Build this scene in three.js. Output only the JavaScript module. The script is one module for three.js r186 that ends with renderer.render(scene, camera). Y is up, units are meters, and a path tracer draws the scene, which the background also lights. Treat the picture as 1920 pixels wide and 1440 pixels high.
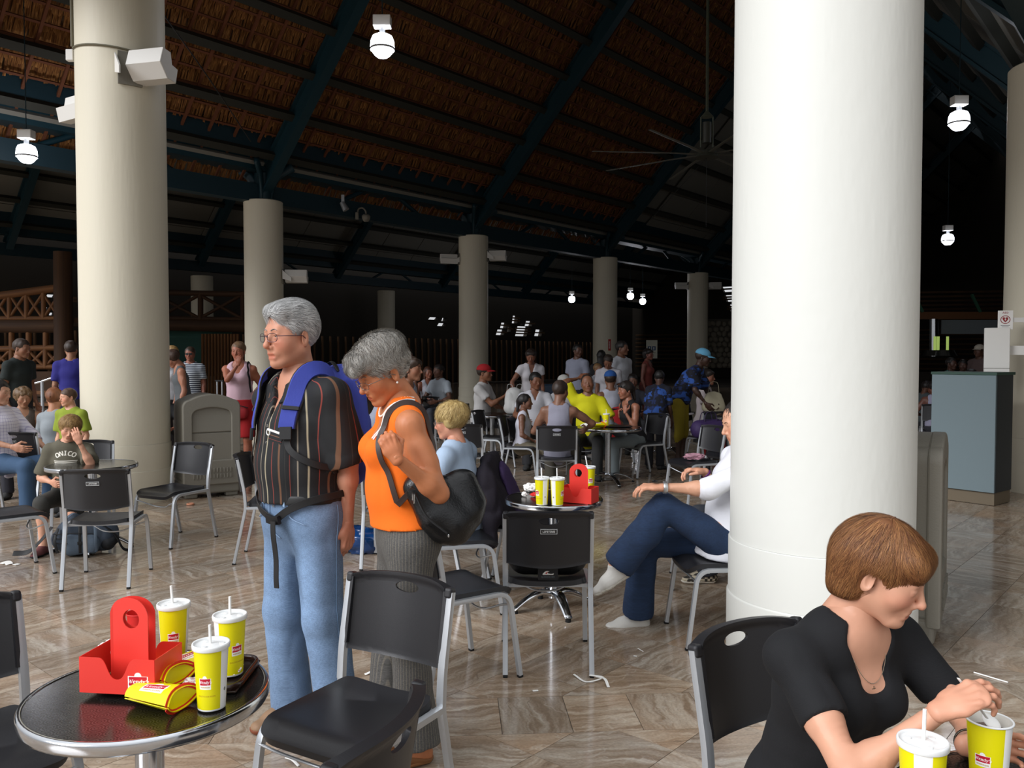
import * as THREE from 'three';
import { RoundedBoxGeometry } from 'three/addons/geometries/RoundedBoxGeometry.js';
import { mergeGeometries, mergeVertices, toCreasedNormals } from 'three/addons/utils/BufferGeometryUtils.js';
import { FontLoader } from 'three/addons/loaders/FontLoader.js';
import { TextGeometry } from 'three/addons/geometries/TextGeometry.js';

// ---------------------------------------------------------------- camera, sky, exposure
const scene = new THREE.Scene();
const FOCAL = 1560, PITCH = Math.atan(52 / 1560), EYE = 1.58;
const camera = new THREE.PerspectiveCamera(2 * Math.atan(720 / FOCAL) * 180 / Math.PI, 4 / 3, 0.05, 200);
camera.position.set(0, EYE, 0); camera.rotation.set(-PITCH, 0, 0); scene.add(camera);
const renderer = new THREE.WebGLRenderer({ antialias: true });
renderer.toneMapping = THREE.LinearToneMapping;
renderer.toneMappingExposure = 1.14;
renderer.shadowMap.enabled = true;
{ // a bright overcast tropical sky, whiter and brighter towards the zenith
  const w = 256, h = 128, d = new Float32Array(w * h * 4);
  for (let y = 0; y < h; y++) for (let x = 0; x < w; x++) {
    const e = ((y + .5) / h - .5) * Math.PI, s = Math.sin(e), i = (y * w + x) * 4;
    const k = s > 0 ? (1 + 1.6 * s) / 1.6 : .3;
    d.set(s > 0 ? [1.0 * k, 1.02 * k, 1.06 * k, 1] : [.3, .29, .27, 1], i);
  }
  const t = new THREE.DataTexture(d, w, h, THREE.RGBAFormat, THREE.FloatType);
  t.mapping = THREE.EquirectangularReflectionMapping; t.magFilter = THREE.LinearFilter; t.needsUpdate = true;
  scene.background = t; scene.backgroundIntensity = 0.8;
}
{ // the sun behind thin cloud: a very wide soft source to the left behind the camera, high over the roof edge
  const sun = new THREE.DirectionalLight(0xfafbff, 2.3);
  sun.position.set(-19, 13, 11); sun.target.position.set(0, 0, -4); sun.shadow.radius = 60; sun.castShadow = true;
  sun.shadow.camera.left = -20; sun.shadow.camera.right = 20; sun.shadow.camera.top = 20; sun.shadow.camera.bottom = -20; sun.shadow.camera.far = 80;
  sun.shadow.mapSize.set(2048, 2048); scene.add(sun, sun.target);
}
// ---------------------------------------------------------------- helpers
let SEED = 7;
const rnd = () => { SEED = (SEED + 0x6d2b79f5) | 0; let t = Math.imul(SEED ^ (SEED >>> 15), 1 | SEED); t = (t + Math.imul(t ^ (t >>> 7), 61 | t)) ^ t; return ((t ^ (t >>> 14)) >>> 0) / 4294967296; };
const rr = (a, b) => a + (b - a) * rnd();
const V = (x, y, z) => new THREE.Vector3(x, y, z);
const lerp = (a, b, t) => a + (b - a) * t, clamp = (x, a, b) => Math.min(b, Math.max(a, x)), smooth = (a, b, x) => { const t = clamp((x - a) / (b - a), 0, 1); return t * t * (3 - 2 * t); };
const CP = Math.cos(PITCH), SP = Math.sin(PITCH);
function at(px, py, depth) { // the world point seen at a pixel of the 1920 x 1440 frame, a given distance ahead
  const dx = (px - 960) / FOCAL, dy = (720 - py) / FOCAL, wy = dy * CP - SP, wz = -dy * SP - CP, s = depth / -wz;
  return V(dx * s, EYE + wy * s, wz * s);
}
function onFloor(px, py, h = 0) { const dy = (720 - py) / FOCAL, wy = dy * CP - SP; const s = (h - EYE) / wy; return at(px, py, s * (dy * SP + CP)); }
const used = {};
function numbered(n) { const k = used[n] = (used[n] ?? -1) + 1; return k ? n + '_' + String(k).padStart(3, '0') : n; }
function tag(o, label, category, group, kind) { if (label) o.userData.label = label; if (category) o.userData.category = category; if (group) o.userData.group = group; if (kind) o.userData.kind = kind; return o; }
function thing(name, label, category, pos = [0, 0, 0], turn = 0, group) { const o = new THREE.Group(); o.name = numbered(name); o.position.set(...(pos.isVector3 ? pos.toArray() : pos)); o.rotation.y = turn; scene.add(o); return tag(o, label, category, group); }
function norm(g) { g = g.index ? g.toNonIndexed() : g; const o = new THREE.BufferGeometry(); for (const k of ['position', 'normal', 'uv', 'color']) if (g.attributes[k]) o.setAttribute(k, g.attributes[k]); if (!o.attributes.normal) o.computeVertexNormals(); if (!o.attributes.uv) o.setAttribute('uv', new THREE.BufferAttribute(new Float32Array(o.attributes.position.count * 2), 2)); return o; }
function merge(list) { if (!Array.isArray(list)) return list; if (list.length === 1) return list[0]; const l = list.map(norm), c = l.some((g) => g.attributes.color); if (c) for (const g of l) if (!g.attributes.color) g.setAttribute('color', new THREE.BufferAttribute(new Float32Array(g.attributes.position.count * 3).fill(1), 3)); return mergeGeometries(l); }
function obj(name, geos, mat, parent = scene) { const m = new THREE.Mesh(merge(geos), mat); m.name = parent === scene ? numbered(name) : name; parent.add(m); return m; }
const tr = (g, x = 0, y = 0, z = 0, rx = 0, ry = 0, rz = 0) => { if (rx || ry || rz) g.applyMatrix4(new THREE.Matrix4().makeRotationFromEuler(new THREE.Euler(rx, ry, rz))); return g.translate(x, y, z); };
const box = (w, h, d, x = 0, y = 0, z = 0, rx = 0, ry = 0, rz = 0) => tr(new THREE.BoxGeometry(w, h, d), x, y, z, rx, ry, rz);
const rbox = (w, h, d, r, x = 0, y = 0, z = 0, rx = 0, ry = 0, rz = 0) => tr(new RoundedBoxGeometry(w, h, d, 2, r), x, y, z, rx, ry, rz);
const cyl = (r0, r1, h, n, x = 0, y = 0, z = 0, rx = 0, ry = 0, rz = 0) => tr(new THREE.CylinderGeometry(r0, r1, h, n), x, y, z, rx, ry, rz);
const lathe = (pts, n = 32, x = 0, y = 0, z = 0) => new THREE.LatheGeometry(pts.map((p) => new THREE.Vector2(p[0], p[1])), n).translate(x, y, z);
function bar(a, b, w, h, up = V(0, 1, 0)) { // a squared bar from a to b
  const d = b.clone().sub(a), L = d.length(), z = d.normalize(); let x = up.clone().cross(z); if (x.lengthSq() < 1e-6) x = V(1, 0, 0).cross(z); x.normalize(); const y = z.clone().cross(x);
  return new THREE.BoxGeometry(w, h, L).applyMatrix4(new THREE.Matrix4().makeBasis(x, y, z).setPosition(a.clone().add(b).multiplyScalar(.5)));
}
function rod(a, b, r0, r1 = r0, n = 8) { const d = b.clone().sub(a), L = d.length(); return new THREE.CylinderGeometry(r1, r0, L, n).applyMatrix4(new THREE.Matrix4().makeRotationFromQuaternion(new THREE.Quaternion().setFromUnitVectors(V(0, 1, 0), d.normalize())).setPosition(a.clone().add(b).multiplyScalar(.5))); }
function bend(pts, r = .05, n = 5) { // rounds the corners of a polyline
  const P = pts.map((p) => p.isVector3 ? p : V(...p)), o = [P[0]];
  for (let i = 1; i < P.length - 1; i++) { const a = P[i - 1].clone().sub(P[i]), b = P[i + 1].clone().sub(P[i]), k = Math.min(r, a.length() * .48, b.length() * .48); const A = P[i].clone().add(a.normalize().multiplyScalar(k)), B = P[i].clone().add(b.normalize().multiplyScalar(k)); for (let j = 0; j <= n; j++) { const t = j / n; o.push(A.clone().multiplyScalar((1 - t) * (1 - t)).add(P[i].clone().multiplyScalar(2 * t * (1 - t))).add(B.clone().multiplyScalar(t * t))); } }
  o.push(P.at(-1)); return o;
}
function sweep(pts, w, h = w, o = {}) { // a tube of rounded-rectangle section (w across, h up) along points; o.taper(t) scales it, o.round 1 = ellipse
  const P = pts.map((p) => p.isVector3 ? p : V(...p)), n = o.n ?? 8, pos = [], uv = [], idx = []; let up = o.up ? V(...o.up) : V(0, 1, 0), L = 0;
  const e = o.round ?? .6;
  for (let i = 0; i < P.length; i++) {
    const t = P[Math.min(i + 1, P.length - 1)].clone().sub(P[Math.max(i - 1, 0)]).normalize(); let x = up.clone().cross(t); if (x.lengthSq() < 1e-4) x = V(1, 0, 0).cross(t); if (x.lengthSq() < 1e-4) x = V(0, 0, 1).cross(t); x.normalize(); const y = t.clone().cross(x); if (!o.up) up = y;
    const k = o.taper ? o.taper(i / (P.length - 1)) : 1; if (i) L += P[i].distanceTo(P[i - 1]);
    for (let j = 0; j <= n; j++) { const a = (j + .5) / n * 2 * Math.PI, c = Math.cos(a), s = Math.sin(a), q = Math.pow(Math.pow(Math.abs(c), 2 / e) + Math.pow(Math.abs(s), 2 / e), -e / 2); const v = P[i].clone().addScaledVector(x, c * q * w / 2 * k).addScaledVector(y, s * q * h / 2 * k); pos.push(v.x, v.y, v.z); uv.push(j / n * (w + h), L); }
  }
  for (let i = 0; i < P.length - 1; i++) for (let j = 0; j < n; j++) { const a = i * (n + 1) + j, b = a + n + 1; idx.push(a, a + 1, b, b, a + 1, b + 1); }
  for (const [i, s] of [[0, 1], [P.length - 1, -1]]) { const c = pos.length / 3; pos.push(P[i].x, P[i].y, P[i].z); uv.push(0, 0); for (let j = 0; j < n; j++) { const a = i * (n + 1) + j; s > 0 ? idx.push(c, a + 1, a) : idx.push(c, a, a + 1); } }
  const g = new THREE.BufferGeometry(); g.setAttribute('position', new THREE.Float32BufferAttribute(pos, 3)); g.setAttribute('uv', new THREE.Float32BufferAttribute(uv, 2)); g.setIndex(idx); g.computeVertexNormals(); return o.crease ? toCreasedNormals(g, o.crease) : g;
}
const curve = (pts, n = 24) => new THREE.CatmullRomCurve3(pts.map((p) => p.isVector3 ? p : V(...p))).getPoints(n);
function shell(nu, nv, P, thick, o = {}) { // a closed thick sheet over a grid: P(u, v) -> Vector3, thick(u, v) half thickness; o.keep(u, v) drops cells, o.snap(u, v) moves rim points of the hole
  const uvs = [], keep = []; for (let j = 0; j <= nv; j++) for (let i = 0; i <= nu; i++) uvs.push([i / nu, j / nv]);
  for (let j = 0; j < nv; j++) for (let i = 0; i < nu; i++) keep.push(o.keep ? o.keep((i + .5) / nu, (j + .5) / nv) : true);
  const K = (i, j) => i >= 0 && j >= 0 && i < nu && j < nv && keep[j * nu + i], W = nu + 1;
  if (o.snap) for (let j = 1; j < nv; j++) for (let i = 1; i < nu; i++) { const n = [K(i - 1, j - 1), K(i, j - 1), K(i - 1, j), K(i, j)].filter(Boolean).length; if (n > 0 && n < 4) uvs[j * W + i] = o.snap(...uvs[j * W + i]); }
  const pos = [], uv = [], idx = [], N = uvs.length, e = 1e-3, B = [];
  const pn = uvs.map(([u, v]) => { const p = P(u, v), a = P(u + e, v).sub(P(u - e, v)), b = P(u, v + e).sub(P(u, v - e)); return [p, a.cross(b).normalize(), thick(u, v)]; });
  for (const s of [1, -1]) pn.forEach(([p, n, t], k) => { const q = p.clone().addScaledVector(n, s * t); pos.push(q.x, q.y, q.z); uv.push(...uvs[k]); });
  for (let j = 0; j < nv; j++) for (let i = 0; i < nu; i++) { if (!K(i, j)) continue; const a = j * W + i, b = a + 1, c = a + W, d = c + 1; idx.push(a, b, c, c, b, d, a + N, c + N, b + N, b + N, c + N, d + N); if (!K(i, j - 1)) B.push([a, b]); if (!K(i, j + 1)) B.push([d, c]); if (!K(i - 1, j)) B.push([c, a]); if (!K(i + 1, j)) B.push([b, d]); }
  for (const [a, b] of B) idx.push(b, a, a + N, b, a + N, b + N);
  let g = new THREE.BufferGeometry(); g.setAttribute('position', new THREE.Float32BufferAttribute(pos, 3)); g.setAttribute('uv', new THREE.Float32BufferAttribute(uv, 2)); g.setIndex(idx); return toCreasedNormals(g, o.crease ?? .9);
}
function extrude(pts, depth, bevel = 0, holes = [], o = {}) { // outline in x, y; extruded along z
  const s = pts instanceof THREE.Shape ? pts : new THREE.Shape(pts.map((p) => new THREE.Vector2(p[0], p[1]))); for (const h of holes) s.holes.push(h instanceof THREE.Path ? h : new THREE.Path(h.map((p) => new THREE.Vector2(p[0], p[1]))));
  return new THREE.ExtrudeGeometry(s, { depth, bevelEnabled: bevel > 0, bevelSize: bevel, bevelThickness: bevel, bevelSegments: o.seg ?? 2, curveSegments: o.curve ?? 16 });
}
const circlePath = (x, y, rx, ry = rx) => { const p = new THREE.Path(); p.absellipse(x, y, rx, ry, 0, 2 * Math.PI, true, 0); return p; };
// value noise
const HASH = new Uint8Array(512); { const p = [...Array(256).keys()]; for (let i = 255; i > 0; i--) { const j = Math.floor(rnd() * (i + 1)); [p[i], p[j]] = [p[j], p[i]]; } for (let i = 0; i < 512; i++) HASH[i] = p[i & 255]; }
function noise3(x, y, z) { const X = Math.floor(x), Y = Math.floor(y), Z = Math.floor(z), f = (t) => t * t * (3 - 2 * t), u = f(x - X), v = f(y - Y), w = f(z - Z), h = (a, b, c) => HASH[HASH[HASH[(X + a) & 255] + ((Y + b) & 255)] + ((Z + c) & 255)] / 127.5 - 1; return lerp(lerp(lerp(h(0, 0, 0), h(1, 0, 0), u), lerp(h(0, 1, 0), h(1, 1, 0), u), v), lerp(lerp(h(0, 0, 1), h(1, 0, 1), u), lerp(h(0, 1, 1), h(1, 1, 1), u), v), w); }
function tnoise(x, y, px, py, s = 0) { const X = Math.floor(x), Y = Math.floor(y), f = (t) => t * t * (3 - 2 * t), u = f(x - X), v = f(y - Y), m = (a, n) => ((a % n) + n) % n, h = (a, b) => HASH[HASH[(m(X + a, px) + s * 17) & 255] + (m(Y + b, py) & 255)] / 127.5 - 1; return lerp(lerp(h(0, 0), h(1, 0), u), lerp(h(0, 1), h(1, 1), u), v); }
function tfbm(u, v, fx, fy, oct, s = 0) { let a = 0, k = .5; for (let i = 0; i < oct; i++) { a += k * tnoise(u * fx, v * fy, fx, fy, s + i); fx *= 2; fy *= 2; k *= .5; } return a; }
function tex(w, h, f, o = {}) { const d = new Uint8Array(w * h * 4); for (let y = 0; y < h; y++) for (let x = 0; x < w; x++) { const c = f((x + .5) / w, (y + .5) / h), i = (y * w + x) * 4; if (typeof c === 'number') d.fill(clamp(c * 255, 0, 255), i, i + 3); else for (let k = 0; k < 3; k++) d[i + k] = clamp(c[k], 0, 255); d[i + 3] = 255; } const t = new THREE.DataTexture(d, w, h); t.wrapS = t.wrapT = THREE.RepeatWrapping; t.magFilter = THREE.LinearFilter; t.minFilter = THREE.LinearMipmapLinearFilter; t.generateMipmaps = true; if (!o.data) t.colorSpace = THREE.SRGBColorSpace; if (o.rep) t.repeat.set(...o.rep); t.needsUpdate = true; return t; }
function canvasTex(w, h, draw) { const c = document.createElement('canvas'); c.width = w; c.height = h; draw(c.getContext('2d'), w, h); const t = new THREE.CanvasTexture(c); t.colorSpace = THREE.SRGBColorSpace; t.anisotropy = 4; return t; }
const rep = (t, x, y = x) => { const c = t.clone(); c.repeat.set(x, y); c.needsUpdate = true; return c; };
const mat = (color, roughness = .6, o = {}) => new THREE.MeshStandardMaterial({ color, roughness, ...o });
const mix3 = (a, b, t) => a.map((x, i) => lerp(x, b[i], t));
// ---------------------------------------------------------------- shared textures and materials
const fabricBump = tex(128, 128, (u, v) => .5 + .25 * Math.sin(u * 2 * Math.PI * 32) * Math.sin(v * 2 * Math.PI * 32) + .25 * tfbm(u, v, 8, 8, 3), { data: true });
const speckBump = tex(256, 256, (u, v) => .5 + .5 * tfbm(u, v, 24, 24, 3), { data: true });
const plasterBump = tex(512, 512, (u, v) => .5 + .35 * tfbm(u, v, 10, 6, 4) + .25 * tfbm(u, v, 60, 40, 2, 3), { data: true });
const woodTex = tex(256, 512, (u, v) => { const g = tfbm(u, v, 24, 2, 4), k = tfbm(u, v, 5, 1, 3, 4); return mix3([122, 78, 42], [176, 122, 70], clamp(.5 + .8 * g + .4 * k, 0, 1)); });
const thatchTex = tex(512, 256, (u, v) => { const g = tfbm(u, v, 110, 3, 3), k = tfbm(u, v, 12, 2, 3, 5); return mix3([120, 82, 46], [232, 196, 138], clamp(.45 + 1.1 * g + .5 * k, 0, 1)); });
const M = {
  column: mat(0xe2e3dc, .55, { bumpMap: rep(plasterBump, 2, 3), bumpScale: .0022 }), columnBase: mat(0xe2e3dc, .55), columnWarm: mat(0xdbd4bf, .55, { bumpMap: rep(plasterBump, 2, 3), bumpScale: .0022 }), columnBaseWarm: mat(0xdbd4bf, .55),
  teal: mat(0x143640, .5), tealDark: mat(0x12303a, .55), purlin: mat(0x2c2d26, .7), batten: mat(0x6a3c22, .8), thatch: mat(0xd2b492, .95, { map: thatchTex, side: THREE.DoubleSide }),
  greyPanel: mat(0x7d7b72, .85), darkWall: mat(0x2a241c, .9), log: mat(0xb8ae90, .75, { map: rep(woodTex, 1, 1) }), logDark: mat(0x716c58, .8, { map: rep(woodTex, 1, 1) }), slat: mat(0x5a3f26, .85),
  plastic: mat(0x202023, .42, { bumpMap: rep(speckBump, 8, 8), bumpScale: .00012 }), silver: mat(0xbfc3c7, .36, { metalness: .55 }), steel: mat(0xc9ccd0, .16, { metalness: 1 }), rubber: mat(0x111111, .8),
  bin: mat(0x7f7b70, .6, { bumpMap: rep(speckBump, 6, 6), bumpScale: .001 }), binDark: mat(0x6d6a60, .65), whiteMetal: mat(0xdedcd6, .5), grey: mat(0x6f7f84, .6), greyDark: mat(0x2b3033, .6), white: mat(0xf2f2ee, .6), paper: mat(0xf3f1ec, .8), black: mat(0x0c0c0d, .6), yellow: mat(0xe8dc00, .4), red: mat(0xd8201c, .5),
};
// ---------------------------------------------------------------- the hall: a grid turned 50.3 degrees; u runs into the hall, w across it
const SA = .639, CA = .769, TURN = Math.acos(SA);
const hallXZ = (u, v) => [1.6 + SA * u - CA * v, -4.3 - CA * u - SA * v];
function hall(name, kind = 'structure') { const g = new THREE.Group(); g.name = numbered(name); g.position.set(1.6, 0, -4.3); g.rotation.y = TURN; scene.add(g); g.userData.kind = kind; return g; } // local x is u, local z is -v
// floor of polished marble: a grout bed with square tiles laid on the diagonal and a straight border course
const marbleTex = tex(1024, 1024, (u, v) => { // grey brown marble: fine streaks one way, thin broken veins, a pinkish cloud here and there
  const w = .05 * tfbm(u, v, 4, 4, 4, 9) + .015 * tfbm(u, v, 24, 24, 3, 2), f = tfbm(u + w, v + w, 4, 34, 5), q = tfbm(u + w, v + w, 9, 90, 3, 6), k = tfbm(u, v + w, 3, 4, 4, 3), vein = 1 - Math.abs(tfbm(u + w * 2, v + w, 3, 12, 4, 7)) * 22, vein2 = 1 - Math.abs(tfbm(u + w, v + w * 2, 5, 8, 4, 11)) * 30, patch = smooth(.0, .3, tfbm(u, v, 5, 5, 2, 8)), fine = tfbm(u, v, 160, 200, 2, 5);
  let c = mix3([150, 130, 110], [192, 179, 162], clamp(.5 + 1.0 * f + .7 * q, 0, 1)); c = mix3(c, [178, 150, 124], clamp(k * 1.2, 0, .6)); if (vein > 0) c = mix3(c, [104, 88, 74], clamp(vein, 0, 1) * .5 * patch); if (vein2 > 0) c = mix3(c, [208, 200, 188], clamp(vein2, 0, 1) * .45 * (1 - patch)); return c.map((x) => x * (.97 + .10 * fine));
});
const floorMat = mat(0xffffff, .12, { map: marbleTex, vertexColors: true });
const floor = new THREE.Group(); floor.name = 'floor'; floor.userData.kind = 'structure'; scene.add(floor);
{
  obj('grout_bed', box(90, .1, 90, 0, -.053, -25), mat(0x4c443c, .7), floor);
  const T = .40, sx = 4 * Math.PI / 180, cs = Math.cos(sx), sn = Math.sin(sx), o = [-.21, -3.415]; // border line: through o, direction (cs, -sn)
  const W = (a, b) => [o[0] + a * cs - b * sn, o[1] - a * sn - b * cs]; // a along the border, b away from the camera
  const tile = (w, d, tone, uo, vo, rot, x, z, ry) => { const g = new THREE.BoxGeometry(w, .02, d); const p = g.attributes.position, uv = g.attributes.uv, c = []; for (let i = 0; i < p.count; i++) { const X = p.getX(i), Z = p.getZ(i); const [a, b] = rot ? [Z, X] : [X, Z]; uv.setXY(i, uo + a / 1.3, vo + b / 1.3); c.push(...tone); } g.setAttribute('color', new THREE.Float32BufferAttribute(c, 3)); return g; };
  const tone = () => { const k = rr(.80, 1.06), r = rr(-.03, .06); return [k * (1 + r), k, k * (1 - r * 1.2)]; };
  const variants = [...Array(28)].map(() => tile(T - .003, T - .003, tone(), rnd(), rnd(), rnd() < .4)), borderVariants = [...Array(8)].map(() => tile(.30 - .003, .37, tone(), rnd(), rnd(), rnd() < .5));
  const place = [], far = [], S = T / Math.SQRT2;
  for (let i = -90; i <= 90; i++) for (let j = -90; j <= 90; j++) { const a = (i - j) * S, b0 = (i + j) * S; if (Math.abs(a) > 30 || b0 < -9 || b0 > 45) continue;
    const v = Math.floor(rnd() * 28), cut = Math.abs(b0 - .187) < S - .004; // a tile on the border line is cut in two, one piece on each side of the course
    for (const sgn of cut ? [-1, 1] : [Math.sign(b0 - .187)]) { const b = b0 + sgn * .187, [x, z] = W(a, b); place.push([x, z, Math.PI / 4 + sx, v, cut, b, sgn]); } }
  const seen = (x, z) => { const d = -z; return d > 1.9 && Math.abs(x) < d * .66 + .3; };
  place.sort((p, q) => -p[1] + q[1]);
  let n = 0; const farG = [];
    for (const [x, z, ry, v, cut, b, sgn] of place) {
    let geo = variants[v];
    if (cut) { // a tile cut by the border: triangles ending at the border line
      const edge = sgn < 0 ? 0 : .374, h = S - .002, dist = (b - edge) * sgn; // centre distance from the border edge
      const poly = [[0, h], [h, 0], [0, -h], [-h, 0]].map(([p, q]) => [p, q + dist]); let out = []; for (let k = 0; k < 4; k++) { const A = poly[k], B = poly[(k + 1) % 4]; if (A[1] >= .002) out.push(A); if ((A[1] >= .002) !== (B[1] >= .002)) { const t = (.002 - A[1]) / (B[1] - A[1]); out.push([A[0] + (B[0] - A[0]) * t, .002]); } }
      if (out.length < 3) continue;
      if (sgn < 0) out.reverse();
      const sh = extrude(out.map(([p, q]) => [p, q * sgn + edge]), .02), P = sh.attributes.position, cc = [], uu = [], t3 = tone(), uo = rnd(), vo = rnd(); // x along the border, y away from the camera
      for (let k = 0; k < P.count; k++) { const X = P.getX(k), Y = P.getY(k), Z = P.getZ(k), [q0, q1] = W(X, Y); P.setXYZ(k, q0 - o[0], Z - .01, q1 - o[1]); cc.push(...t3); uu.push(uo + X / 1.3, vo + Y / 1.3); }
      sh.setAttribute('color', new THREE.Float32BufferAttribute(cc, 3)); sh.setAttribute('uv', new THREE.Float32BufferAttribute(uu, 2)); sh.deleteAttribute('normal'); sh.computeVertexNormals();
      const a0 = (x - o[0]) * cs - (z - o[1]) * sn; const [px, pz] = W(a0, 0);
      if (n < 296 && seen(px, pz) && Math.abs(a0) < 4) { const m = new THREE.Mesh(sh, floorMat); m.name = n ? 'tile_' + String(n).padStart(3, '0') : 'tile'; m.position.set(px, -.01, pz); floor.add(m); n++; } else farG.push(norm(sh).translate(px, -.01, pz));
      continue;
    }
    if (n < 240 && seen(x, z)) { const m = new THREE.Mesh(geo, floorMat); m.name = n ? 'tile_' + String(n).padStart(3, '0') : 'tile'; m.position.set(x, -.01, z); m.rotation.y = ry; floor.add(m); n++; }
    else { const g = norm(geo.clone().rotateY(ry).translate(x, -.01, z)); farG.push(g); }
  }
  for (let i = -60; i < 60; i++) { const [x, z] = W(i * .30 + .02, .187), g = borderVariants[Math.abs(i * 5) % 8]; if (n < 296 && seen(x, z) && Math.abs(i) < 9) { const m = new THREE.Mesh(g, floorMat); m.name = 'tile_' + String(n).padStart(3, '0'); m.position.set(x, -.01, z); m.rotation.y = sx; floor.add(m); n++; } else farG.push(norm(g.clone().rotateY(sx).translate(x, -.01, z))); }
  obj('distant_tiles', mergeGeometries(farG), floorMat, floor).userData.kind = 'stuff';
}
// ---------------------------------------------------------------- columns
function column(name, u, v, top, seams = true, pos) {
  const [x, z] = pos ?? hallXZ(u, v), g = new THREE.Group(); g.name = numbered('column'); g.userData.kind = 'structure'; g.position.set(x, 0, z); scene.add(g);
  const warm = u !== 0 || v !== 0, mc = warm ? M.columnWarm : M.column, mb = warm ? M.columnBaseWarm : M.columnBase, r = .452; obj('shaft', lathe([[r, .632], [r, 2], [r - .003, top * .6], [r, top - .02], [r - .02, top], [0, top]], 64), mc, g);
  obj('base_band', lathe([[r + .008, .352], [r + .008, .626], [r - .004, .632]], 64), mb, g); obj('plinth', lathe([[r + .016, 0], [r + .016, .34], [r + .006, .352]], 64), mb, g);
  return g;
}
const rightColumn = column('', 0, 0, 6.4), leftColumn = column('', 0, 7.62, 11), cornerColumn = column('', 7.2, -.1, 4.95);
const rowColumns = [7.2, 14.6, 21.9, 29.3, 36.7].map((u) => column('', u, 15.75, 5.25));
column('', 14.6, 31.4, 5.0); column('', 25, 31.4, 5.0);
// ---------------------------------------------------------------- the steep thatched roofs on dark blue steel rafters
const RIDGE = 13.9, SPRING = 6.0, VALLEY = 15.8, HALF = 7.9;
function slope(g, u0, u1, vLow, vHigh, kind, rafters, y0 = SPRING, fine = true) {
  // underside of one roof slope, from its low edge (vLow, y0) to its ridge (vHigh)
  const rise = RIDGE - SPRING, len = Math.hypot(HALF, rise), dir = Math.sign(vHigh - vLow); // s along the slope, d below the skin
  const N = V(0, -HALF / len, -dir * rise / len); // towards the inside (down and in)
  const Q = (u, s, d = 0) => V(u, y0 + s * rise / len, -(vLow + dir * s * HALF / len)).addScaledVector(N, d);
  const quad = (a, b, c, d, uv) => { const q = new THREE.BufferGeometry(); q.setAttribute('position', new THREE.Float32BufferAttribute([a, b, c, a, c, d].flatMap((p) => [p.x, p.y, p.z]), 3)); q.setAttribute('uv', new THREE.Float32BufferAttribute(uv, 2)); q.computeVertexNormals(); return q; };
  obj('roof_skin', bar2(Q(u0, len / 2, -.25), Q(u1, len / 2, -.25), len + .3, .1, N), kind === 'thatch' ? M.slat : M.greyPanel, g);
  if (kind === 'thatch') {
    const pos = [], uv = [], step = .36;
    for (let s = -.6; s < len; s += step) for (let u = u0; u < u1; u += .06) { // courses of palm fibre, each with a ragged hanging edge
      const U = u + rr(-.01, .01), w = rr(.045, .07), l = rr(.28, .46), d0 = -.20, d1 = rr(-.13, -.05), a = Q(U, s + step + .1, d0), b = Q(U + w, s + step + .1, d0), c = Q(U + w + rr(-.02, .02), s + step - l, d1), e = Q(U + rr(-.02, .02), s + step - l + rr(-.05, .05), d1);
      const k = rnd(), m = k + w * 2; pos.push(...[a, b, c, a, c, e].flatMap((p) => [p.x, p.y, p.z])); uv.push(k, 0, m, 0, m, 1, k, 0, m, 1, k, 1);
    }
    const t = new THREE.BufferGeometry(); t.setAttribute('position', new THREE.Float32BufferAttribute(pos, 3)); t.setAttribute('uv', new THREE.Float32BufferAttribute(uv, 2)); t.computeVertexNormals();
    const o = obj('thatch', t, M.thatch, g); o.userData.kind = 'stuff';
    for (let s = .25; s < len; s += .36) obj('lath', bar(Q(u0, s, .0), Q(u1, s, .0), .045, .04, N), M.batten, g);
    for (let u = u0 + .3; u < u1; u += .62) obj('batten', bar(Q(u, -.4, .03), Q(u, len, .03), .055, .045, N), M.batten, g);
  } else for (let s = .6; s < len - .2; s += 1.2) for (let u = Math.ceil(u0 / 2.4) * 2.4; u < u1 - 1; u += 2.4) obj('panel', bar2(Q(u + .02, s, -.1), Q(Math.min(u + 2.38, u1), s, -.1), 1.17, .03, N), M.greyPanel, g);
  for (let s = .55; s < len; s += 1.08) obj('purlin', bar(Q(u0, s, .2), Q(u1, s, .2), .17, .16, N), M.purlin, g);
  for (const u of rafters) { const a = Q(u, -.3, .52), b = Q(u, len, .52); obj('rafter', [bar(a, b, .24, .06, N), bar(a.clone().addScaledVector(N, -.4), b.clone().addScaledVector(N, -.4), .24, .06, N), bar(a.clone().addScaledVector(N, -.2), b.clone().addScaledVector(N, -.2), .1, .36, N)], M.teal, g); }
}
function bar2(a, b, w, h, up) { return bar(a, b, w, h, up); }
const RAF = [0, 7.2, 14.6, 21.9, 29.3, 36.7, 44];
const roofA = hall('roof_main'); slope(roofA, -1.6, 22.2, VALLEY, HALF, 'thatch', RAF.slice(0, 4)); slope(roofA, 22.2, 52, VALLEY, HALF, 'panel', RAF.slice(4)); slope(roofA, -1.6, 52, 0, HALF, 'panel', RAF);
const roofB = hall('roof_far_bay'); slope(roofB, -1.6, 52, VALLEY, VALLEY + HALF, 'panel', RAF); slope(roofB, -1.6, 52, VALLEY * 2, VALLEY + HALF, 'panel', RAF);
const roofC = hall('roof_right_bay'); slope(roofC, 1, 52, 0, -HALF, 'panel', RAF); slope(roofC, 1, 52, -VALLEY, -HALF, 'panel', RAF);
for (const [g, v] of [[roofA, 0], [roofB, VALLEY], [roofC, -VALLEY]]) { const y0 = SPRING - .1; obj('gable_end', extrude([[-v - VALLEY, y0], [-v, y0], [-v - HALF, RIDGE]], .12).rotateY(-Math.PI / 2).translate(-1.55, 0, 0), M.slat, g); }
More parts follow.
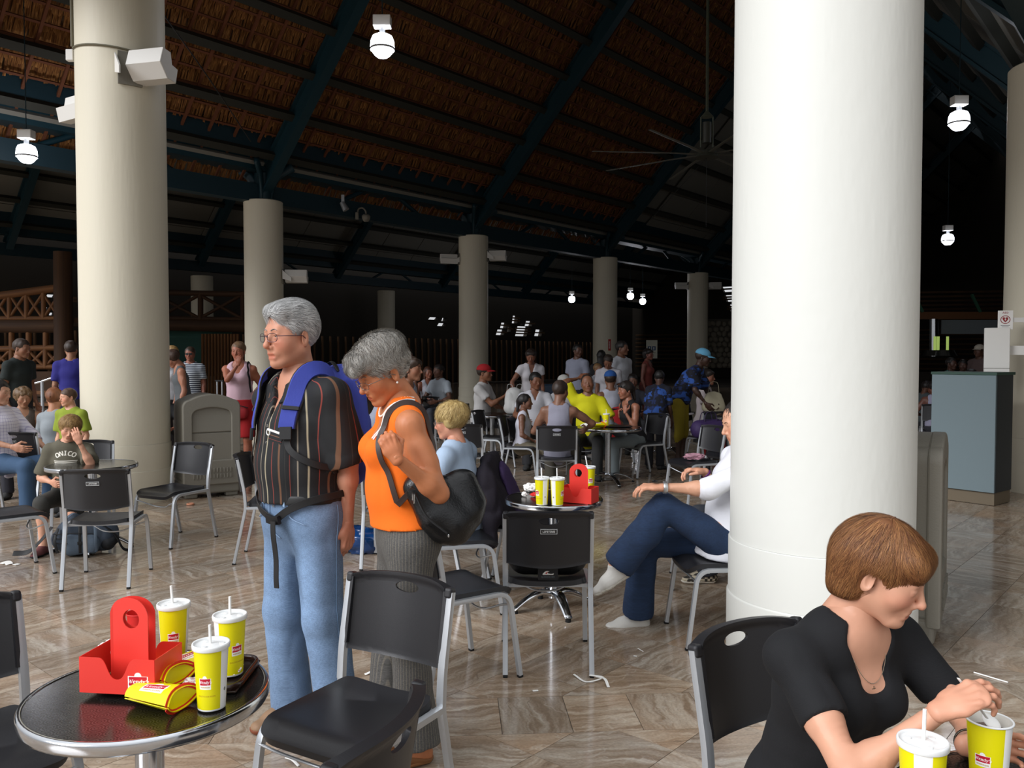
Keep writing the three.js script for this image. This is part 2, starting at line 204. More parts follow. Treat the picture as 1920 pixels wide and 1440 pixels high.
// valley beams and the flared steel heads on the columns
for (const v of [VALLEY, 0, VALLEY * 2]) { const g = hall('valley_beam'); const a = v === VALLEY ? -2 : 4; obj('lower_beam', box(54 - a, .42, .3, (54 + a) / 2, 5.42, -v), M.tealDark, g); obj('upper_beam', box(54 - a, .34, .5, (54 + a) / 2, 6.1, -v), M.teal, g);
  obj('gutter', box(54 - a, .5, 1.1, (54 + a) / 2, 6.5, -v), M.tealDark, g);
  for (let u = 3.6; u < 52; u += 7.35) obj('strut', [rod(V(u - 1.6, 5.5, -v), V(u - .4, 6.1, -v), .06), rod(V(u + 1.6, 5.5, -v), V(u + .4, 6.1, -v), .06)], M.teal, g); }
const capital = (u, v, y) => { const g = hall('column_head'); const arm = (a) => { const c = Math.cos(a), s = Math.sin(a); return sweep(curve([[u + c * .1, y, -v + s * .1], [u + c * .14, y + .4, -v + s * .14], [u + c * .32, y + .75, -v + s * .32], [u + c * .7, y + .98, -v + s * .7]], 8), .12, .22); }; obj('stub', cyl(.2, .2, .9, 16, u, y + .35, -v), M.teal, g); for (let k = 0; k < 4; k++) obj('arm', arm(k * Math.PI / 2 + Math.PI / 4), M.teal, g); };
[7.2, 14.6, 21.9, 29.3, 36.7].forEach((u) => capital(u, 15.75, 5.1)); capital(7.2, -.1, 4.9);
// ---------------------------------------------------------------- the far dark walls
{ // openings to the sky are cut through the far wall
  const wall = hall('wall_back'); const s = new THREE.Shape([[-14, 0], [33, 0], [33, 15], [-14, 15]].map((p) => new THREE.Vector2(...p)));
  const holes = []; // in (v, y) on the plane u = 52
  const left = hall('wall_left'), sl = new THREE.Shape([[1, 0], [53, 0], [53, 15], [1, 15]].map((p) => new THREE.Vector2(...p)));
  const hit = (px, py) => { const p = at(px, py, 1).sub(camera.position), q = camera.position, un = SA * p.x - CA * p.z, u0 = SA * (q.x - 1.6) - CA * (q.z + 4.3), vn = -CA * p.x - SA * p.z, v0 = -CA * (q.x - 1.6) - SA * (q.z + 4.3), tb = (52 - u0) / un, tl = vn > 0 ? (33 - v0) / vn : 1e9, onLeft = tl < tb, t = Math.min(tl, tb), w = q.clone().addScaledVector(p, t); return [onLeft, onLeft ? SA * (w.x - 1.6) - CA * (w.z + 4.3) : -CA * (w.x - 1.6) - SA * (w.z + 4.3), w.y]; };
  const slots = [[930, 618, 948, 628], [938, 605, 952, 615], [960, 592, 972, 606], [951, 611, 959, 622], [966, 612, 992, 630], [984, 602, 1000, 611], [1002, 618, 1018, 630], [976, 604, 982, 610], [803, 595, 824, 599], [828, 596, 838, 602], [820, 606, 838, 611], [86, 552, 106, 557], [72, 562, 80, 568], [82, 576, 94, 581], [92, 586, 104, 591], [128, 554, 139, 570], [128, 578, 139, 583], [1352, 536, 1380, 548], [1358, 552, 1384, 566], [1366, 570, 1386, 584]];
  for (const [a, b, c, d] of slots) { const [L, h0, y0] = hit(a, d), [, h1, y1] = hit(c, b), ha = Math.min(h0, h1), hb = Math.max(h0, h1), k = (hb - ha) * .18; (L ? sl : s).holes.push(new THREE.Path([[ha, y0], [hb - k, y0], [hb, y1], [ha + k, y1]].map((p) => new THREE.Vector2(...p)))); const n = Math.max(1, Math.round((d - b) / 5)); for (let q = 1; q < n; q++) { const y = lerp(y1, y0, q / n); L ? obj('louver', box(hb - ha + .1, .09, .06, (ha + hb) / 2, y, -32.9), M.slat, left) : obj('louver', box(.06, .12, hb - ha + .1, 51.9, y, -(ha + hb) / 2), M.slat, wall); } }
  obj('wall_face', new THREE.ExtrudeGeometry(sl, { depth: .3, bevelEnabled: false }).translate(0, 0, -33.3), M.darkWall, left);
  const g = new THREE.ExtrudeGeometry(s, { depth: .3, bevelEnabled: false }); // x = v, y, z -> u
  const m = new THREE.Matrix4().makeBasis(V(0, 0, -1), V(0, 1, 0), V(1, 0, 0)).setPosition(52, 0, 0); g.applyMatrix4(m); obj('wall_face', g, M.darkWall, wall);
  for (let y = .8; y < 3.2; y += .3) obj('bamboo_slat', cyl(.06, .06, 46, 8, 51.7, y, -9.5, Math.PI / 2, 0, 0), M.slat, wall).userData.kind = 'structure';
  for (let u = 4; u < 50; u += .5) obj('upright', cyl(.06, .07, 2.6, 6, u, 1.3, -32.85), M.slat, left);
  const right = hall('wall_right'); obj('wall_face', box(46, 15, .3, 29, 7.5, 14), M.darkWall, right);
}
// ---------------------------------------------------------------- black plastic cafe chairs on silver tube frames
const badgeMat = mat(0xffffff, .4, { map: canvasTex(256, 80, (c, w, h) => { c.fillStyle = '#cfd2d4'; c.fillRect(0, 0, w, h); c.fillStyle = '#0c0c0c'; c.fillRect(8, 8, w - 16, h - 16); c.fillStyle = '#e8eaea'; c.font = 'bold 44px sans-serif'; c.textAlign = 'center'; c.fillText('LIFETIME', w / 2, 56); }) });
function plate(w, h, d = .002) { const g = new THREE.BoxGeometry(w, h, d); return g; }
function makeChair() {
  const t = new THREE.Group(), X = .213;
  const P = (u, v) => { const x = (u - .5) * 2, z = (v - .5) * 2, bx = Math.abs(x), bz = Math.abs(z), q = Math.pow(Math.pow(bx, 7) + Math.pow(bz, 7), 1 / 7), m = Math.max(bx, bz) || 1, k = q ? m / q : 1; const X2 = x * k * .198, Z = z * k * .215 + .012, front = smooth(.13, .235, Z); return V(X2, .446 - .016 * (1 - x * x) * smooth(.24, -.1, Z) - front * front * .038 + .01 * smooth(-.12, -.21, Z), -Z * -1); };
  const seatP = (u, v) => P(u, 1 - v);
  obj('seat', shell(22, 22, seatP, (u, v) => .006 + .007 * Math.pow(Math.max(Math.abs(2 * u - 1), Math.abs(2 * v - 1)), 10)), M.plastic, t);
  const B = (u, v) => { const x = (u - .5) * 2, y = lerp(.548 + .018 * x * x - .012, .822 - .012 * Math.pow(Math.abs(x), 4), v); return V(x * .203, y, -.196 - (y - .46) * .16 - .052 * (1 - x * x) + .012 * smooth(.93, 1, v) * 0); };
  const el = (u, v, k = 1) => Math.hypot((u - .5) / (.125 * k), (v - .84) / (.064 * k));
  const back = obj('backrest', [shell(40, 40, B, (u, v) => .0055 + .009 * smooth(.9, .98, v) + .004 * Math.pow(Math.abs(2 * u - 1), 12) + .003 * smooth(.04, .0, v), { keep: (u, v) => el(u, v) > 1, snap: (u, v) => { const k = el(u, v); return [.5 + (u - .5) / k, .84 + (v - .84) / k]; } }), ...[-1, 1].map((s) => rbox(.030, .036, .036, .010, s * (X - .003), .797, -.248, -.16, 0, 0)), ...[-1, 1].map((s) => bar(V(s * (X - .014), .575, -.208), V(s * (X - .014), .80, -.249), .012, .03, V(0, 0, 1)))], M.plastic, t);
  for (const s of [-1, 1]) {
    const rear = obj('leg', sweep(bend([[s * X, .012, -.28], [s * X, .42, -.192], [s * X, .46, -.192]], .03), .022, .026, { n: 12, round: .22, up: [1, 0, 0], crease: .5 }), M.silver, t); obj('foot_cap', rbox(.023, .014, .027, .004, s * X, .007, -.282), M.rubber, rear);
    obj('back_post', sweep(bend([[s * X, .45, -.191], [s * X, .55, -.198], [s * X, .80, -.247]], .06), .022, .028, { n: 12, round: .22, up: [1, 0, 0], crease: .5 }), M.silver, t);
    const front = obj('leg', sweep(bend([[s * X, .428, -.19], [s * X, .428, .175], [s * (X + .012), .012, .232]], .075, 8), .022, .026, { n: 12, round: .22, up: [1, 0, 0], crease: .5 }), M.silver, t); obj('foot_cap', rbox(.023, .014, .027, .004, s * (X + .012), .007, .233), M.rubber, front);
  }
  obj('stretcher', sweep(curve([[-X, .37, .19], [-.15, .352, .175], [-.06, .318, .13], [.06, .318, .13], [.15, .352, .175], [X, .37, .19]], 24), .011, .011, { n: 6, round: 1 }), M.silver, t);
  obj('seat_rail', bar(V(-X, .425, -.16), V(X, .425, -.16), .018, .018), M.silver, t); obj('seat_rail', bar(V(-X, .418, .12), V(X, .418, .12), .018, .014), M.silver, t);
  const b = obj('badge', plate(.082, .026, .004), badgeMat, back); b.position.set(0, .725, -.2975); b.rotation.set(-.158, Math.PI, 0); // on the rear of the backrest
  return t;
}
const chairProto = makeChair();
function chair(x, z, deg, label, o2, group = 'black cafe chairs') { const c = chairProto.clone(); c.name = numbered('cafe_chair'); c.position.set(x, 0, z); c.rotation.y = deg * Math.PI / 180; scene.add(c); if (o2) c.children.find((k) => k.name === 'backrest').children.length = 0; return tag(c, label, 'chair', group); }
const pxChair = (px, py, deg, label) => { const p = onFloor(px, py); return chair(p.x, p.z, deg, label); };
// deg 0 faces the camera, 90 faces right, -90 left, 180 away
chair(-.511, -2.62, -30, 'empty black chair in front of the couple, its seat and grey backrest facing us');
chair(-.52, -1.81, -107, 'black chair cut off by the bottom edge, only its curved backrest showing', true);
chair(.18, -4.33, 180, 'black chair seen from behind at the middle table, black bag on its seat');
chair(-.28, -4.10, 125, 'black chair just behind the orange top woman, seat towards the middle table');
chair(-.34, -5.2, 104, 'black chair half hidden behind the black leather handbag, facing right');
chair(.10, -5.66, 80, 'black chair draped with a dark purple jacket at the middle table');
chair(1.16, -4.66, -86, 'black chair the young man in the white shirt sits on');
chair(.80, -2.10, 34, 'black chair under the woman in the black t-shirt, white showing through its slot');
chair(-1.563, -2.375, 51, 'black chair at the left edge beside the front table with red carton');
chair(-3.65, -6.0, 135, 'black chair at the left edge with only seat and front legs in view');
chair(-2.86, -5.85, 189, 'black chair seen from behind at the left round table, backpack under it');
chair(-2.9, -7.07, -25, 'black chair in front of the beige litter bin, seen from the side');
chair(-4.98, -8.6, 176, 'black chair behind the boy in the dark t-shirt, back towards us');
chair(-5.5, -8.35, 92, 'black chair under the man in the checked shirt at the left edge');
chair(-3.75, -7.25, 20, 'black chair the boy covering his face sits on');
chair(-.88, -6.35, 176, 'black chair behind the man and woman, only its long silver legs in view');
chair(-1.85, -6.5, 96, 'black chair hidden behind the man, one slanting silver leg left of his jeans');
chair(-.5, -5.75, -112, 'black chair the blonde woman in pale blue sits on');
chair(.50, -9.35, 178, 'black chair under the person in the grey sleeveless shirt, seen from behind');
chair(.12, -10.55, 80, 'black chair the small girl in the white top sits on');
chair(.98, -11.15, -8, 'black chair under the man in the yellow shirt');
chair(1.72, -10.95, -64, 'black chair under the tanned woman in the black vest');
chair(1.98, -9.0, -68, 'black chair with a pink cloth on its seat, right of the far round table');
chair(2.55, -9.7, -64, 'black chair in front of the red suitcase, turned left');
chair(-.52, -9.6, 172, 'black chair seen from behind, left of the small girl');
chair(-.25, -11.6, 70, 'silver framed chair behind the small girl, its legs spread wide');
chair(-.55, -13.2, 70, 'black chair under the man in the red cap');
chair(1.5, -12.4, 202, 'black chair under the man in the blue cap');
chair(2.75, -11.7, 200, 'black chair among the seated crowd below the purple holdall');
chair(-1.4, -16.0, 142, 'black chair by the third column, under the man in the printed t-shirt');
chair(-.95, -12.0, -160, 'dark empty chair standing close to the third round column');
chair(6.86, -13.45, 158, 'black chair under the person in the white racer-back vest, behind the cabinet');
chair(3.0, -13.1, 66, 'black chair under the woman in white before the stone wall');
chair(1.35, -5.75, -100, 'black chair behind the young man in the white shirt, by his elbow');
// ---------------------------------------------------------------- round tables
const tableTex = tex(512, 512, (u, v) => { const r = Math.hypot((u * 16 % 1) - .5, (v * 16 % 1) - .5), a = Math.sin(r * 34), n = tfbm(u, v, 6, 6, 3); return .55 + .18 * a + .12 * n; });
const tableRough = tex(512, 512, (u, v) => { const r = Math.hypot((u * 16 % 1) - .5, (v * 16 % 1) - .5); return .14 + .12 * Math.abs(Math.sin(r * 34)) + .05 * tfbm(u, v, 30, 30, 2); }, { data: true });
M.tableTop = mat(0x9a9690, 1, { map: tableTex, roughnessMap: tableRough, metalness: .9 });
function roundTable(x, z, r, label, h = .70) {
  const t = thing('round_table', label, 'table', [x, 0, z], .3);
  const top = new THREE.CircleGeometry(r - .012, 64).rotateX(-Math.PI / 2).translate(0, h, 0);
  obj('tabletop', [top, lathe([[0, h - .02], [r - .012, h - .02], [r - .012, h - .001]], 64)], M.tableTop, t);
  obj('rim', lathe([[r - .016, h - .03], [r - .004, h - .032], [r, h - .024], [r, h - .006], [r - .004, h + .002], [r - .014, h + .002], [r - .016, h - .002]], 72), M.steel, t);
  obj('pedestal', [cyl(.036, .036, h - .1, 24, 0, h / 2 + .03, 0), cyl(.12, .12, .012, 24, 0, h - .036, 0)], M.steel, t);
  for (let k = 0; k < 4; k++) { const a = k * Math.PI / 2, R = r * .85; const leg = obj('leg', sweep(curve([[0, .10, 0], [R * .3, .118, 0], [R * .65, .085, 0], [R, .022, 0]].map(([q, y]) => [q * Math.cos(a), y, q * Math.sin(a)]), 14), .085, .034, { taper: (q) => 1 - .45 * q, round: .4, n: 10 }), M.steel, t); obj('foot', cyl(.016, .018, .02, 12, R * .97 * Math.cos(a), .010, R * .97 * Math.sin(a)), M.rubber, leg); }
  return t;
}
const T1 = [-.955, -2.16, .70], T2 = [.26, -5.14, .70], T3 = [1.19, -10.3, .70], T4 = [-3.42, -6.75, .70], T5 = [1.33, -1.58, .70];
roundTable(-.955, -2.16, .305, 'round steel table in the left foreground holding the red carton, yellow cups and cartons');
roundTable(.26, -5.14, .305, 'round steel table in the middle with two yellow cups and a red carton');
roundTable(1.19, -10.3, .42, 'round steel table on a tall shiny post where the man in yellow sits');
roundTable(-3.42, -6.75, .345, 'empty round table in front of the boy with his hand on his face');
roundTable(1.04, -1.50, .335, 'round steel table at the bottom right corner under the woman\'s elbows');
roundTable(-.3, -12.6, .4, 'round table far back in front of the man in the red cap');
roundTable(2.5, -13.2, .4, 'round table in the crowd at the right behind the purple holdall');
// ---------------------------------------------------------------- drinks, cartons and wrappers
const YEL = '#eee400', RED = '#c4122f';
const badge = (c, x, y, s) => { c.save(); c.translate(x, y); c.scale(s, s); c.fillStyle = '#fff'; c.beginPath(); c.arc(0, -26, 22, 0, 7); c.fill(); c.fillRect(-62, -26, 124, 88); c.fillStyle = RED; c.beginPath(); c.moveTo(-56, -20); c.lineTo(56, -24); c.lineTo(56, 26); c.lineTo(-56, 30); c.fill(); c.fillStyle = '#fff'; c.font = 'italic bold 31px serif'; c.textAlign = 'center'; c.fillText("Wendy's", 0, 16); c.fillStyle = '#b08a10'; c.font = 'bold 15px sans-serif'; c.fillText('HAMBURGERS', 0, 50); c.restore(); };
const cupTex = canvasTex(1024, 512, (c, w, h) => { c.fillStyle = YEL; c.fillRect(0, 0, w, h); for (let k = 0; k < 2; k++) { const x = k * 512; c.fillStyle = '#fbfbf7'; c.fillRect(x + 300, 0, 130, h); badge(c, x + 130, 270, 1.05); c.fillStyle = '#b8901c'; c.font = 'bold 18px sans-serif'; c.textAlign = 'center'; c.fillText('QUALITY IS OUR RECIPE', x + 140, 400); c.fillStyle = '#8a8a80'; c.beginPath(); c.arc(x + 365, 360, 16, 0, 7); c.fill(); } });
M.cup = mat(0xffffff, .42, { map: cupTex }); M.lid = new THREE.MeshPhysicalMaterial({ color: 0xf3f5f4, roughness: .3 }); M.straw = mat(0xf6f6f2, .45); M.cupIn = mat(0xf2f0e6, .6); M.cola = mat(0x5a3a2a, .3);
function cup(p, label, turn = 0, o = {}) {
  const t = thing('paper_cup', label, 'cup', p, turn, o.group), h = o.h ?? .158, s = o.s ?? 1;
  obj('cup_wall', lathe([[.0335 * s, .004], [.042 * s, h]], 40), M.cup, t); obj('base_rim', lathe([[.029 * s, .008], [.031 * s, .004], [.032 * s, .001], [.0335 * s, .001], [.0337 * s, .005]], 40), M.lid, t); obj('cup_base', cyl(.03 * s, .03 * s, .004, 32, 0, .006, 0), M.cupIn, t);
  if (!o.open) {
    obj('lid', lathe([[.0425 * s, h - .008], [.0455 * s, h - .007], [.0462 * s, h + .002], [.0445 * s, h + .006], [.041 * s, h + .005], [.040 * s, h + .001], [.020, h + .001], [.018, h + .003], [.006, h + .003], [0, h + .003]], 40), M.lid, t);
    for (let k = 0; k < 3; k++) obj('lid_button', cyl(.006, .007, .003, 12, .026 * Math.cos(k * 2.1 + 1), h + .002, .026 * Math.sin(k * 2.1 + 1)), M.lid, t);
    const L = o.straw ?? .052, tilt = o.tilt ?? .18; obj('straw', [rod(V(0, h - .05, 0), V(Math.sin(tilt) * L * 1.1, h + L, .003), .0036, .0036, 10)], M.straw, t);
  } else { obj('rim', tr(new THREE.TorusGeometry(.043 * s, .0022, 8, 40), 0, h, 0, Math.PI / 2), M.lid, t); obj('frozen_drink', lathe([[0, h - .016], [.02, h - .014], [.032 * s, h - .02], [.0375 * s, h - .022]], 28), M.cola, t); obj('inner_wall', lathe([[.0335 * s, .03], [.0408 * s, h]], 40), new THREE.MeshStandardMaterial({ color: 0xf2f0e6, roughness: .6, side: THREE.DoubleSide }), t); }
  return t;
}
M.carton = mat(0xea3a30, .45); M.cartonIn = mat(0xb58a5e, .8);
const cartonTex = canvasTex(512, 256, (c, w, h) => { c.fillStyle = '#ea3a30'; c.fillRect(0, 0, w, h); badge(c, 400, 150, 1.1); }); M.cartonPrint = mat(0xffffff, .45, { map: cartonTex });
function carrier(p, turn, label, s = 1) { // a red folded carton with a tall handle panel between its two bays
  const t = thing('drink_carrier', label, 'carton', p, turn); t.scale.setScalar(s);
  const W = .205, D = .135, H = .092, th = .0022;
  const side = (z, name, m) => { const sh = new THREE.Shape(); sh.moveTo(-W / 2, 0); sh.lineTo(W / 2, 0); sh.lineTo(W / 2, H); sh.lineTo(W * .24, H); sh.bezierCurveTo(W * .12, H * .98, W * .14, H * .42, 0, H * .40); sh.bezierCurveTo(-W * .14, H * .42, -W * .12, H * .98, -W * .24, H); sh.lineTo(-W / 2, H); sh.closePath(); const g = extrude(sh, th); const P = g.attributes.position, u = g.attributes.uv; for (let i = 0; i < P.count; i++) u.setXY(i, P.getX(i) / W + .5, P.getY(i) / H * .9 + .05); return obj(name, g.translate(0, 0, z - th / 2), m, t); };
  side(D / 2, 'printed_side', M.cartonPrint); side(-D / 2, 'side_panel', M.carton);
  for (const x of [-1, 1]) obj('end_panel', box(th, H, D, x * W / 2, H / 2, 0), M.carton, t);
  obj('bottom', box(W, th, D, 0, th, 0), M.cartonIn, t);
  const handle = () => { const hs = new THREE.Shape(); hs.moveTo(-.058, 0); hs.lineTo(.058, 0); hs.lineTo(.058, .185); hs.bezierCurveTo(.05, .218, .025, .228, 0, .228); hs.bezierCurveTo(-.025, .228, -.05, .218, -.058, .185); hs.closePath(); return hs; };
  for (const [k, a] of [[0, .18], [1, -.14]]) obj('handle_panel', tr(extrude(handle(), th, 0, [circlePath(0.006, .172, .025)]), 0, .004, 0).rotateY(a).translate(0, 0, k ? .008 : -.008), M.carton, t);
  return t;
}
const fryTex = canvasTex(256, 256, (c, w, h) => { c.fillStyle = YEL; c.fillRect(0, 0, w, h); c.fillStyle = '#d8281e'; c.fillRect(0, 0, w, 26); c.fillStyle = '#ffe35a'; c.font = 'bold 22px sans-serif'; c.fillText('BIGGIE', 90, 21); badge(c, 128, 140, 1); }); M.fry = mat(0xffffff, .4, { map: fryTex }); M.fryPlain = mat(0xeee400, .4);
function fryCarton(p, turn, label, tilt = 0, s = 1) { // an empty chip carton lying on its flat side
  const t = thing('food_carton', label, 'carton', p, turn, 'yellow food cartons'); t.rotation.z = tilt; t.scale.setScalar(s * 1.15);
  const P = (sgn) => (u, v) => { const x = (u - .5) * .13, w = lerp(.075, .098, u), z = (v - .5) * w, k = 1 - Math.pow(Math.abs(2 * v - 1), 2.6); return V(x + .01 * (1 - k), .024 + sgn * (.002 + .021 * k * (.55 + .45 * u)), z); };
  const a = shell(12, 14, (u, v) => P(1)(u, 1 - v), () => .0008); obj('printed_face', a, M.fry, t); obj('plain_face', shell(12, 14, P(-1), () => .0008), M.fryPlain, t);
  obj('red_band', sweep([...Array(25)].map((_, i) => { const q = i / 24 * 2 * Math.PI, z = Math.cos(q) * .0495, k = 1 - Math.pow(Math.abs(Math.cos(q)), 2.6); return [.060 + .01 * (1 - k), .024 + Math.sign(Math.sin(q)) * (.0025 + .0215 * k), z]; }), .013, .0018, { up: [1, 0, 0], n: 4 }), M.red, t);
  obj('end_face', shell(3, 14, (u, v) => { const k = 1 - Math.pow(Math.abs(2 * v - 1), 2.6), y = (u - .5) * 2; return V(.052 + .02 * (1 - k), .024 + y * (.0015 + .0205 * k), (v - .5) * .097); }, () => .0006), M.fryPlain, t);
  return t;
}
function crumple(name, p, r, m, label, cat = 'wrapper', sq = [1, .6, 1], soft = false) { let g = new THREE.IcosahedronGeometry(r, 4), P = g.attributes.position, k = rr(0, 50); for (let i = 0; i < P.count; i++) { const v = V().fromBufferAttribute(P, i), n = v.clone().normalize(); const q = 1 + .42 * Math.abs(noise3(n.x * 2.2 + k, n.y * 2.2, n.z * 2.2)) - .3 * Math.abs(noise3(n.x * 5 + k, n.y * 5, n.z * 5 + 9)); P.setXYZ(i, n.x * r * q * sq[0], Math.max(n.y * r * q * sq[1], -r * sq[1] * .8) + r * sq[1] * .8, n.z * r * q * sq[2]); } g.deleteAttribute('normal'); if (soft) { g.deleteAttribute('uv'); g = mergeVertices(g, 1e-5); } g.computeVertexNormals(); const o = obj(name, g, m); o.position.copy(p); return tag(o, label, cat); }
const wrapTex = canvasTex(256, 256, (c, w, h) => { c.fillStyle = '#f4f3ef'; c.fillRect(0, 0, w, h); c.fillStyle = '#9b2d4a'; c.font = 'italic bold 20px serif'; for (let j = 0; j < 8; j++) for (let i = 0; i < 4; i++) c.fillText("Wendy's", i * 76 + (j % 2) * 30 - 20, j * 34 + 20); }); M.wrapper = mat(0xffffff, .45, { map: wrapTex, metalness: .05 });
const onT = (T, px, py, dy = 0) => onFloor(px, py, T[2] + dy + .0035);
// front left table
{
  const tray = thing('tray', 'dark brown plastic tray under the red carton on the front table', 'tray', [T1[0] + .055, .7025, T1[1] - .085], .02);
  obj('tray_bed', rbox(.36, .006, .23, .003, 0, .004, 0), mat(0x1d120d, .3), tray); const R = [[-.18, .012, -.115], [.18, .012, -.115], [.18, .012, .115], [-.18, .012, .115], [-.18, .012, -.115]]; obj('tray_lip', sweep(bend(R, .05), .012, .02, { up: [0, 1, 0] }), mat(0x2a1710, .25), tray);
}
const dz = .012;
carrier(onT(T1, 248, 1282, dz), -.12, 'open red cardboard drink carrier with a tall handle on the front left table');
cup(onT(T1, 327, 1236, dz), 'yellow cup standing behind the red carrier on the front table', 2.69, { tilt: .22 });
cup(onT(T1, 432, 1262, dz), 'yellow and white cup furthest right on the front table, crumpled wrapper at its foot', 3.2, { tilt: 0 });
cup(onT(T1, 397, 1325), 'nearest yellow cup on the front table, badge towards us', -.87, { tilt: .02, straw: .05 });
fryCarton(onT(T1, 296, 1322), -.35, 'empty yellow chip carton lying nearest the table edge', 0, 1.0);
fryCarton(onT(T1, 300, 1278, .012), -.45, 'yellow chip carton lying against the red carrier, second from the table edge', .08, .95);
fryCarton(onT(T1, 350, 1258, .016), .55, 'yellow chip carton half hidden behind the nearest cup', .15, .9);
crumple('wrapper', onT(T1, 362, 1292, .004), .026, M.wrapper, 'crumpled white printed wrapper left of the nearest cup'); crumple('wrapper', onT(T1, 437, 1262, .012), .026, M.wrapper, 'crumpled printed wrapper in front of the cup furthest right on the front table');
{ const p = onT(T1, 218, 1296, .004); const o = obj('straw_wrapper', sweep(curve([[-.035, .004, .012], [-.02, .006, .004], [.01, .005, .002], [.035, .004, -.006]], 10), .012, .005), M.paper); o.position.copy(p); tag(o, 'torn white paper straw sleeve lying beside the nearest chip carton', 'wrapper'); }
{ const p = onT(T1, 205, 1230, .05); crumple('napkin', p, .028, M.paper, 'crumpled white napkin tucked behind the left end of the red carrier', 'napkin', [1.1, .8, .8]); }
{ const c = obj('red_cup', [lathe([[.030, 0], [.036, .09], [.0385, .092], [.0385, .096], [.035, .094], [.029, .004], [0, .004]], 28)], M.red); c.position.copy(onT(T1, 262, 1205)); tag(c, 'plain red cup behind the handle of the front red carrier', 'cup'); }
// middle table
carrier(onT(T2, 1086, 940), 2.7, 'red cardboard drink carrier with a round handle hole on the middle table', .98);
cup(onT(T2, 1016, 946), 'yellow and white cup on the left of the two on the middle table', -1.71, { tilt: -.06, straw: .06 });
cup(onT(T2, 1045, 947), 'yellow and white cup beside the red carrier on the middle table', 3.3, { tilt: .04, straw: .06 });
cup(onT(T2, 1104, 921), 'pale cup half hidden behind the red carrier on the middle table', 2.6, { tilt: .35, straw: .07 });
crumple('wrapper', onT(T2, 996, 921), .04, M.paper, 'opened white food wrapper behind the cups on the middle table', 'wrapper', [1.2, .7, .9]); crumple('sauce_tub', onT(T2, 983, 930), .017, M.paper, 'small white sauce tub at the left rim of the middle table', 'tub', [1, .8, 1]); crumple('red_wrapper', onT(T2, 1006, 930), .03, M.red, 'red paper scrap behind the left cup of the middle table', 'wrapper', [1.2, .4, .8]);
// table of the man in yellow
cup(onT(T3, 1137, 800), 'yellow cup standing alone on the far round table', 2, { straw: .06 }); fryCarton(onT(T3, 1118, 802), .4, 'small yellow carton on the far round table', 0, 1.2); crumple('wrapper', onT(T3, 1098, 801), .05, M.paper, 'loose grey foil wrapper at the left of the far round table', 'wrapper', [1.3, .5, .8]);
{ const tr3 = obj('tray', rbox(.34, .015, .24, .006, 0, .01, 0), mat(0x161010, .4)); tr3.position.copy(onT(T3, 1158, 800)); tag(tr3, 'black tray on the far round table beside the lone cup', 'tray'); }
// bottom right table
cup(V(.772, .7035, -1.54), 'lidded yellow and white cup with a straw, at the bottom edge before the seated woman', -2.67, { s: 1.0, h: .152, tilt: -.12, straw: .06 });
const iceCup = cup(V(.975, .7035, -1.675), 'open yellow cup of frozen drink held by the woman in black', -1.62, { open: true, h: .135, s: 1.0 });
// ---------------------------------------------------------------- litter bins
function litterBin(x, z, deg, label) {
  const t = thing('litter_bin', label, 'bin', [x, 0, z], deg * Math.PI / 180), W = .60, D = .56, H = 1.04, y0 = .06;
  const prof = (w, h, lift, r = .07) => { const s = new THREE.Shape(); s.moveTo(-w / 2, 0); s.lineTo(w / 2, 0); s.lineTo(w / 2, h - lift - r); s.quadraticCurveTo(w / 2, h - lift, w / 2 - r, h - lift + .012); s.quadraticCurveTo(0, h + lift * .9, -w / 2 + r, h - lift + .012); s.quadraticCurveTo(-w / 2, h - lift, -w / 2, h - lift - r); return s; };
  obj('body', [extrude(prof(W - .03, H - y0, .07), D - .03, .015, [], { curve: 20 }).translate(0, y0 + .1, -(D - .03) / 2)], M.bin, t);
  const fr = prof(W - .005, H - y0 + .006, .07), inner = new THREE.Path(); const hw = .22, ht = .83; inner.moveTo(-hw, .25); inner.lineTo(-hw, ht - .08); inner.quadraticCurveTo(-hw, ht, -hw + .1, ht + .015); inner.quadraticCurveTo(0, ht + .05, hw - .1, ht + .015); inner.quadraticCurveTo(hw, ht, hw, ht - .08); inner.lineTo(hw, .25); inner.closePath();
  obj('front_frame', extrude(fr, .05, .012, [inner], { curve: 20 }).translate(0, y0 + .1, D / 2 - .03), M.bin, t);
  const door = obj('door', rbox(.425, .36, .02, .008, 0, .545, D / 2 + .002), M.bin, t); obj('flap', rbox(.42, .20, .016, .008, 0, .835, D / 2 + .0, -.08), M.bin, t); obj('door_recess', box(.43, .62, .01, 0, .65, D / 2 - .012), M.binDark, t);
  obj('base', [rbox(W + .01, .14, D + .01, .03, 0, .115, 0)], M.bin, t); obj('base_groove', rbox(W + .004, .02, D + .004, .008, 0, .195, 0), M.binDark, t);
  for (const s of [-1, 1]) for (const q of [-1, 1]) obj('foot', rbox(.14, .06, .12, .02, s * .22, .03, q * .2), M.bin, t);
  for (let i = 0; i < 12; i++) for (let j = 0; j < 2; j++) obj('rib', rbox(.012, .05, .02, .004, -.2 + i * .036, .245 + j * .065, D / 2 + .034), M.bin, t);
  return t;
}
litterBin(-3.5, -9.5, 32, 'beige plastic litter bin between the left column and the man, chair in front of it');
litterBin(2.13, -4.74, 60, 'beige litter bin partly hidden behind the bright right column and the woman in black');
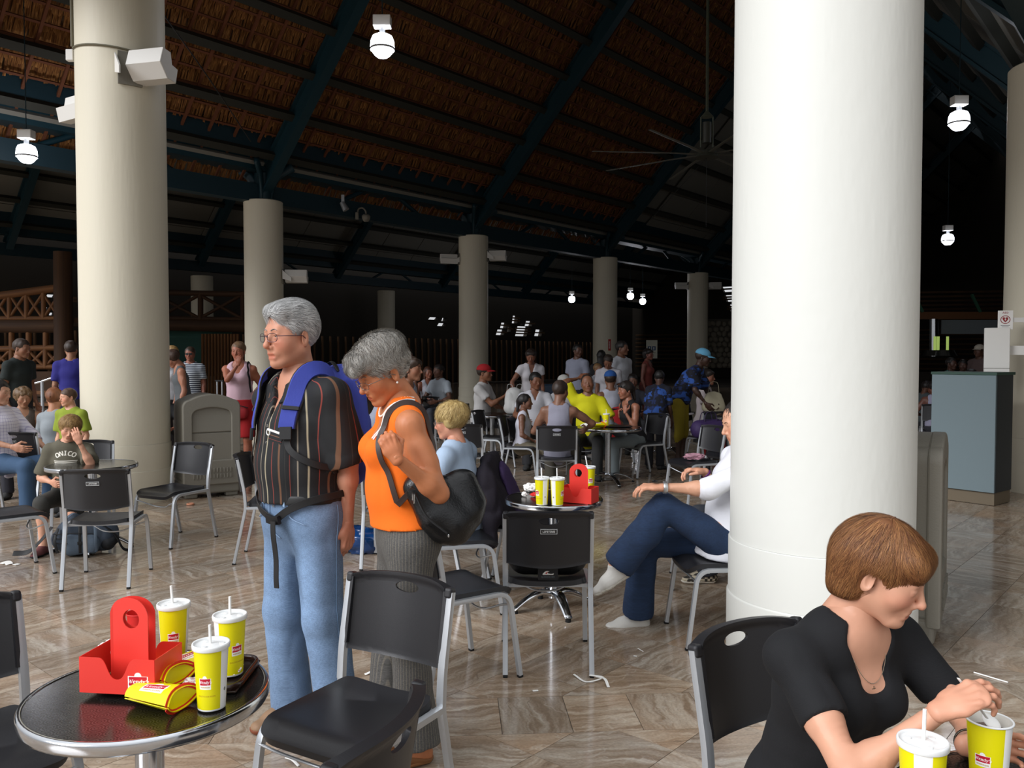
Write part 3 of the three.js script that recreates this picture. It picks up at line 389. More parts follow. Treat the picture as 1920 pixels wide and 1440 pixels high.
// ---------------------------------------------------------------- grey cabinet, white boxes and signs at the right
{
  const a = at(1848, 900, 8.85), t = thing('cabinet', 'blue grey cabinet with a dark side and brown plinth at the right edge', 'cabinet', [a.x - .02, 0, a.z - .25], -.9);
  obj('front_panel', rbox(.66, 1.24, .03, .004, -.0, .76, .22), M.grey, t); obj('side_panel', [box(.02, 1.24, .40, .322, .76, 0), box(.02, 1.24, .40, -.322, .76, 0)], M.greyDark, t); obj('back_panel', box(.64, 1.24, .02, 0, .76, -.2), M.greyDark, t); obj('worktop', rbox(.68, .03, .48, .004, 0, 1.395, 0), mat(0x2f4a40, .6), t); obj('plinth', box(.64, .13, .40, 0, .07, 0), mat(0x6b5f4c, .6), t);
  const c = cornerColumn.position;
  const b = thing('first_aid_case', 'white box mounted on the column above the grey cabinet', 'box', at(1868, 699, 9.28), -.5); obj('case', rbox(.25, .50, .12, .008, 0, .25, 0), M.whiteMetal, b); obj('lid_seam', box(.252, .006, .122, 0, .05, 0), M.binDark, b); obj('bracket', box(.3, .1, .03, .14, .25, -.07), M.whiteMetal, b);
  const s = thing('sign', 'small white sign with a red heart symbol over the white wall box', 'sign', at(1885, 600, 9.3), -.3);
  const m = mat(0xffffff, .5, { map: canvasTex(256, 384, (c, w, h) => { c.fillStyle = '#e9e7e2'; c.fillRect(0, 0, w, h); c.fillStyle = '#8a1c20'; c.font = 'bold 54px sans-serif'; c.textAlign = 'center'; c.fillText('AED', w / 2, 64); c.strokeStyle = '#8a1c20'; c.lineWidth = 14; c.beginPath(); c.arc(w / 2, 185, 78, 0, 7); c.stroke(); c.fillStyle = '#8a1c20'; c.beginPath(); c.moveTo(w / 2, 240); c.bezierCurveTo(50, 170, 80, 110, w / 2, 150); c.bezierCurveTo(176, 110, 206, 170, w / 2, 240); c.fill(); c.fillStyle = '#f2f0ec'; c.beginPath(); c.moveTo(134, 140); c.lineTo(112, 184); c.lineTo(128, 184); c.lineTo(120, 222); c.lineTo(146, 174); c.lineTo(130, 174); c.fill(); c.fillStyle = '#777'; c.fillRect(50, 300, 156, 10); c.fillRect(70, 325, 116, 10); }) });
  const pl = obj('sign_plate', plate(.15, .21, .004), m, s); obj('sign_mount', box(.22, .05, .03, .1, 0, -.03), M.whiteMetal, s);
}
// ---------------------------------------------------------------- pendant lamps: a lit bowl with its light inside it
M.glow = new THREE.MeshStandardMaterial({ color: 0xffffff, emissive: 0xf2f5ff, emissiveIntensity: 7, roughness: .4 });
function pendant(px, py, depth, label, s = 1) {
  const p = at(px, py, depth), t = thing('pendant_lamp', label, 'lamp', p, 0, 'hanging lamps');
  t.scale.setScalar(s);
  obj('globe', lathe([[0, -.14], [.075, -.138], [.11, -.11], [.165, -.035], [.168, -.015], [.16, .08], [.135, .14], [.09, .165], [0, .17]], 28), M.glow, t);
  obj('ring', lathe([[.166, -.045], [.17, -.035], [.17, -.02], [.166, -.012]], 28), M.silver, t);
  obj('neck', cyl(.04, .04, .12, 16, 0, .22, 0), M.silver, t); obj('gear_box', rbox(.24, .15, .16, .01, 0, .34, 0), M.whiteMetal, t); obj('stem', cyl(.008, .008, 7, 6, 0, 3.9, 0), M.tealDark, t);
  const l = new THREE.PointLight(0xf2f5ff, 3, 0, 2); l.position.copy(p); l.shadow.radius = 6; l.name = 'pendant_light'; scene.add(l);
  return t;
}
pendant(717, 88, 11.6, 'lit hanging lamp at the top between the two thatch rafters'); pendant(50, 290, 14.4, 'lit hanging lamp at the far left below the roof beam'); pendant(1798, 228, 14, 'lit hanging lamp right of the big white column'); pendant(1777, 450, 24, 'smaller lit lamp below the other one, right of the big column');
pendant(1072, 562, 40, 'tiny lit lamp left of the fourth column'); pendant(1182, 556, 40, 'tiny lit lamp right of the fourth column, upper of two'); pendant(1205, 566, 43, 'tiny lit lamp right of the fourth column, lower of two');
// ---------------------------------------------------------------- ceiling fan on a long rod
{
  const p = at(1325, 290, 14), t = thing('ceiling_fan', 'large dark ceiling fan with long thin blades hanging on a rod beside the white column', 'fan', p);
  obj('rod', cyl(.025, .025, 4.4, 10, 0, 2.9, 0), mat(0x454b3c, .5), t); obj('motor_cage', [rod(V(-.1, .12, 0), V(-.1, .62, 0), .012), rod(V(.1, .12, 0), V(.1, .62, 0), .012), cyl(.02, .11, .1, 12, 0, .67, 0)], mat(0x5a6052, .5), t); obj('motor', [cyl(.075, .075, .34, 16, 0, .36, 0), cyl(.16, .2, .1, 20, 0, 0, 0)], mat(0x3a3c34, .5), t);
  for (let k = 0; k < 8; k++) { const a = k * Math.PI / 4 + .12, b = obj('blade', sweep([[.15, 0, 0], [.6, .01, 0], [1.95, .0, 0]], .09, .012, { taper: (q) => 1 - .35 * q }), mat(0x55564f, .4), t); b.rotation.y = a; }
  obj('stay_wire', [rod(V(0, -.05, 0), V(-.95, -1.1, .1), .004), rod(V(0, -.05, 0), V(0, -1.2, 0), .004)], M.black, t);
}
// ---------------------------------------------------------------- white emergency light boxes on the columns
function lightBox(c, y, deg, label, yaw = deg, len = .5) { // a folded bracket and a wedge shaped white box on the column face
  const a = deg * Math.PI / 180, t = thing('speaker_box', label, 'speaker', [c.x + Math.sin(a) * .45, y, c.z + Math.cos(a) * .45], a);
  obj('mount_plate', rbox(.24, .34, .02, .004, 0, -.02, .006), M.bin, t);
  obj('housing', extrude([[-.13, -.02], [-.02, -.15], [.11, -.16], [.14, -.02], [.05, 0], [.03, .12], [-.08, .13]], len, .008).translate(0, 0, .06).rotateY((yaw - deg) * Math.PI / 180), M.whiteMetal, t);
  obj('bracket', extrude([[0, 0], [.2, -.06], [.2, .02], [0, .20]], .012, .002).rotateY(-Math.PI / 2).translate(-.135, -.08, .01), M.whiteMetal, t); obj('bracket', extrude([[0, 0], [.18, .0], [.18, .06], [0, .16]], .012, .002).rotateY(-Math.PI / 2).translate(.14, -.12, .01), M.whiteMetal, t);
  return t;
}
const LC = leftColumn.position;
lightBox(LC, 4.60, 36, 'white angular box on a bracket high on the left column, facing us', 76, .40); lightBox(LC, 4.42, -122, 'white angular box on the far left side of the left column');
lightBox(rowColumns[1].position, 4.65, 80, 'white box on the right side of the third column top'); lightBox(rowColumns[1].position, 4.55, -75, 'white box on the left side of the third column top'); lightBox(rowColumns[3].position, 4.7, 85, 'white box right of the fifth column top'); lightBox(rowColumns[3].position, 4.7, -85, 'white box left of the fifth column top'); lightBox(rowColumns[0].position, 3.5, 95, 'pale box on the side of the second column, above the man\'s head');
{ const t = thing('loop_cable', 'thin cable running down the left column and looped round it at the white box', 'cable'); obj('cable', [sweep([[LC.x - .40, 8.4, LC.z + .24], [LC.x - .40, 4.86, LC.z + .24]], .03, .03, { up: [1, 0, 0] }), sweep(bend([...Array(13)].map((_, i) => { const a = -1.0 + i * .14; return [LC.x + Math.sin(a) * .462, 4.84 - i * .006, LC.z + Math.cos(a) * .462]; }), .02), .02, .02)], mat(0x6b6552, .7), t); obj('junction_box', rbox(.08, .12, .06, .01, LC.x - .44, 4.78, LC.z + .2), M.whiteMetal, t); }
{ const o = obj('stay_cable', sweep(curve([at(287, 0, 11.5), at(380, 130, 13), at(470, 265, 15.6)], 16), .018, .018), M.black); tag(o, 'thin dark cable sagging across the thatch right of the left column', 'cable'); }
{ const p = at(678, 405, 21.86), t = thing('security_camera', 'small pale dome camera on a curved arm under the roof beam', 'camera', p); obj('arm', sweep(curve([[-.08, .06, 0], [-.06, .14, 0], [.02, .16, 0], [.08, .1, 0], [.09, .02, 0]], 14), .035, .035, { round: 1 }), M.bin, t); obj('dome', lathe([[0, -.12], [.05, -.11], [.08, -.05], [.085, 0], [.06, .03], [0, .04]], 20, .09, 0, 0), M.bin, t); obj('base', rbox(.06, .14, .08, .01, -.09, 0, 0), M.bin, t); t.scale.setScalar(1.3); }
{ const p = at(645, 382, 21.35), t = thing('spotlight', 'small silver spotlight pointing down under the roof beam above the man', 'spotlight', p); obj('barrel', tr(cyl(.05, .07, .18, 14), 0, -.05, 0, 0, 0, .5), M.silver, t); obj('bracket', box(.06, .16, .05, -.02, .1, 0), M.silver, t); t.scale.setScalar(1.25); }
// ---------------------------------------------------------------- log balcony and stairs at the left
{
  const t = thing('log_balcony', 'two storey balcony of round brown logs with crossed railings, left of the left column', 'balcony'), D = 25, p = (x, y, d = D) => at(x, y, d);
  for (const [x, r] of [[118, .28], [-60, .25]]) obj('post', rod(V(p(x, 600).x, 0, -D), V(p(x, 500).x, 4.7, -D), r, r * .92, 14), M.logDark, t);
  obj('upper_rail', rod(p(-40, 560), p(108, 540), .12, .12, 10), M.log, t); obj('floor_log', [rod(p(-40, 612), p(108, 612), .2, .2, 10), box(6, .15, 3, p(30, 600).x, p(30, 600).y, -D - 1.6)], M.logDark, t); obj('mid_rail', rod(p(-40, 597), p(108, 597), .07, .07, 8), M.log, t); obj('lower_rail', rod(p(-40, 655), p(105, 652), .09, .09, 8), M.log, t); obj('foot_rail', rod(p(-40, 688), p(105, 688), .08, .08, 8), M.log, t);
  for (let x = -14; x < 105; x += 32) { obj('upright', rod(p(x, 598), p(x, 546), .075, .075, 8), M.log, t); obj('brace', [rod(p(x, 596), p(x + 30, 552), .05, .05, 8), rod(p(x, 552), p(x + 30, 596), .05, .05, 8)], M.log, t); obj('upright', rod(p(x + 4, 690), p(x + 4, 622), .085, .085, 8), M.log, t); obj('brace', [rod(p(x + 4, 686), p(x + 32, 658), .05, .05, 8), rod(p(x + 4, 658), p(x + 32, 686), .05, .05, 8)], M.log, t); }
  obj('wall_board', box(9, .75, .2, p(20, 700).x, .75, -D + .1), M.logDark, t);
}
{
  const t = thing('log_gallery', 'dark log gallery with crossed braces between the left column and the second column', 'balcony'), D = 29, p = (x, y, d = D) => at(x, y, d);
  obj('top_rail', rod(p(280, 548), p(470, 552), .1, .1, 8), M.logDark, t); obj('floor_beam', [rod(p(280, 608), p(480, 612), .22, .22, 10)], M.logDark, t); obj('bottom_rail', rod(p(280, 596), p(470, 599), .08, .08, 8), M.logDark, t);
  for (let x = 296; x < 460; x += 80) { obj('upright', rod(p(x, 600), p(x, 548), .1, .1, 8), M.logDark, t); obj('brace', [rod(p(x, 596), p(x + 76, 554), .06, .06, 8), rod(p(x, 554), p(x + 76, 596), .06, .06, 8)], M.logDark, t); }
  for (let x = 380; x < 450; x += 6) obj('slat', rod(p(x, 762), p(x, 626), .05, .05, 6), M.log, t);
  obj('green_panel', box(2.4, 1.7, .1, p(330, 650).x + .6, p(330, 660).y, -D - .4), mat(0x1f4f44, .7), t);
}
{ const t = thing('stair_rail', 'shiny steel handrail rising behind the boys at the left', 'handrail'), D = 15.5; obj('handrail', sweep(bend([at(52, 722, D), at(70, 718, D), at(100, 708, D), at(116, 708, D)], .1), .05, .05, { round: 1 }), M.steel, t); for (const x of [58, 79, 110]) obj('post', rod(V(at(x, 720, D).x, 0, -D), at(x, 714, D), .03, .03, 8), M.silver, t); obj('wood_steps', [0, 1, 2, 3].map((k) => rbox(1.6, .06, .4, .01, at(75, 760, D).x, .2 + k * .22, -D - .4 - k * .2)), M.log, t); }
// ---------------------------------------------------------------- far right: serving counter
{
  const t = thing('serving_counter', 'far dark counter with a brown fascia beam and grey panels, right of the big column', 'counter'), D = 30, p = (x, y, d = D) => at(x, y, d);
  obj('fascia_beam', bar(p(1690, 592), p(1960, 592), .3, .26), mat(0x6a4426, .7), t); for (let k = 0; k < 5; k++) obj('roof_pole', bar(p(1690, 549 + k * 8, D + .3 + k * .3), p(1960, 545 + k * 8, D + .3 + k * .3), .08, .07), M.logDark, t); for (const x of [1722, 1830]) obj('brace', bar(p(x - 8, 552, D - .2), p(x + 8, 585, D - .2), .08, .08), mat(0x2d5a44, .6), t);
  obj('menu_panel', bar(p(1766, 613), p(1960, 613), .1, .5), mat(0x7d8488, .6), t); obj('menu_panel', bar(p(1690, 613), p(1718, 613), .1, .45), mat(0x7d8488, .6), t); obj('flue', rod(p(1751, 668, D - .5), p(1751, 598, D - .5), .15, .14, 16), M.steel, t); obj('hood', cyl(.5, .62, .2, 20, p(1745, 662).x, p(1745, 662).y, -D + .6), M.steel, t);
  for (const x of [1729, 1735, 1752]) obj('lit_slot', plate(.09, .5, .02).translate(p(x, 645).x, p(x, 645).y, -D + .9), new THREE.MeshStandardMaterial({ color: 0xb8c87a, emissive: 0x9fb860, emissiveIntensity: .6 }), t);
  obj('counter_front', bar(V(p(1690, 700).x, .5, -D), V(p(1990, 700).x, .5, -D), .3, 1.0), M.darkWall, t);
}
{ const D = 37, t = thing('stone_wall', 'dark wall of rounded fieldstones right of the fifth column', 'wall'); tag(t, null, null, null, 'structure'); t.userData = { kind: 'structure' }; const a = at(1322, 690, D), b = at(1392, 598, D); const back = obj('mortar', box(b.x - a.x, b.y - a.y, .3, (a.x + b.x) / 2, (a.y + b.y) / 2, -D - .2), mat(0x4a463d, .95), t); const m = mat(0x6e685b, .95); const sg = new THREE.IcosahedronGeometry(.14, 1); let n = 0; for (let y = a.y + .12; y < b.y; y += .23) for (let x = a.x + .12 + (n++ % 2) * .1; x < b.x; x += .25) { const s = new THREE.Mesh(sg, m); s.name = 'stone'; s.position.set(x + rr(-.03, .03), y + rr(-.03, .03), -D - .03); s.scale.set(rr(.8, 1.1), rr(.7, 1), .6); s.rotation.z = rr(0, 6); t.add(s); } }
{ const p = at(1222, 655, 33), t = thing('notice_board', 'pale notice with blue pictograms on the pillar between the fourth and fifth columns', 'sign', p); obj('sign_board', plate(.44, .72, .03), mat(0xffffff, .7, { map: canvasTex(128, 210, (c, w, h) => { c.fillStyle = '#cfcfc0'; c.fillRect(0, 0, w, h); c.fillStyle = '#2a4f7a'; c.fillRect(18, 70, 40, 46); c.fillRect(68, 70, 40, 46); c.fillStyle = '#e8e8de'; c.fillRect(32, 78, 12, 30); c.fillRect(82, 78, 12, 30); c.fillStyle = '#8a8a7c'; c.fillRect(20, 140, 88, 8); c.fillRect(20, 158, 70, 8); }) }), t); obj('post', cyl(.04, .04, 2, 8, 0, -1.2, -.05), M.greyDark, t); }
{ const c = rowColumns[2].position, s = thing('fire_sign', 'narrow red sign on the fourth column', 'sign', [c.x + .12, 2.0, c.z + .455], .2); obj('sign_plate', plate(.1, .42, .01), mat(0xffffff, .6, { map: canvasTex(64, 256, (x, w, h) => { x.fillStyle = '#b3201c'; x.fillRect(0, 0, w, h); x.fillStyle = '#eee'; x.save(); x.translate(20, 128); x.rotate(Math.PI / 2); x.font = 'bold 34px sans-serif'; x.textAlign = 'center'; x.fillText('EXTINTOR', 0, 0); x.restore(); }) }), s); }
// ---------------------------------------------------------------- people: distance fields joined with a smooth minimum and meshed by surface nets
const A3 = (p) => p.isVector3 ? [p.x, p.y, p.z] : p;
function cap(a, b, ra, rb, k = .02, o = {}) { // tapered capsule; o.end cuts it square at b, o.start at a
  a = A3(a); b = A3(b); const bx = b[0] - a[0], by = b[1] - a[1], bz = b[2] - a[2], L2 = bx * bx + by * by + bz * bz || 1e-9, L = Math.sqrt(L2), r = Math.max(ra, rb), lo = [], hi = []; for (let i = 0; i < 3; i++) { lo.push(Math.min(a[i], b[i]) - r); hi.push(Math.max(a[i], b[i]) + r); }
  return { lo, hi, k, ...o, d: (x, y, z) => { x -= a[0]; y -= a[1]; z -= a[2]; const q = (x * bx + y * by + z * bz) / L2, t = q < 0 ? 0 : q > 1 ? 1 : q; const dx = x - bx * t, dy = y - by * t, dz = z - bz * t; let d = Math.sqrt(dx * dx + dy * dy + dz * dz) - (ra + (rb - ra) * t); if (o.end) d = Math.max(d, (q - 1) * L - (o.inf || 0)); if (o.start) d = Math.max(d, -q * L - (o.inf || 0)); return d; } };
}
function ell(c, R, k = .02, X = null, Y = null, o = {}) { // ellipsoid with optional axes X (side) and Y (up)
  c = A3(c); X = X ? A3(X) : [1, 0, 0]; Y = Y ? A3(Y) : [0, 1, 0]; const Z = [X[1] * Y[2] - X[2] * Y[1], X[2] * Y[0] - X[0] * Y[2], X[0] * Y[1] - X[1] * Y[0]], m = Math.max(...R), mn = Math.min(...R);
  return { lo: c.map((v) => v - m), hi: c.map((v) => v + m), k, ...o, d: (x, y, z) => { x -= c[0]; y -= c[1]; z -= c[2]; const p = (x * X[0] + y * X[1] + z * X[2]) / R[0], q = (x * Y[0] + y * Y[1] + z * Y[2]) / R[1], w = (x * Z[0] + y * Z[1] + z * Z[2]) / R[2]; const s = Math.sqrt(p * p + q * q + w * w); const g = Math.sqrt(p * p / R[0] / R[0] + q * q / R[1] / R[1] + w * w / R[2] / R[2]); return s < 1e-6 ? -mn : s * (s - 1) / g; } };
}
function ecap(a, b, X, A, B, k = .03) { // tapered limb of elliptical section: half axes A = [across, deep] at a and B at b
  a = A3(a); b = A3(b); X = A3(X); const d = [b[0] - a[0], b[1] - a[1], b[2] - a[2]], L = Math.hypot(...d), n = d.map((v) => v / L); const xn = X[0] * n[0] + X[1] * n[1] + X[2] * n[2]; X = X.map((v, i) => v - n[i] * xn); const xl = Math.hypot(...X); X = X.map((v) => v / xl); const Z = [X[1] * n[2] - X[2] * n[1], X[2] * n[0] - X[0] * n[2], X[0] * n[1] - X[1] * n[0]], m = Math.max(...A, ...B), lo = [], hi = []; for (let i = 0; i < 3; i++) { lo.push(Math.min(a[i], b[i]) - m); hi.push(Math.max(a[i], b[i]) + m); }
  return { lo, hi, k, d: (x, y, z) => { x -= a[0]; y -= a[1]; z -= a[2]; const q = (x * n[0] + y * n[1] + z * n[2]) / L, t = clamp(q, 0, 1), e = (q - t) * L, rx = lerp(A[0], B[0], t), rz = lerp(A[1], B[1], t), ry = (rx + rz) * .45; const p = (x * X[0] + y * X[1] + z * X[2]) / rx, w = (x * Z[0] + y * Z[1] + z * Z[2]) / rz, v = e / ry, s = Math.sqrt(p * p + w * w + v * v), g = Math.sqrt(p * p / rx / rx + w * w / rz / rz + v * v / ry / ry); return s < 1e-6 ? -Math.min(rx, rz) : s * (s - 1) / Math.max(g, 1e-6); } };
}
const smin = (a, b, k) => { const h = Math.max(k - Math.abs(a - b), 0) / k; return Math.min(a, b) - h * h * k * .25; };
function meshField(prims, cell, o = {}) { // o.inflate, o.clips [(x,y,z)=>d], o.warp(x,y,z)=>offset
  const inf = o.inflate ?? 0, add = prims.filter((p) => !p.sub), lo = [1e9, 1e9, 1e9], hi = [-1e9, -1e9, -1e9];
  for (const p of add) for (let i = 0; i < 3; i++) { lo[i] = Math.min(lo[i], p.lo[i]); hi[i] = Math.max(hi[i], p.hi[i]); }
  const mg = inf + cell * 3; const n = lo.map((v, i) => Math.ceil((hi[i] - v + 2 * mg) / cell) + 1), o0 = lo.map((v) => v - mg), [nx, ny, nz] = n, F = new Float32Array(nx * ny * nz).fill(1);
  for (const p of prims) {
    const k = p.k, e = p.inf ?? inf, m = (p.sub ? 0 : e) + k + cell * 2, a = [0, 1, 2].map((i) => Math.max(0, Math.floor((p.lo[i] - m - o0[i]) / cell))), b = [0, 1, 2].map((i) => Math.min(n[i] - 1, Math.ceil((p.hi[i] + m - o0[i]) / cell)));
    for (let z = a[2]; z <= b[2]; z++) for (let y = a[1]; y <= b[1]; y++) for (let x = a[0], i = (z * ny + y) * nx + a[0]; x <= b[0]; x++, i++) { const d = p.d(o0[0] + x * cell, o0[1] + y * cell, o0[2] + z * cell); if (p.sub) F[i] = -smin(-F[i], d - (p.inf ?? 0), k); else F[i] = smin(F[i], d - e, k); }
  }
  if (o.clips || o.warp) for (let z = 0, i = 0; z < nz; z++) for (let y = 0; y < ny; y++) for (let x = 0; x < nx; x++, i++) { if (F[i] > .08 || F[i] < -.12) continue; const X = o0[0] + x * cell, Y = o0[1] + y * cell, Z = o0[2] + z * cell; if (o.warp) F[i] += o.warp(X, Y, Z); if (o.clips) for (const c of o.clips) { const d = c(X, Y, Z); if (d > F[i]) F[i] = d; } }
  else if (o.clips) ;
  // surface nets
  const id = new Int32Array(nx * ny * nz).fill(-1), pos = [], idx = [], sx = 1, sy = nx, sz = nx * ny, C = [0, sx, sy, sx + sy, sz, sx + sz, sy + sz, sx + sy + sz], E = [[0, 1], [0, 2], [0, 4], [1, 3], [1, 5], [2, 3], [2, 6], [3, 7], [4, 5], [4, 6], [5, 7], [6, 7]];
  for (let z = 0; z < nz - 1; z++) for (let y = 0; y < ny - 1; y++) for (let x = 0; x < nx - 1; x++) {
    const i = (z * ny + y) * nx + x; let mask = 0; for (let c = 0; c < 8; c++) if (F[i + C[c]] < 0) mask |= 1 << c; if (mask === 0 || mask === 255) continue;
    let px = 0, py = 0, pz = 0, cnt = 0; for (const [p, q] of E) { const ip = mask >> p & 1, iq = mask >> q & 1; if (ip === iq) continue; const a = F[i + C[p]], b = F[i + C[q]], t = a / (a - b); px += (p & 1) + ((q & 1) - (p & 1)) * t; py += (p >> 1 & 1) + ((q >> 1 & 1) - (p >> 1 & 1)) * t; pz += (p >> 2) + ((q >> 2) - (p >> 2)) * t; cnt++; }
    id[i] = pos.length / 3; pos.push(o0[0] + (x + px / cnt) * cell, o0[1] + (y + py / cnt) * cell, o0[2] + (z + pz / cnt) * cell);
  }
  const quad = (a, b, c, d, f) => { if (a < 0 || b < 0 || c < 0 || d < 0) return; f ? idx.push(a, b, c, a, c, d) : idx.push(a, c, b, a, d, c); };
  for (let z = 1; z < nz - 1; z++) for (let y = 1; y < ny - 1; y++) for (let x = 1; x < nx - 1; x++) { const i = (z * ny + y) * nx + x, s = F[i] < 0; if (s !== F[i + sx] < 0) quad(id[i - sy - sz], id[i - sz], id[i], id[i - sy], s); if (s !== F[i + sy] < 0) quad(id[i - sx - sz], id[i - sx], id[i], id[i - sz], s); if (s !== F[i + sz] < 0) quad(id[i - sx - sy], id[i - sy], id[i], id[i - sx], s); }
  const g = new THREE.BufferGeometry(); g.setAttribute('position', new THREE.Float32BufferAttribute(pos, 3)); g.setIndex(idx); g.computeVertexNormals(); return g;
}
function paintG(g, f) { const P = g.attributes.position, N = g.attributes.normal, c = new Float32Array(P.count * 3); const v = V(), n = V(); for (let i = 0; i < P.count; i++) { v.fromBufferAttribute(P, i); n.fromBufferAttribute(N, i); c.set(f(v, n), i * 3); } g.setAttribute('color', new THREE.BufferAttribute(c, 3)); return g; }
const lin = (h) => { const c = new THREE.Color(h); return [c.r, c.g, c.b]; };
function uvWrap(g, cx, cz, r = .16) { const P = g.attributes.position, u = new Float32Array(P.count * 2); for (let i = 0; i < P.count; i++) { u[2 * i] = Math.atan2(P.getX(i) - cx, P.getZ(i) - cz) * r; u[2 * i + 1] = P.getY(i); } g.setAttribute('uv', new THREE.BufferAttribute(u, 2)); return g; }
// ------------------------------------------------ heads, in head axes: eyes at y = 0, face towards +z
const faceOf = (o) => { const f = o.fem ? 1 : 0, n = o.nose ?? 1, j = o.jaw ?? (f ? .92 : 1), op = o.mouth ?? 0; return [
  ell([0, .034, -.018], [.0745, .082, .094], .02), ell([0, .02, .035], [.064, .072, .052], .03), ell([0, -.035, .028], [.058 * j, .07, .056], .03),
  cap([-.047 * j, -.052, -.005], [-.018, -.098, .058], .022, .019, .025), cap([.047 * j, -.052, -.005], [.018, -.098, .058], .022, .019, .025), ell([0, -.100, .073], [.022, .018, .019], .02),
  cap([-.034, .017, .079], [.034, .017, .079], .011 - .002 * f, .011 - .002 * f, .018), ell([-.037, -.030, .056], [.025, .024, .022], .04), ell([.037, -.030, .056], [.025, .024, .022], .04),
  ell([-.031, -.001, .101], [.017, .0115, .014], .012, null, null, { sub: 1 }), ell([.031, -.001, .101], [.017, .0115, .014], .012, null, null, { sub: 1 }),
  cap([0, .010, .085], [0, -.030, .102 + .007 * n], .0075, .0090 * n, .012), ell([0, -.036, .102 + .007 * n], [.0105 * n, .0095, .0105], .008), ell([-.0120 * n, -.041, .094], [.0068, .0068, .010], .007), ell([.0120 * n, -.041, .094], [.0068, .0068, .010], .007), ...(o.age ? [-1, 1].flatMap((q) => [cap([q * .019, -.043, .094], [q * .031, -.074, .076], .0016, .0016, .006, { sub: 1 }), cap([q * .022, -.017, .094], [q * .040, -.021, .082], .0012, .0012, .005, { sub: 1 })]).concat([.036, .045, .054].map((y) => cap([-.03, y, .0935 - (y - .036) * .35], [.03, y, .0935 - (y - .036) * .35], .001, .001, .004, { sub: 1 }))) : []),
  ell([-.007, -.05, .1], [.0045, .003, .007], .004, null, null, { sub: 1 }), ell([.007, -.05, .1], [.0045, .003, .007], .004, null, null, { sub: 1 }),
  ell([0, -.062, .078], [.028, .02, .017], .02), cap([-.017, -.0655, .087], [.017, -.0655, .087], .0058 + .001 * f, .0058 + .001 * f, .008), cap([-.014, -.0765 - op * .5, .085], [.014, -.0765 - op * .5, .085], .0068 + .001 * f, .0068 + .001 * f, .008),
  cap([-.021, -.0705 - op * .25, .094], [.021, -.0705 - op * .25, .094], .0016 + op * .32, .0016 + op * .32, .004, { sub: 1 }),
  ...[-1, 1].flatMap((s) => [ell([s * .031, .0055 - (o.lid ?? 0), .0815], [.0155, .0058 + (o.lid ?? 0) * .6, .0108], .005), ell([s * .031, -.0078, .081], [.0145, .0042, .0095], .005), ell([s * .0785, -.012, -.012], [.0075, .031, .018], .008, [Math.cos(.25), 0, -s * Math.sin(.25)]), ell([s * .086, -.01, -.006], [.0075, .019, .0095], .006, null, null, { sub: 1 })]),
  cap([0, -.06, -.022], [0, -.17, -.045], .054 - .006 * f, .056 - .007 * f, .035),
]; };
const EYE_G = new THREE.SphereGeometry(.0122, 20, 14).rotateX(Math.PI / 2);
paintG(EYE_G, (v) => { const a = Math.acos(clamp(v.z / .0122, -1, 1)); return a < .2 ? [.005, .004, .004] : a < .46 ? [.10, .09, .07] : [.72, .68, .64]; });
M.eye = mat(0xffffff, .15, { vertexColors: true });
const skinMat = (c) => new THREE.MeshPhysicalMaterial({ color: 0xffffff, vertexColors: true, roughness: .5, sheen: .15, bumpMap: rep(speckBump, 1, 1), bumpScale: .0003 }); M.skin = skinMat();
// ------------------------------------------------ hands: fingers along +y, palm towards +z, thumb on the +x side
function handPrims(o) {
  const c = o.curl ?? .3, out = [ecap([0, -.02, 0], [0, .03, 0], [1, 0, 0], [.0265, .0215], [.038, .017], .015), ecap([0, .03, 0], [.002, .078, .002], [1, 0, 0], [.039, .016], [.040, .0125], .012)];
  const F = [[.031, .088, .070, .0088], [.011, .093, .078, .009], [-.010, .090, .072, .0086], [-.029, .080, .058, .0076]];
  F.forEach(([x, y, L, r], i) => { out.push(cap([x * .55, .02, -.010], [x * .97, y - .016, -.0065], .0055, .0062, .006), ell([x * .97, y - .012, -.0035], [r * 1.12, r * 1.2, r * 1.05], .004)); const cc = clamp((o.curls ? o.curls[i] : c) + (i - 1.5) * .02, -.1, 1.2); let a = cc * .95, p = [x * .97, y - .012, .003], sp = x * (o.spread ?? 2.4); for (const [f, da, rr2] of [[.46, 0, 1], [.31, cc * 1.35, .92], [.23, cc * .9, .84]]) { a += da; const q = [p[0] + L * f * Math.sin(sp) * Math.cos(a) * .6, p[1] + L * f * Math.cos(a), p[2] + L * f * Math.sin(a)]; out.push(cap(p, q, r * rr2 * 1.02, r * rr2 * .88, .0028)); p = q; } });
  const t = o.thumb ?? .5, b = [.026, .012, .006], m = [.026 + .036 * Math.cos(t * .7), .012 + .034, .008 + .024 * t], e = [m[0] + .008 - .022 * t, m[1] + .030, m[2] + .012 * t + .004]; out.push(cap(b, m, .0145, .0105, .012), cap(m, e, .0105, .0085, .005)); const n = e.map((v, i) => v + (e[i] - m[i]) * .3); out.push(cap(e, n, .0085, .0075, .004));
  return out;
}
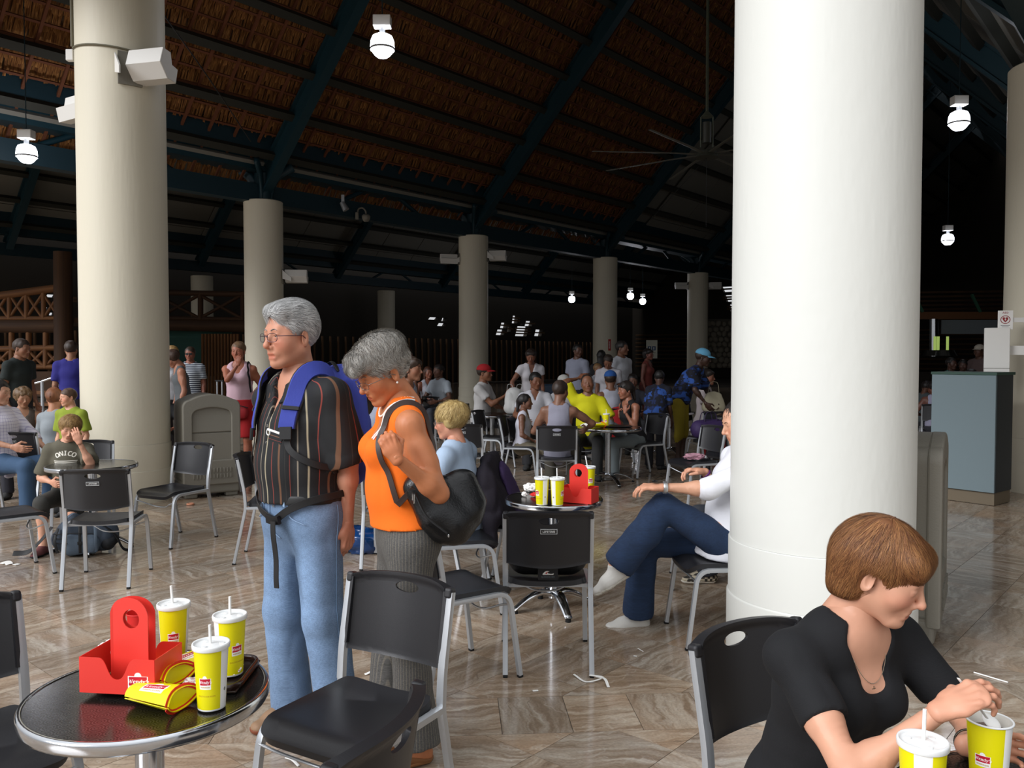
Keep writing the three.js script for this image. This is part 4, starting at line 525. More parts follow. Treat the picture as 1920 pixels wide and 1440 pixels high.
// ------------------------------------------------ the skeleton
const rotYXZ = (yaw, pitch, roll) => new THREE.Matrix4().makeRotationFromEuler(new THREE.Euler(pitch, yaw, roll, 'YXZ'));
function ik(S, W, l1, l2, hint) { const d = W.clone().sub(S); let L = d.length(); if (L > (l1 + l2) * .998) { W = S.clone().addScaledVector(d.normalize(), (l1 + l2) * .998); L = (l1 + l2) * .998; } const n = W.clone().sub(S).normalize(), h = V(...A3(hint)); h.addScaledVector(n, -h.dot(n)).normalize(); const x = (l1 * l1 - l2 * l2 + L * L) / (2 * L), y = Math.sqrt(Math.max(0, l1 * l1 - x * x)); return [S.clone().addScaledVector(n, x).addScaledVector(h, y), W]; }
function skeleton(o) {
  const J = {}, D = Math.PI / 180, lean = (o.lean ?? 3) * D, roll = (o.roll ?? 0) * D, tw = (o.twist ?? 0) * D, sw = o.shoulders ?? 1;
  J.P = V(...(o.pelvis ?? [0, .957, 0])); const R = (f) => rotYXZ(0, lean * f, -roll * f), py = (o.hipYaw ?? 0) * D; J.Xp = V(Math.cos(py), 0, -Math.sin(py)); const torso = o.torso ?? 1;
  J.W = J.P.clone().add(V(0, .16 * torso, .005).applyMatrix4(R(.5))); J.C = J.W.clone().add(V(0, .18 * torso, 0).applyMatrix4(R(.9))); J.N = J.C.clone().add(V(0, .165 * torso, -.012).applyMatrix4(R(1.15)));
  J.up = J.N.clone().sub(J.W).normalize(); const Rt = rotYXZ(tw, lean, -roll); J.Xs = V(1, 0, 0).applyMatrix4(Rt); J.F = V(0, 0, 1).applyMatrix4(Rt);
  const H = o.head ?? [0, 0, 0]; J.Hr = rotYXZ(H[0] * D, H[1] * D, -(H[2] ?? 0) * D); const hm = J.Hr; const neck = J.up.clone().lerp(V(0, 1, 0), .45).normalize();
  J.H = J.N.clone().addScaledVector(neck, .062 + (o.neck ?? 0)).add(V(0, .118, .028).applyMatrix4(hm)); J.Hm = hm.clone().scale(V(o.headScale ?? 1, (o.headScale ?? 1) * (o.headLong ?? 1), o.headScale ?? 1)).setPosition(J.H); J.neckTop = V(0, -.075, -.02).applyMatrix4(J.Hm);
  for (const s of [1, -1]) { const k = s > 0 ? 'L' : 'R', a = o['arm' + k] ?? {}; const S = J['S' + k] = J.N.clone().addScaledVector(J.Xs, s * .168 * sw).addScaledVector(J.up, -.055 + (a.shrug ?? 0)).addScaledVector(J.F, a.fwd ?? 0);
    const w = a.w ? V(...a.w) : S.clone().add(V(s * .05, -.53, .06)); const [e, w2] = ik(S, w, .295, .255, a.e ?? [s * .25, -.1, -1]); J['E' + k] = e; J['Wr' + k] = w2;
    const hp = J['Hp' + k] = J.P.clone().addScaledVector(J.Xp, s * .088 * (o.hips ?? 1)).add(V(0, -.03, 0)), l = o['leg' + k] ?? {}; const an = l.a ? V(...l.a) : V(s * .1, .08, 0); const [kn, an2] = ik(hp, an, .427, .421, l.k ?? [s * .12, 0, 1]); J['K' + k] = kn; J['A' + k] = an2; J['toe' + k] = (l.toe ?? s * 12) * D; J['tp' + k] = (l.pitch ?? 0) * D; }
  return J;
}
function torsoPrims(J, o) { const g = o.girth ?? 1, f = o.fem ? 1 : 0, X = J.Xp, Xm = J.Xp.clone().lerp(J.Xs, .5).normalize(); const P = [
  ecap(J.P.clone().addScaledVector(J.up, -.03), J.W, X, [.158 * lerp(1, g, .7) * (o.hips ?? 1) + .004 * f, .108 * g], [(.140 - .012 * f) * g, .098 * g], .04), ecap(J.W, J.C, Xm, [(.140 - .012 * f) * g, .098 * g], [.150 * lerp(1, g, .6), .108 * lerp(1, g, .6)], .04),
  ecap(J.C, J.N.clone().addScaledVector(J.up, -.055), J.Xs, [.150 * lerp(1, g, .6), .108 * lerp(1, g, .6)], [.135 * (o.shoulders ?? 1), .072], .04), cap(J.SL, J.SR, .054, .054, .045), cap(J.N.clone().addScaledVector(J.up, -.03), J.neckTop, .060 - .006 * f, .054 - .007 * f, .04), cap(J.N.clone().addScaledVector(J.up, -.01).addScaledVector(J.Xs, -.05), J.N.clone().addScaledVector(J.up, -.01).addScaledVector(J.Xs, .05), .048, .048, .06),
  ell(J.P.clone().addScaledVector(J.F, -.045).addScaledVector(J.Xp, .07), [.085, .09, .08], .05), ell(J.P.clone().addScaledVector(J.F, -.045).addScaledVector(J.Xp, -.07), [.085, .09, .08], .05)];
  if (o.belly) P.push(ell(J.W.clone().addScaledVector(J.up, .02).addScaledVector(J.F, .03 + o.belly * .3), [.13 * g, .15, .09 + o.belly * .3], .06, J.Xp, J.up));
  if (f && o.bust !== 0) for (const s of [-1, 1]) P.push(ell(J.C.clone().addScaledVector(J.up, .005).addScaledVector(J.Xs, s * .066).addScaledVector(J.F, .078), [.06, .062, .055 * (o.bust ?? 1)], .035, J.Xs, J.up));
  return P; }
const armPrims = (J, k, g = 1) => [cap(J['S' + k], J['E' + k], .050 * g, .040 * g, .03), cap(J['S' + k].clone().lerp(J['E' + k], .35), J['S' + k].clone().lerp(J['E' + k], .55), .046 * g, .046 * g, .03), cap(J['E' + k], J['Wr' + k], .038 * g, .0222 * g, .02), ell(J['E' + k].clone().lerp(J['Wr' + k], .25), [.041 * g, .041 * g, .041 * g], .03)];
const legPrims = (J, k, g = 1) => [cap(J['Hp' + k], J['K' + k], .088 * g, .055 * g, .05), cap(J['K' + k], J['A' + k], .053 * g, .036 * g, .025), ell(J['K' + k].clone().lerp(J['A' + k], .3).add(V(0, 0, -.015)), [.05 * g, .09, .05 * g], .04)];
function footFrame(J, k) { const a = J['toe' + k], f = V(Math.sin(a) * Math.cos(J['tp' + k]), -Math.sin(J['tp' + k]), Math.cos(a) * Math.cos(J['tp' + k])), x = V(Math.cos(a), 0, -Math.sin(a)), u = f.clone().cross(x); return { f, x, u }; }
function footPrims(J, k, e = 0) { const { f, x, u } = footFrame(J, k), A = J['A' + k], at2 = (z, y, xx = 0) => A.clone().addScaledVector(f, z).addScaledVector(u, y).addScaledVector(x, xx); return [cap(A.clone().addScaledVector(u, .03), at2(-.02, -.035), .038 + e, .036 + e, .03), ecap(at2(-.03, -.047), at2(.10, -.052), x, [.034 + e, .033 + e], [.043 + e, .026 + e], .03), ecap(at2(.10, -.052), at2(.165, -.058), x, [.043 + e, .026 + e], [.030 + e, .02 + e], .02), cap(at2(.0, -.01), at2(.09, -.038), .034 + e, .028 + e, .03)]; }
// ------------------------------------------------ clothing
const clothMats = {};
const clothMat = (c, o = {}) => clothMats[c + JSON.stringify(Object.keys(o))] ??= mat(c, .85, { bumpMap: rep(fabricBump, 12, 12), bumpScale: .0008, ...o });
const folds = (amp, sc = 9, seed = 0) => (x, y, z) => amp * (noise3(x * sc + seed, y * sc * .45, z * sc) * .7 + (1 - 2 * Math.abs(noise3(x * sc * 1.6 + 9, y * sc * .9 + x * 4 + seed, z * sc * 1.6))) * .4);
function shirtGeo(J, o, s, cell) { // s: sleeve (0 none, 1 elbow, 2 wrist), hem (below the pelvis), scoop, vee, fit
  const fit = s.fit ?? .012, P = torsoPrims(J, o).map((p) => ({ ...p, inf: fit })), cut = J.up; P.push(ecap(J.P.clone().addScaledVector(J.up, -.16), J.P, J.Xp, [.165 * (o.hips ?? 1), .118 * (o.girth ?? 1)], [.16 * (o.hips ?? 1), .112 * (o.girth ?? 1)], .05));
  P[P.length - 1].inf = fit + .003; P.splice(4, 1); if (s.tail === 0) P.pop();
  const sl = s.sleeve ?? .55; for (const k of ['L', 'R']) { const S = J['S' + k], E = J['E' + k], Wr = J['Wr' + k]; if (sl > 0) { const e = S.clone().lerp(E, Math.min(sl, 1)); P.push(cap(S, e, .050, (s.flare ?? .056) - (sl >= 1 ? .01 : 0), .035, sl < 1 ? { end: true, inf: fit } : { inf: fit })); if (sl > 1) P.push(cap(E, E.clone().lerp(Wr, sl - 1), .046, .040, .03, { end: true, inf: fit * .8 })); } }
  if (!sl) for (const [k, q] of [['L', 1], ['R', -1]]) { const S = J['S' + k], c = S.clone().addScaledVector(J.Xs, q * (s.arm ?? .03)).addScaledVector(J.up, -.02); P.push({ ...ecap(c.clone().addScaledVector(J.up, .13), c.clone().addScaledVector(J.up, -.08), J.Xs, [.052, .14], [.05, .11], .02), sub: 1 }); }
  const n = J.N.clone().addScaledVector(J.up, .02); P.push({ ...cap(n.clone().addScaledVector(J.up, -.02), n.clone().addScaledVector(J.up, .16), (s.neck ?? .064), (s.neck ?? .064) + .01, .012), sub: 1 });
  if (s.scoop) P.push({ ...ecap(n.clone().addScaledVector(J.F, .10), n.clone().addScaledVector(J.F, .13).addScaledVector(J.up, -s.scoop), J.Xs, [s.scoopW ?? .085, .09], [(s.scoopW ?? .085) * .55, .055], .015), sub: 1 });
  if (s.back) P.push({ ...ecap(n.clone().addScaledVector(J.F, -.10), n.clone().addScaledVector(J.F, -.12).addScaledVector(J.up, -s.back), J.Xs, [.075, .09], [.05, .05], .015), sub: 1 });
  if (s.vee) P.push({ ...ecap(n.clone().addScaledVector(J.F, .11), n.clone().addScaledVector(J.F, .15).addScaledVector(J.up, -s.vee), J.Xs, [.05, .1], [.006, .08], .006), sub: 1 });
  const hem = J.P.clone().addScaledVector(J.up, -(s.hem ?? .1)), hu = s.level ? V(0, 1, 0) : J.P.clone().sub(J.W).multiplyScalar(-1).normalize();
  const g = meshField(P, cell, { clips: [(x, y, z) => (hem.x - x) * hu.x + (hem.y - y) * hu.y + (hem.z - z) * hu.z], warp: folds(s.folds ?? .006, 8, s.seed ?? 0) }); return uvWrap(g, J.C.x, J.C.z);
}
function collarGeo(J, o, s, cell) { // a folded collar lying on the shirt round the neck
  const P = torsoPrims(J, o).slice(0, 6).map((p) => ({ ...p, inf: (s.fit ?? .012) + .0055 })); const n = J.N.clone().addScaledVector(J.up, .02); P.push({ ...cap(n.clone().addScaledVector(J.up, -.05), n.clone().addScaledVector(J.up, .16), .066, .074, .008), sub: 1 }, { ...ecap(n.clone().addScaledVector(J.F, .11), n.clone().addScaledVector(J.F, .15).addScaledVector(J.up, -(s.vee ?? .1) - .05), J.Xs, [.045, .1], [.016, .08], .006), sub: 1 });
  const c = J.N.clone().addScaledVector(J.F, .040).addScaledVector(J.up, -.005), e = ell(c, [.118, .105, .125], .01, J.Xs, J.up), pl = J.N.clone().addScaledVector(J.up, .052), ax = J.up.clone().addScaledVector(J.F, .55).normalize();
  return uvWrap(meshField(P, cell, { clips: [(x, y, z) => e.d(x, y, z), (x, y, z) => (x - pl.x) * ax.x + (y - pl.y) * ax.y + (z - pl.z) * ax.z, (x, y, z) => { const fx = (x - c.x) * J.F.x + (y - c.y) * J.F.y + (z - c.z) * J.F.z, sx = Math.abs((x - c.x) * J.Xs.x + (y - c.y) * J.Xs.y + (z - c.z) * J.Xs.z), uy = (x - c.x) * J.up.x + (y - c.y) * J.up.y + (z - c.z) * J.up.z; return -uy - .045 - .35 * Math.max(0, fx) + .55 * Math.max(0, sx - .06); }] }), J.C.x, J.C.z);
}
function trouserGeo(J, o, s, cell) { // s.len: 1 full, .5 knee; s.flare
  const fit = s.fit ?? .010, g = o.girth ?? 1, L = s.len ?? 1, fl = s.flare ?? 0, P = [...torsoPrims(J, o).slice(0, 1), ...torsoPrims(J, o).slice(6, 8)].map((p) => ({ ...p, inf: fit }));
  const lg = o.legGirth ?? 1; for (const k of ['L', 'R']) { const H = J['Hp' + k], K = J['K' + k], A = J['A' + k]; const end = L > .5 ? K.clone().lerp(A, (L - .5) * 2) : H.clone().lerp(K, L * 2); P.push(cap(H, L > .5 ? K : end, .088 * lg, .062 * lg + (L <= .5 ? .022 : 0) + (s.loose ?? 0), .05, L > .5 ? { inf: fit } : { end: true, inf: fit })); if (L > .5) { P.push(cap(K, end, .06 * lg + (s.loose ?? 0), .050 * lg + fl + (s.loose ?? 0), .03, { end: true, inf: fit })); P.push({ ...ell(K.clone().lerp(A, .3).add(V(0, 0, -.012)), [.052 * lg, .1, .052 * lg], .04), inf: fit }); } }
  const top = J.P.clone().addScaledVector(J.up, s.rise ?? .07), u = J.W.clone().sub(J.P).normalize(); // the waist cuts only the trunk, so that raised thighs stay covered
  for (let i = 0; i < 3; i++) { const d0 = P[i].d; P[i].d = (x, y, z) => Math.max(d0(x, y, z), (x - top.x) * u.x + (y - top.y) * u.y + (z - top.z) * u.z + fit); }
  const geo = meshField(P, cell, { warp: folds(s.folds ?? .006, 7, 3) }); return uvWrap(geo, J.P.x, J.P.z, .12);
}
function shoe(J, k, m, parent, o = {}) { const { f, x, u } = footFrame(J, k), A = J['A' + k], floorY = A.clone().addScaledVector(u, -.078), fp = (x2, y, z) => -((x2 - floorY.x) * u.x + (y - floorY.y) * u.y + (z - floorY.z) * u.z); const top = A.clone().addScaledVector(u, o.top ?? .0).addScaledVector(f, -.01), tn = u.clone().addScaledVector(f, -.28).normalize();
  const g = meshField(footPrims(J, k, .006), o.cell ?? .008, { clips: [(X, Y, Z) => fp(X, Y, Z) + .012, (X, Y, Z) => (X - top.x) * tn.x + (Y - top.y) * tn.y + (Z - top.z) * tn.z] }); const s = obj('shoe', uvWrap(g, A.x, A.z, .06), m, parent);
  const so = meshField(footPrims(J, k, .010).slice(1, 3), o.cell ?? .008, { clips: [(X, Y, Z) => fp(X, Y, Z), (X, Y, Z) => -fp(X, Y, Z) - .02] }); obj('sole', so, o.sole ?? M.rubber, s); return s; }
// ------------------------------------------------ hair
function hairPrims(style, o = {}) { const v = o.vol ?? .014, P = [{ ...ell([0, .036, -.020], [.0745, .082, .094], .02), inf: v }]; const side = (y0, y1, z0, z1, r = .02) => [-1, 1].map((s) => ecap([s * .07, y0, z0], [s * .068, y1, z1], [0, 0, 1], [.04, r], [.03, r * .8], .03));
  if (style === 'bob') P.push(...[-1, 1].map((s) => ecap([s * .066, .03, -.045], [s * .058, -.062, -.052], [0, 0, 1], [.048, .024], [.036, .018], .04)), ecap([0, .0, -.095], [0, -.070, -.080], [1, 0, 0], [.07, .03], [.055, .024], .04), ecap([-.05, .066, .060], [.05, .066, .060], [0, 1, 0], [.026, .026], [.026, .026], .03), ...(o.fringe === 0 ? [] : [ecap([-.042, .052, .083], [.042, .052, .083], [0, 1, 0], [.022, .011], [.022, .011], .02)]));
  if (style === 'long') P.push(...side(.02, -.12, -.03, -.03, .022), ecap([0, .0, -.09], [0, -.20, -.085], [1, 0, 0], [.075, .034], [.06, .025], .03));
  if (style === 'pony') P.push(cap([0, .02, -.11], [0, -.14, -.13], .035, .02, .03));
  if (style === 'curly') P.push(...side(.03, -.02, -.03, -.02, .03), ell([0, .05, -.03], [.1, .085, .115], .03));
  if (style === 'quiff') P.push(ecap([-.045, .085, .062], [.045, .085, .062], [0, 1, 0], [.026, .024], [.026, .024], .03), ell([0, .085, -.01], [.07, .045, .085], .03));
  if (style === 'spiky') P.push(ell([0, .085, -.02], [.078, .056, .100], .03), ecap([-.04, .075, .085], [.04, .07, .085], [0, 1, 0], [.03, .026], [.03, .026], .03), cap([-.03, .058, .104], [.03, .052, .112], .018, .018, .02));
  // cut away the face, the ears and below the nape
  const hl = o.line ?? .052; P.push({ ...ell([0, hl - .118, .095], [.079, .118, .082], .012), sub: 1 });
  if (style === 'bob') P.push(...[-1, 1].map((s) => ({ ...ell([s * .088, -.016, .004], [.024, .030, .024], .012), sub: 1 })));
  if (style === 'short' || style === 'quiff' || style === 'spiky') P.push(...[-1, 1].map((s) => ({ ...ell([s * .085, -.022, -.004], [.025, .036, .026], .01), sub: 1 })), { ...ell([0, -.115, -.05], [.1, .06, .09], .012), sub: 1 });
  return P; }
M.hairs = {};
const hairMat = (c) => M.hairs[c] ??= mat(0xffffff, .55, { vertexColors: true, side: THREE.DoubleSide });
const fieldOf = (prims) => (x, y, z) => { let v = 1; for (const q of prims) { const d = q.d(x, y, z) - (q.inf ?? 0); v = q.sub ? -smin(-v, d, q.k) : smin(v, d, q.k); } return v; };
function strandGeo(base, prims, n, len, width, flow, cols, lift = .003, tip = 0, lenK = null) { // fine locks that lie along the hair surface, lifting a little towards their tips
  const F = fieldOf(prims.filter((q) => !q.sub)), e = .003, grad = (p) => V(F(p.x + e, p.y, p.z) - F(p.x - e, p.y, p.z), F(p.x, p.y + e, p.z) - F(p.x, p.y - e, p.z), F(p.x, p.y, p.z + e) - F(p.x, p.y, p.z - e)).normalize();
  const P = base.attributes.position, I = base.index.array, area = []; let T = 0; const a = V(), b = V(), c = V(); for (let i = 0; i < I.length; i += 3) { a.fromBufferAttribute(P, I[i]); b.fromBufferAttribute(P, I[i + 1]); c.fromBufferAttribute(P, I[i + 2]); T += b.sub(a).cross(c.sub(a)).length(); area.push(T); }
  const pos = [], nor = [], col = [], idx = [], S = 5;
  for (let q = 0; q < n; q++) { const r = rnd() * T; let lo = 0, hi = area.length - 1; while (lo < hi) { const m = lo + hi >> 1; area[m] < r ? lo = m + 1 : hi = m; } const i = lo * 3, u = rnd(), w = rnd() * (1 - u); let p = V().fromBufferAttribute(P, I[i]).multiplyScalar(1 - u - w).addScaledVector(V().fromBufferAttribute(P, I[i + 1]), u).addScaledVector(V().fromBufferAttribute(P, I[i + 2]), w); const f0 = F(p.x, p.y, p.z); if (f0 < -.006 || (Math.abs(p.x) > .058 && Math.abs(p.y + .014) < .034 && p.z > -.034 && p.z < .026)) continue;
    const L = len * rr(.6, 1.2) * (lenK ? lenK(p) : 1), W = width * rr(.5, 1.3), sh = rr(.8, 1.2), k0 = noise3(p.x * 70, p.y * 30, p.z * 70) * .5 + .5, cc = mix3(cols[Math.floor(rnd() * cols.length)], cols[Math.floor(k0 * .999 * cols.length)], .5).map((x) => x * sh), jit = V(rr(-.22, .22), rr(-.22, .22), rr(-.22, .22)), up = lift * rr(.3, 1.3), o = pos.length / 3;
    for (let s2 = 0; s2 <= S; s2++) { const t = s2 / S, nn = grad(p), d = V(...flow(p)).normalize().add(jit); d.addScaledVector(nn, -d.dot(nn)).normalize(); const sd = d.clone().cross(nn), m = p.clone().addScaledVector(nn, up * Math.sin(Math.min(1, t * 1.4) * Math.PI * .5) + tip * (lenK ? lenK(p) : 1) * t * t * (.4 + .6 * sh) - F(p.x, p.y, p.z)), ww = Math.abs(p.x) > .055 && Math.abs(p.y + .014) < .030 && p.z > -.032 && p.z < .03 ? 0 : W * (1 - t * t * .85); for (const g of [-1, 1]) { const v = m.clone().addScaledVector(sd, g * ww); pos.push(v.x, v.y, v.z); const nv = nn.clone().addScaledVector(sd, g * .6).normalize(); nor.push(nv.x, nv.y, nv.z); col.push(...cc); } if (s2) { const k = o + s2 * 2; idx.push(k - 2, k - 1, k, k, k - 1, k + 1); } p.addScaledVector(d, L / S); const v2 = F(p.x, p.y, p.z), g2 = grad(p); if (v2 < .02) p.addScaledVector(g2, -v2 * .9); } }
  const g = new THREE.BufferGeometry(); g.setAttribute('position', new THREE.Float32BufferAttribute(pos, 3)); g.setAttribute('normal', new THREE.Float32BufferAttribute(nor, 3)); g.setAttribute('color', new THREE.Float32BufferAttribute(col, 3)); g.setIndex(idx); return g;
}
function hugger(J, o, arms = true) { const P = torsoPrims(J, o); if (arms) P.push(...armPrims(J, 'L'), ...armPrims(J, 'R')); const d = (p) => { let v = 1; for (const q of P) v = smin(v, q.d(p.x, p.y, p.z), q.k); return v; }; return (p, off) => { p = p.clone(); for (let i = 0; i < 14; i++) { const e = .004, v = d(p) - off; if (Math.abs(v) < .0008) break; const g = V(d(V(p.x + e, p.y, p.z)) - d(V(p.x - e, p.y, p.z)), d(V(p.x, p.y + e, p.z)) - d(V(p.x, p.y - e, p.z)), d(V(p.x, p.y, p.z + e)) - d(V(p.x, p.y, p.z - e))).normalize(); p.addScaledVector(g, -v * .9); } return p; }; }
// ------------------------------------------------ a whole figure
function person(o) {
  { const p = o.at.isVector3 ? o.at : V(...o.at), q = (o.H ?? 1.72) / 1.75, c = Math.cos((o.turn ?? 0) * Math.PI / 180), n = Math.sin((o.turn ?? 0) * Math.PI / 180), L = (v) => { const x = v.x - p.x, z = v.z - p.z; return [(x * c - z * n) / q, (v.y - p.y) / q, (x * n + z * c) / q]; }, D = (v) => [v[0] * c - v[2] * n, v[1], v[0] * n + v[2] * c]; // world points and directions into the figure's own axes
    o.toWorld = (v) => V((v.x * c + v.z * n) * q + p.x, v.y * q + p.y, (-v.x * n + v.z * c) * q + p.z);
    for (const k of ['armL', 'armR', 'legL', 'legR']) { const a = o[k]; if (!a) continue; if (a.ww) a.w = L(a.ww); if (a.aw) a.a = L(a.aw); if (a.we) a.e = D(a.we); if (a.wk) a.k = D(a.wk); if (a.hand?.wdir) a.hand.dir = D(a.hand.wdir); if (a.hand?.wpalm) a.hand.palm = D(a.hand.wpalm); } if (o.pw) o.pelvis = L(o.pw); }
  const t = thing(o.name ?? 'person', o.label, o.cat ?? 'person', o.at, (o.turn ?? 0) * Math.PI / 180, o.group), s = (o.H ?? 1.72) / 1.75; t.scale.setScalar(s);
  const lod = o.lod ?? 2, cb = [.011, .018, .026][lod], cc = [.0065, .013, .021][lod], ch = [.0026, .0055, .0085][lod], chd = [.0028, .0048, .0065][lod], J = skeleton(o), skin = lin(o.skin ?? 0xc98d6c);
  const g0 = [], ag = o.armGirth ?? (o.fem ? .9 : 1), lg = (o.legGirth ?? 1);
  const P = [...torsoPrims(J, o), ...armPrims(J, 'L', ag), ...armPrims(J, 'R', ag), ...legPrims(J, 'L', lg), ...legPrims(J, 'R', lg), ...footPrims(J, 'L'), ...footPrims(J, 'R')];
  const mottle = (v) => 1 + .05 * noise3(v.x * 60, v.y * 60, v.z * 60) + .05 * noise3(v.x * 14, v.y * 14, v.z * 14);
  g0.push(paintG(meshField(P, cb), (v) => { const m = mottle(v); return skin.map((c) => c * m); }));
  const lips = o.fem ? [.80, .52, .52] : [.86, .62, .58], fp = faceOf(o);
  const head = paintG(meshField(fp, ch), (v) => { const m = mottle(v); let c = skin.map((x) => x * m); const e = Math.abs(v.x), lip = Math.max(0, 1 - Math.abs(v.y + .071 + (o.mouth ?? 0) * .25) / (.0125 + (o.mouth ?? 0) * .5)) * smooth(.026, .016, e) * smooth(.078, .086, v.z); const ck = smooth(.04, .0, Math.hypot(e - .045, v.y + .03)) * smooth(.02, .05, v.z) + smooth(.02, 0, Math.hypot(e, v.y + .04)) * smooth(.095, .105, v.z); c = [c[0] * (1 + .04 * ck), c[1] * (1 - .16 * ck), c[2] * (1 - .16 * ck)]; if (lip > 0) { const q = smooth(0, .5, lip); c = c.map((x, i) => lerp(x, x * lips[i], q)); } if (o.mouth && v.z < .088 && v.z > .05 && e < .02 && Math.abs(v.y + .0735) < .012) c = c.map((x) => x * .5); return c; });
  head.applyMatrix4(J.Hm); g0.push(head);
  for (const [k, sg] of [['L', 1], ['R', -1]]) { const a = o['arm' + k] ?? {}, h = a.hand ?? {}, y = h.dir ? V(...h.dir).normalize() : J['Wr' + k].clone().sub(J['E' + k]).normalize(); let z = h.palm ? V(...h.palm) : V(-sg, 0, .2); z.addScaledVector(y, -z.dot(y)).normalize(); const x = y.clone().cross(z); // right-handed; thumb side must be +x for one hand, -x for the other
    const thumbX = h.flip ? -1 : 1, mirror = (sg > 0 ? -1 : 1) * thumbX; const hg = meshField(handPrims(h), chd); if (mirror < 0) { hg.scale(-1, 1, 1); const I = hg.index.array; for (let i = 0; i < I.length; i += 3) { const q = I[i]; I[i] = I[i + 1]; I[i + 1] = q; } hg.computeVertexNormals(); }
    hg.scale(o.handScale ?? (o.fem ? .92 : 1.02), o.handScale ?? (o.fem ? .92 : 1.02), o.handScale ?? (o.fem ? .92 : 1.02)); hg.applyMatrix4(new THREE.Matrix4().makeBasis(x, y, z).setPosition(J['Wr' + k].clone().addScaledVector(y, .006))); g0.push(paintG(hg, (v) => { const m = mottle(v); return [skin[0] * m * 1.02, skin[1] * m * .95, skin[2] * m * .93]; })); }
  const body = obj('body', mergeGeometries(g0.map((g) => { if (!g.attributes.uv) uvWrap(g, 0, 0); return g; })), M.skin, t);
  t.userData.J = undefined; delete t.userData.J;
  const inHead = (g) => g.applyMatrix4(J.Hm);
  for (const sg of [-1, 1]) { const e = EYE_G.clone(); e.rotateX(o.eyes ? o.eyes[1] * Math.PI / 180 : 0).rotateY(o.eyes ? o.eyes[0] * Math.PI / 180 : 0).translate(sg * .031, -.001, .0765); obj('eye', inHead(e), M.eye, t); }
  const hc = (o.hairCols ?? [o.hair ?? 0x3a2a1e]).map(lin);
  if (lod < 2 || o.brows) { const F = fieldOf(fp), lay = (p) => { for (let i = 0; i < 12; i++) p[2] -= (F(...p) - .0005) * .8; return p; }; for (const sg of [-1, 1]) obj('eyebrow', inHead(paintG(sweep(curve([[sg * .013, .018, .10], [sg * .022, .0225, .098], [sg * .033, .0245, .094], [sg * .043, .020, .085]].map(lay), 10), .003, .0085, { taper: (q) => .6 + .6 * Math.sin(Math.min(1, q * 1.3) * 3.14 * .75) - .5 * q, up: [0, .3, 1] }), () => hc[0].map((x) => x * (o.browK ?? .7)))), hairMat(0), t); }
  if (o.style && o.style !== 'bald') {
    const hp = hairPrims(o.style, o.hairOpt ?? {}), na = o.hairNoise ?? [.004, 40], hg = meshField(hp, ch * 1.15, { warp: (x, y, z) => na[0] * noise3(x * na[1], y * na[1] * .6, z * na[1]) });
    const base = paintG(hg, (v) => { const k = .5 + .5 * noise3(v.x * 55, v.y * 18, v.z * 55); return mix3(hc[0], hc[Math.min(1, hc.length - 1)], k).map((x) => x * .9); });
    const parts = [base]; if (o.strands) parts.push(strandGeo(base, hp, o.strands[0], o.strands[1], o.strands[2] ?? .0012, o.flow, hc, o.lift ?? .003, o.tip ?? 0, o.lenK));
    const gs = parts.map((g) => { if (!g.attributes.uv) uvWrap(g, 0, 0, .1); return g; }); obj('hair', inHead(mergeGeometries(gs.map((g) => norm(g)))), hairMat(0), t);
  }
  for (const w of o.wear ?? []) {
    const m = w.mat ?? clothMat(w.color ?? 0x111111);
    if (w.t === 'shirt') { const g = shirtGeo(J, o, w, cc); if (w.paint) paintG(g, (v, n) => w.paint(v, n, J)); obj(w.name ?? 'shirt', g, m, t); }
    if (w.t === 'trousers') { const g = trouserGeo(J, o, w, cc); if (w.paint) paintG(g, (v, n) => w.paint(v, n, J)); obj(w.name ?? 'trousers', g, m, t); }
    if (w.t === 'shoes') for (const k of ['L', 'R']) shoe(J, k, m, t, { cell: cc * .8, sole: w.sole, top: w.top });
    if (w.t === 'cap') { const dome = ell([0, .05, -.018], [.093, .088, .112], .02), g = meshField([dome], ch * 1.3, { clips: [(x, y, z) => .036 - y - z * .06] }); const vis = shell(14, 8, (u, v2) => { const a = (u - .5) * 2.2, r = .085 + v2 * .072 * Math.cos(a * .9); return V(Math.sin(a) * (.082 + v2 * .010), .046 - v2 * .018 - .012 * a * a * .6, .02 + Math.cos(a) * r * .98); }, () => .0016); const q = rotYXZ((w.turn ?? 0) * Math.PI / 180, 0, 0); const c = obj('cap', inHead(uvWrap(g, 0, 0, .1).applyMatrix4(q)), m, t); obj('visor', inHead(vis.applyMatrix4(q)), w.visor ? clothMat(w.visor) : m, c); }
    if (w.t === 'shades') obj('sunglasses', inHead(mergeGeometries([-1, 1].map((sg) => norm(tr(rbox(.05, .03, .006, .003), sg * .03, w.y ?? 0, .098 + (w.z ?? 0), w.pitch ?? 0, sg * .15, 0))).concat([norm(bar(V(-.07, w.y ?? 0, .07 + (w.z ?? 0)), V(-.076, w.y ?? 0, -.01), .004, .006)), norm(bar(V(.07, w.y ?? 0, .07 + (w.z ?? 0)), V(.076, w.y ?? 0, -.01), .004, .006))]))), M.black, t);
  }
  t.figure = J; t.toWorld = o.toWorld; return t;
}
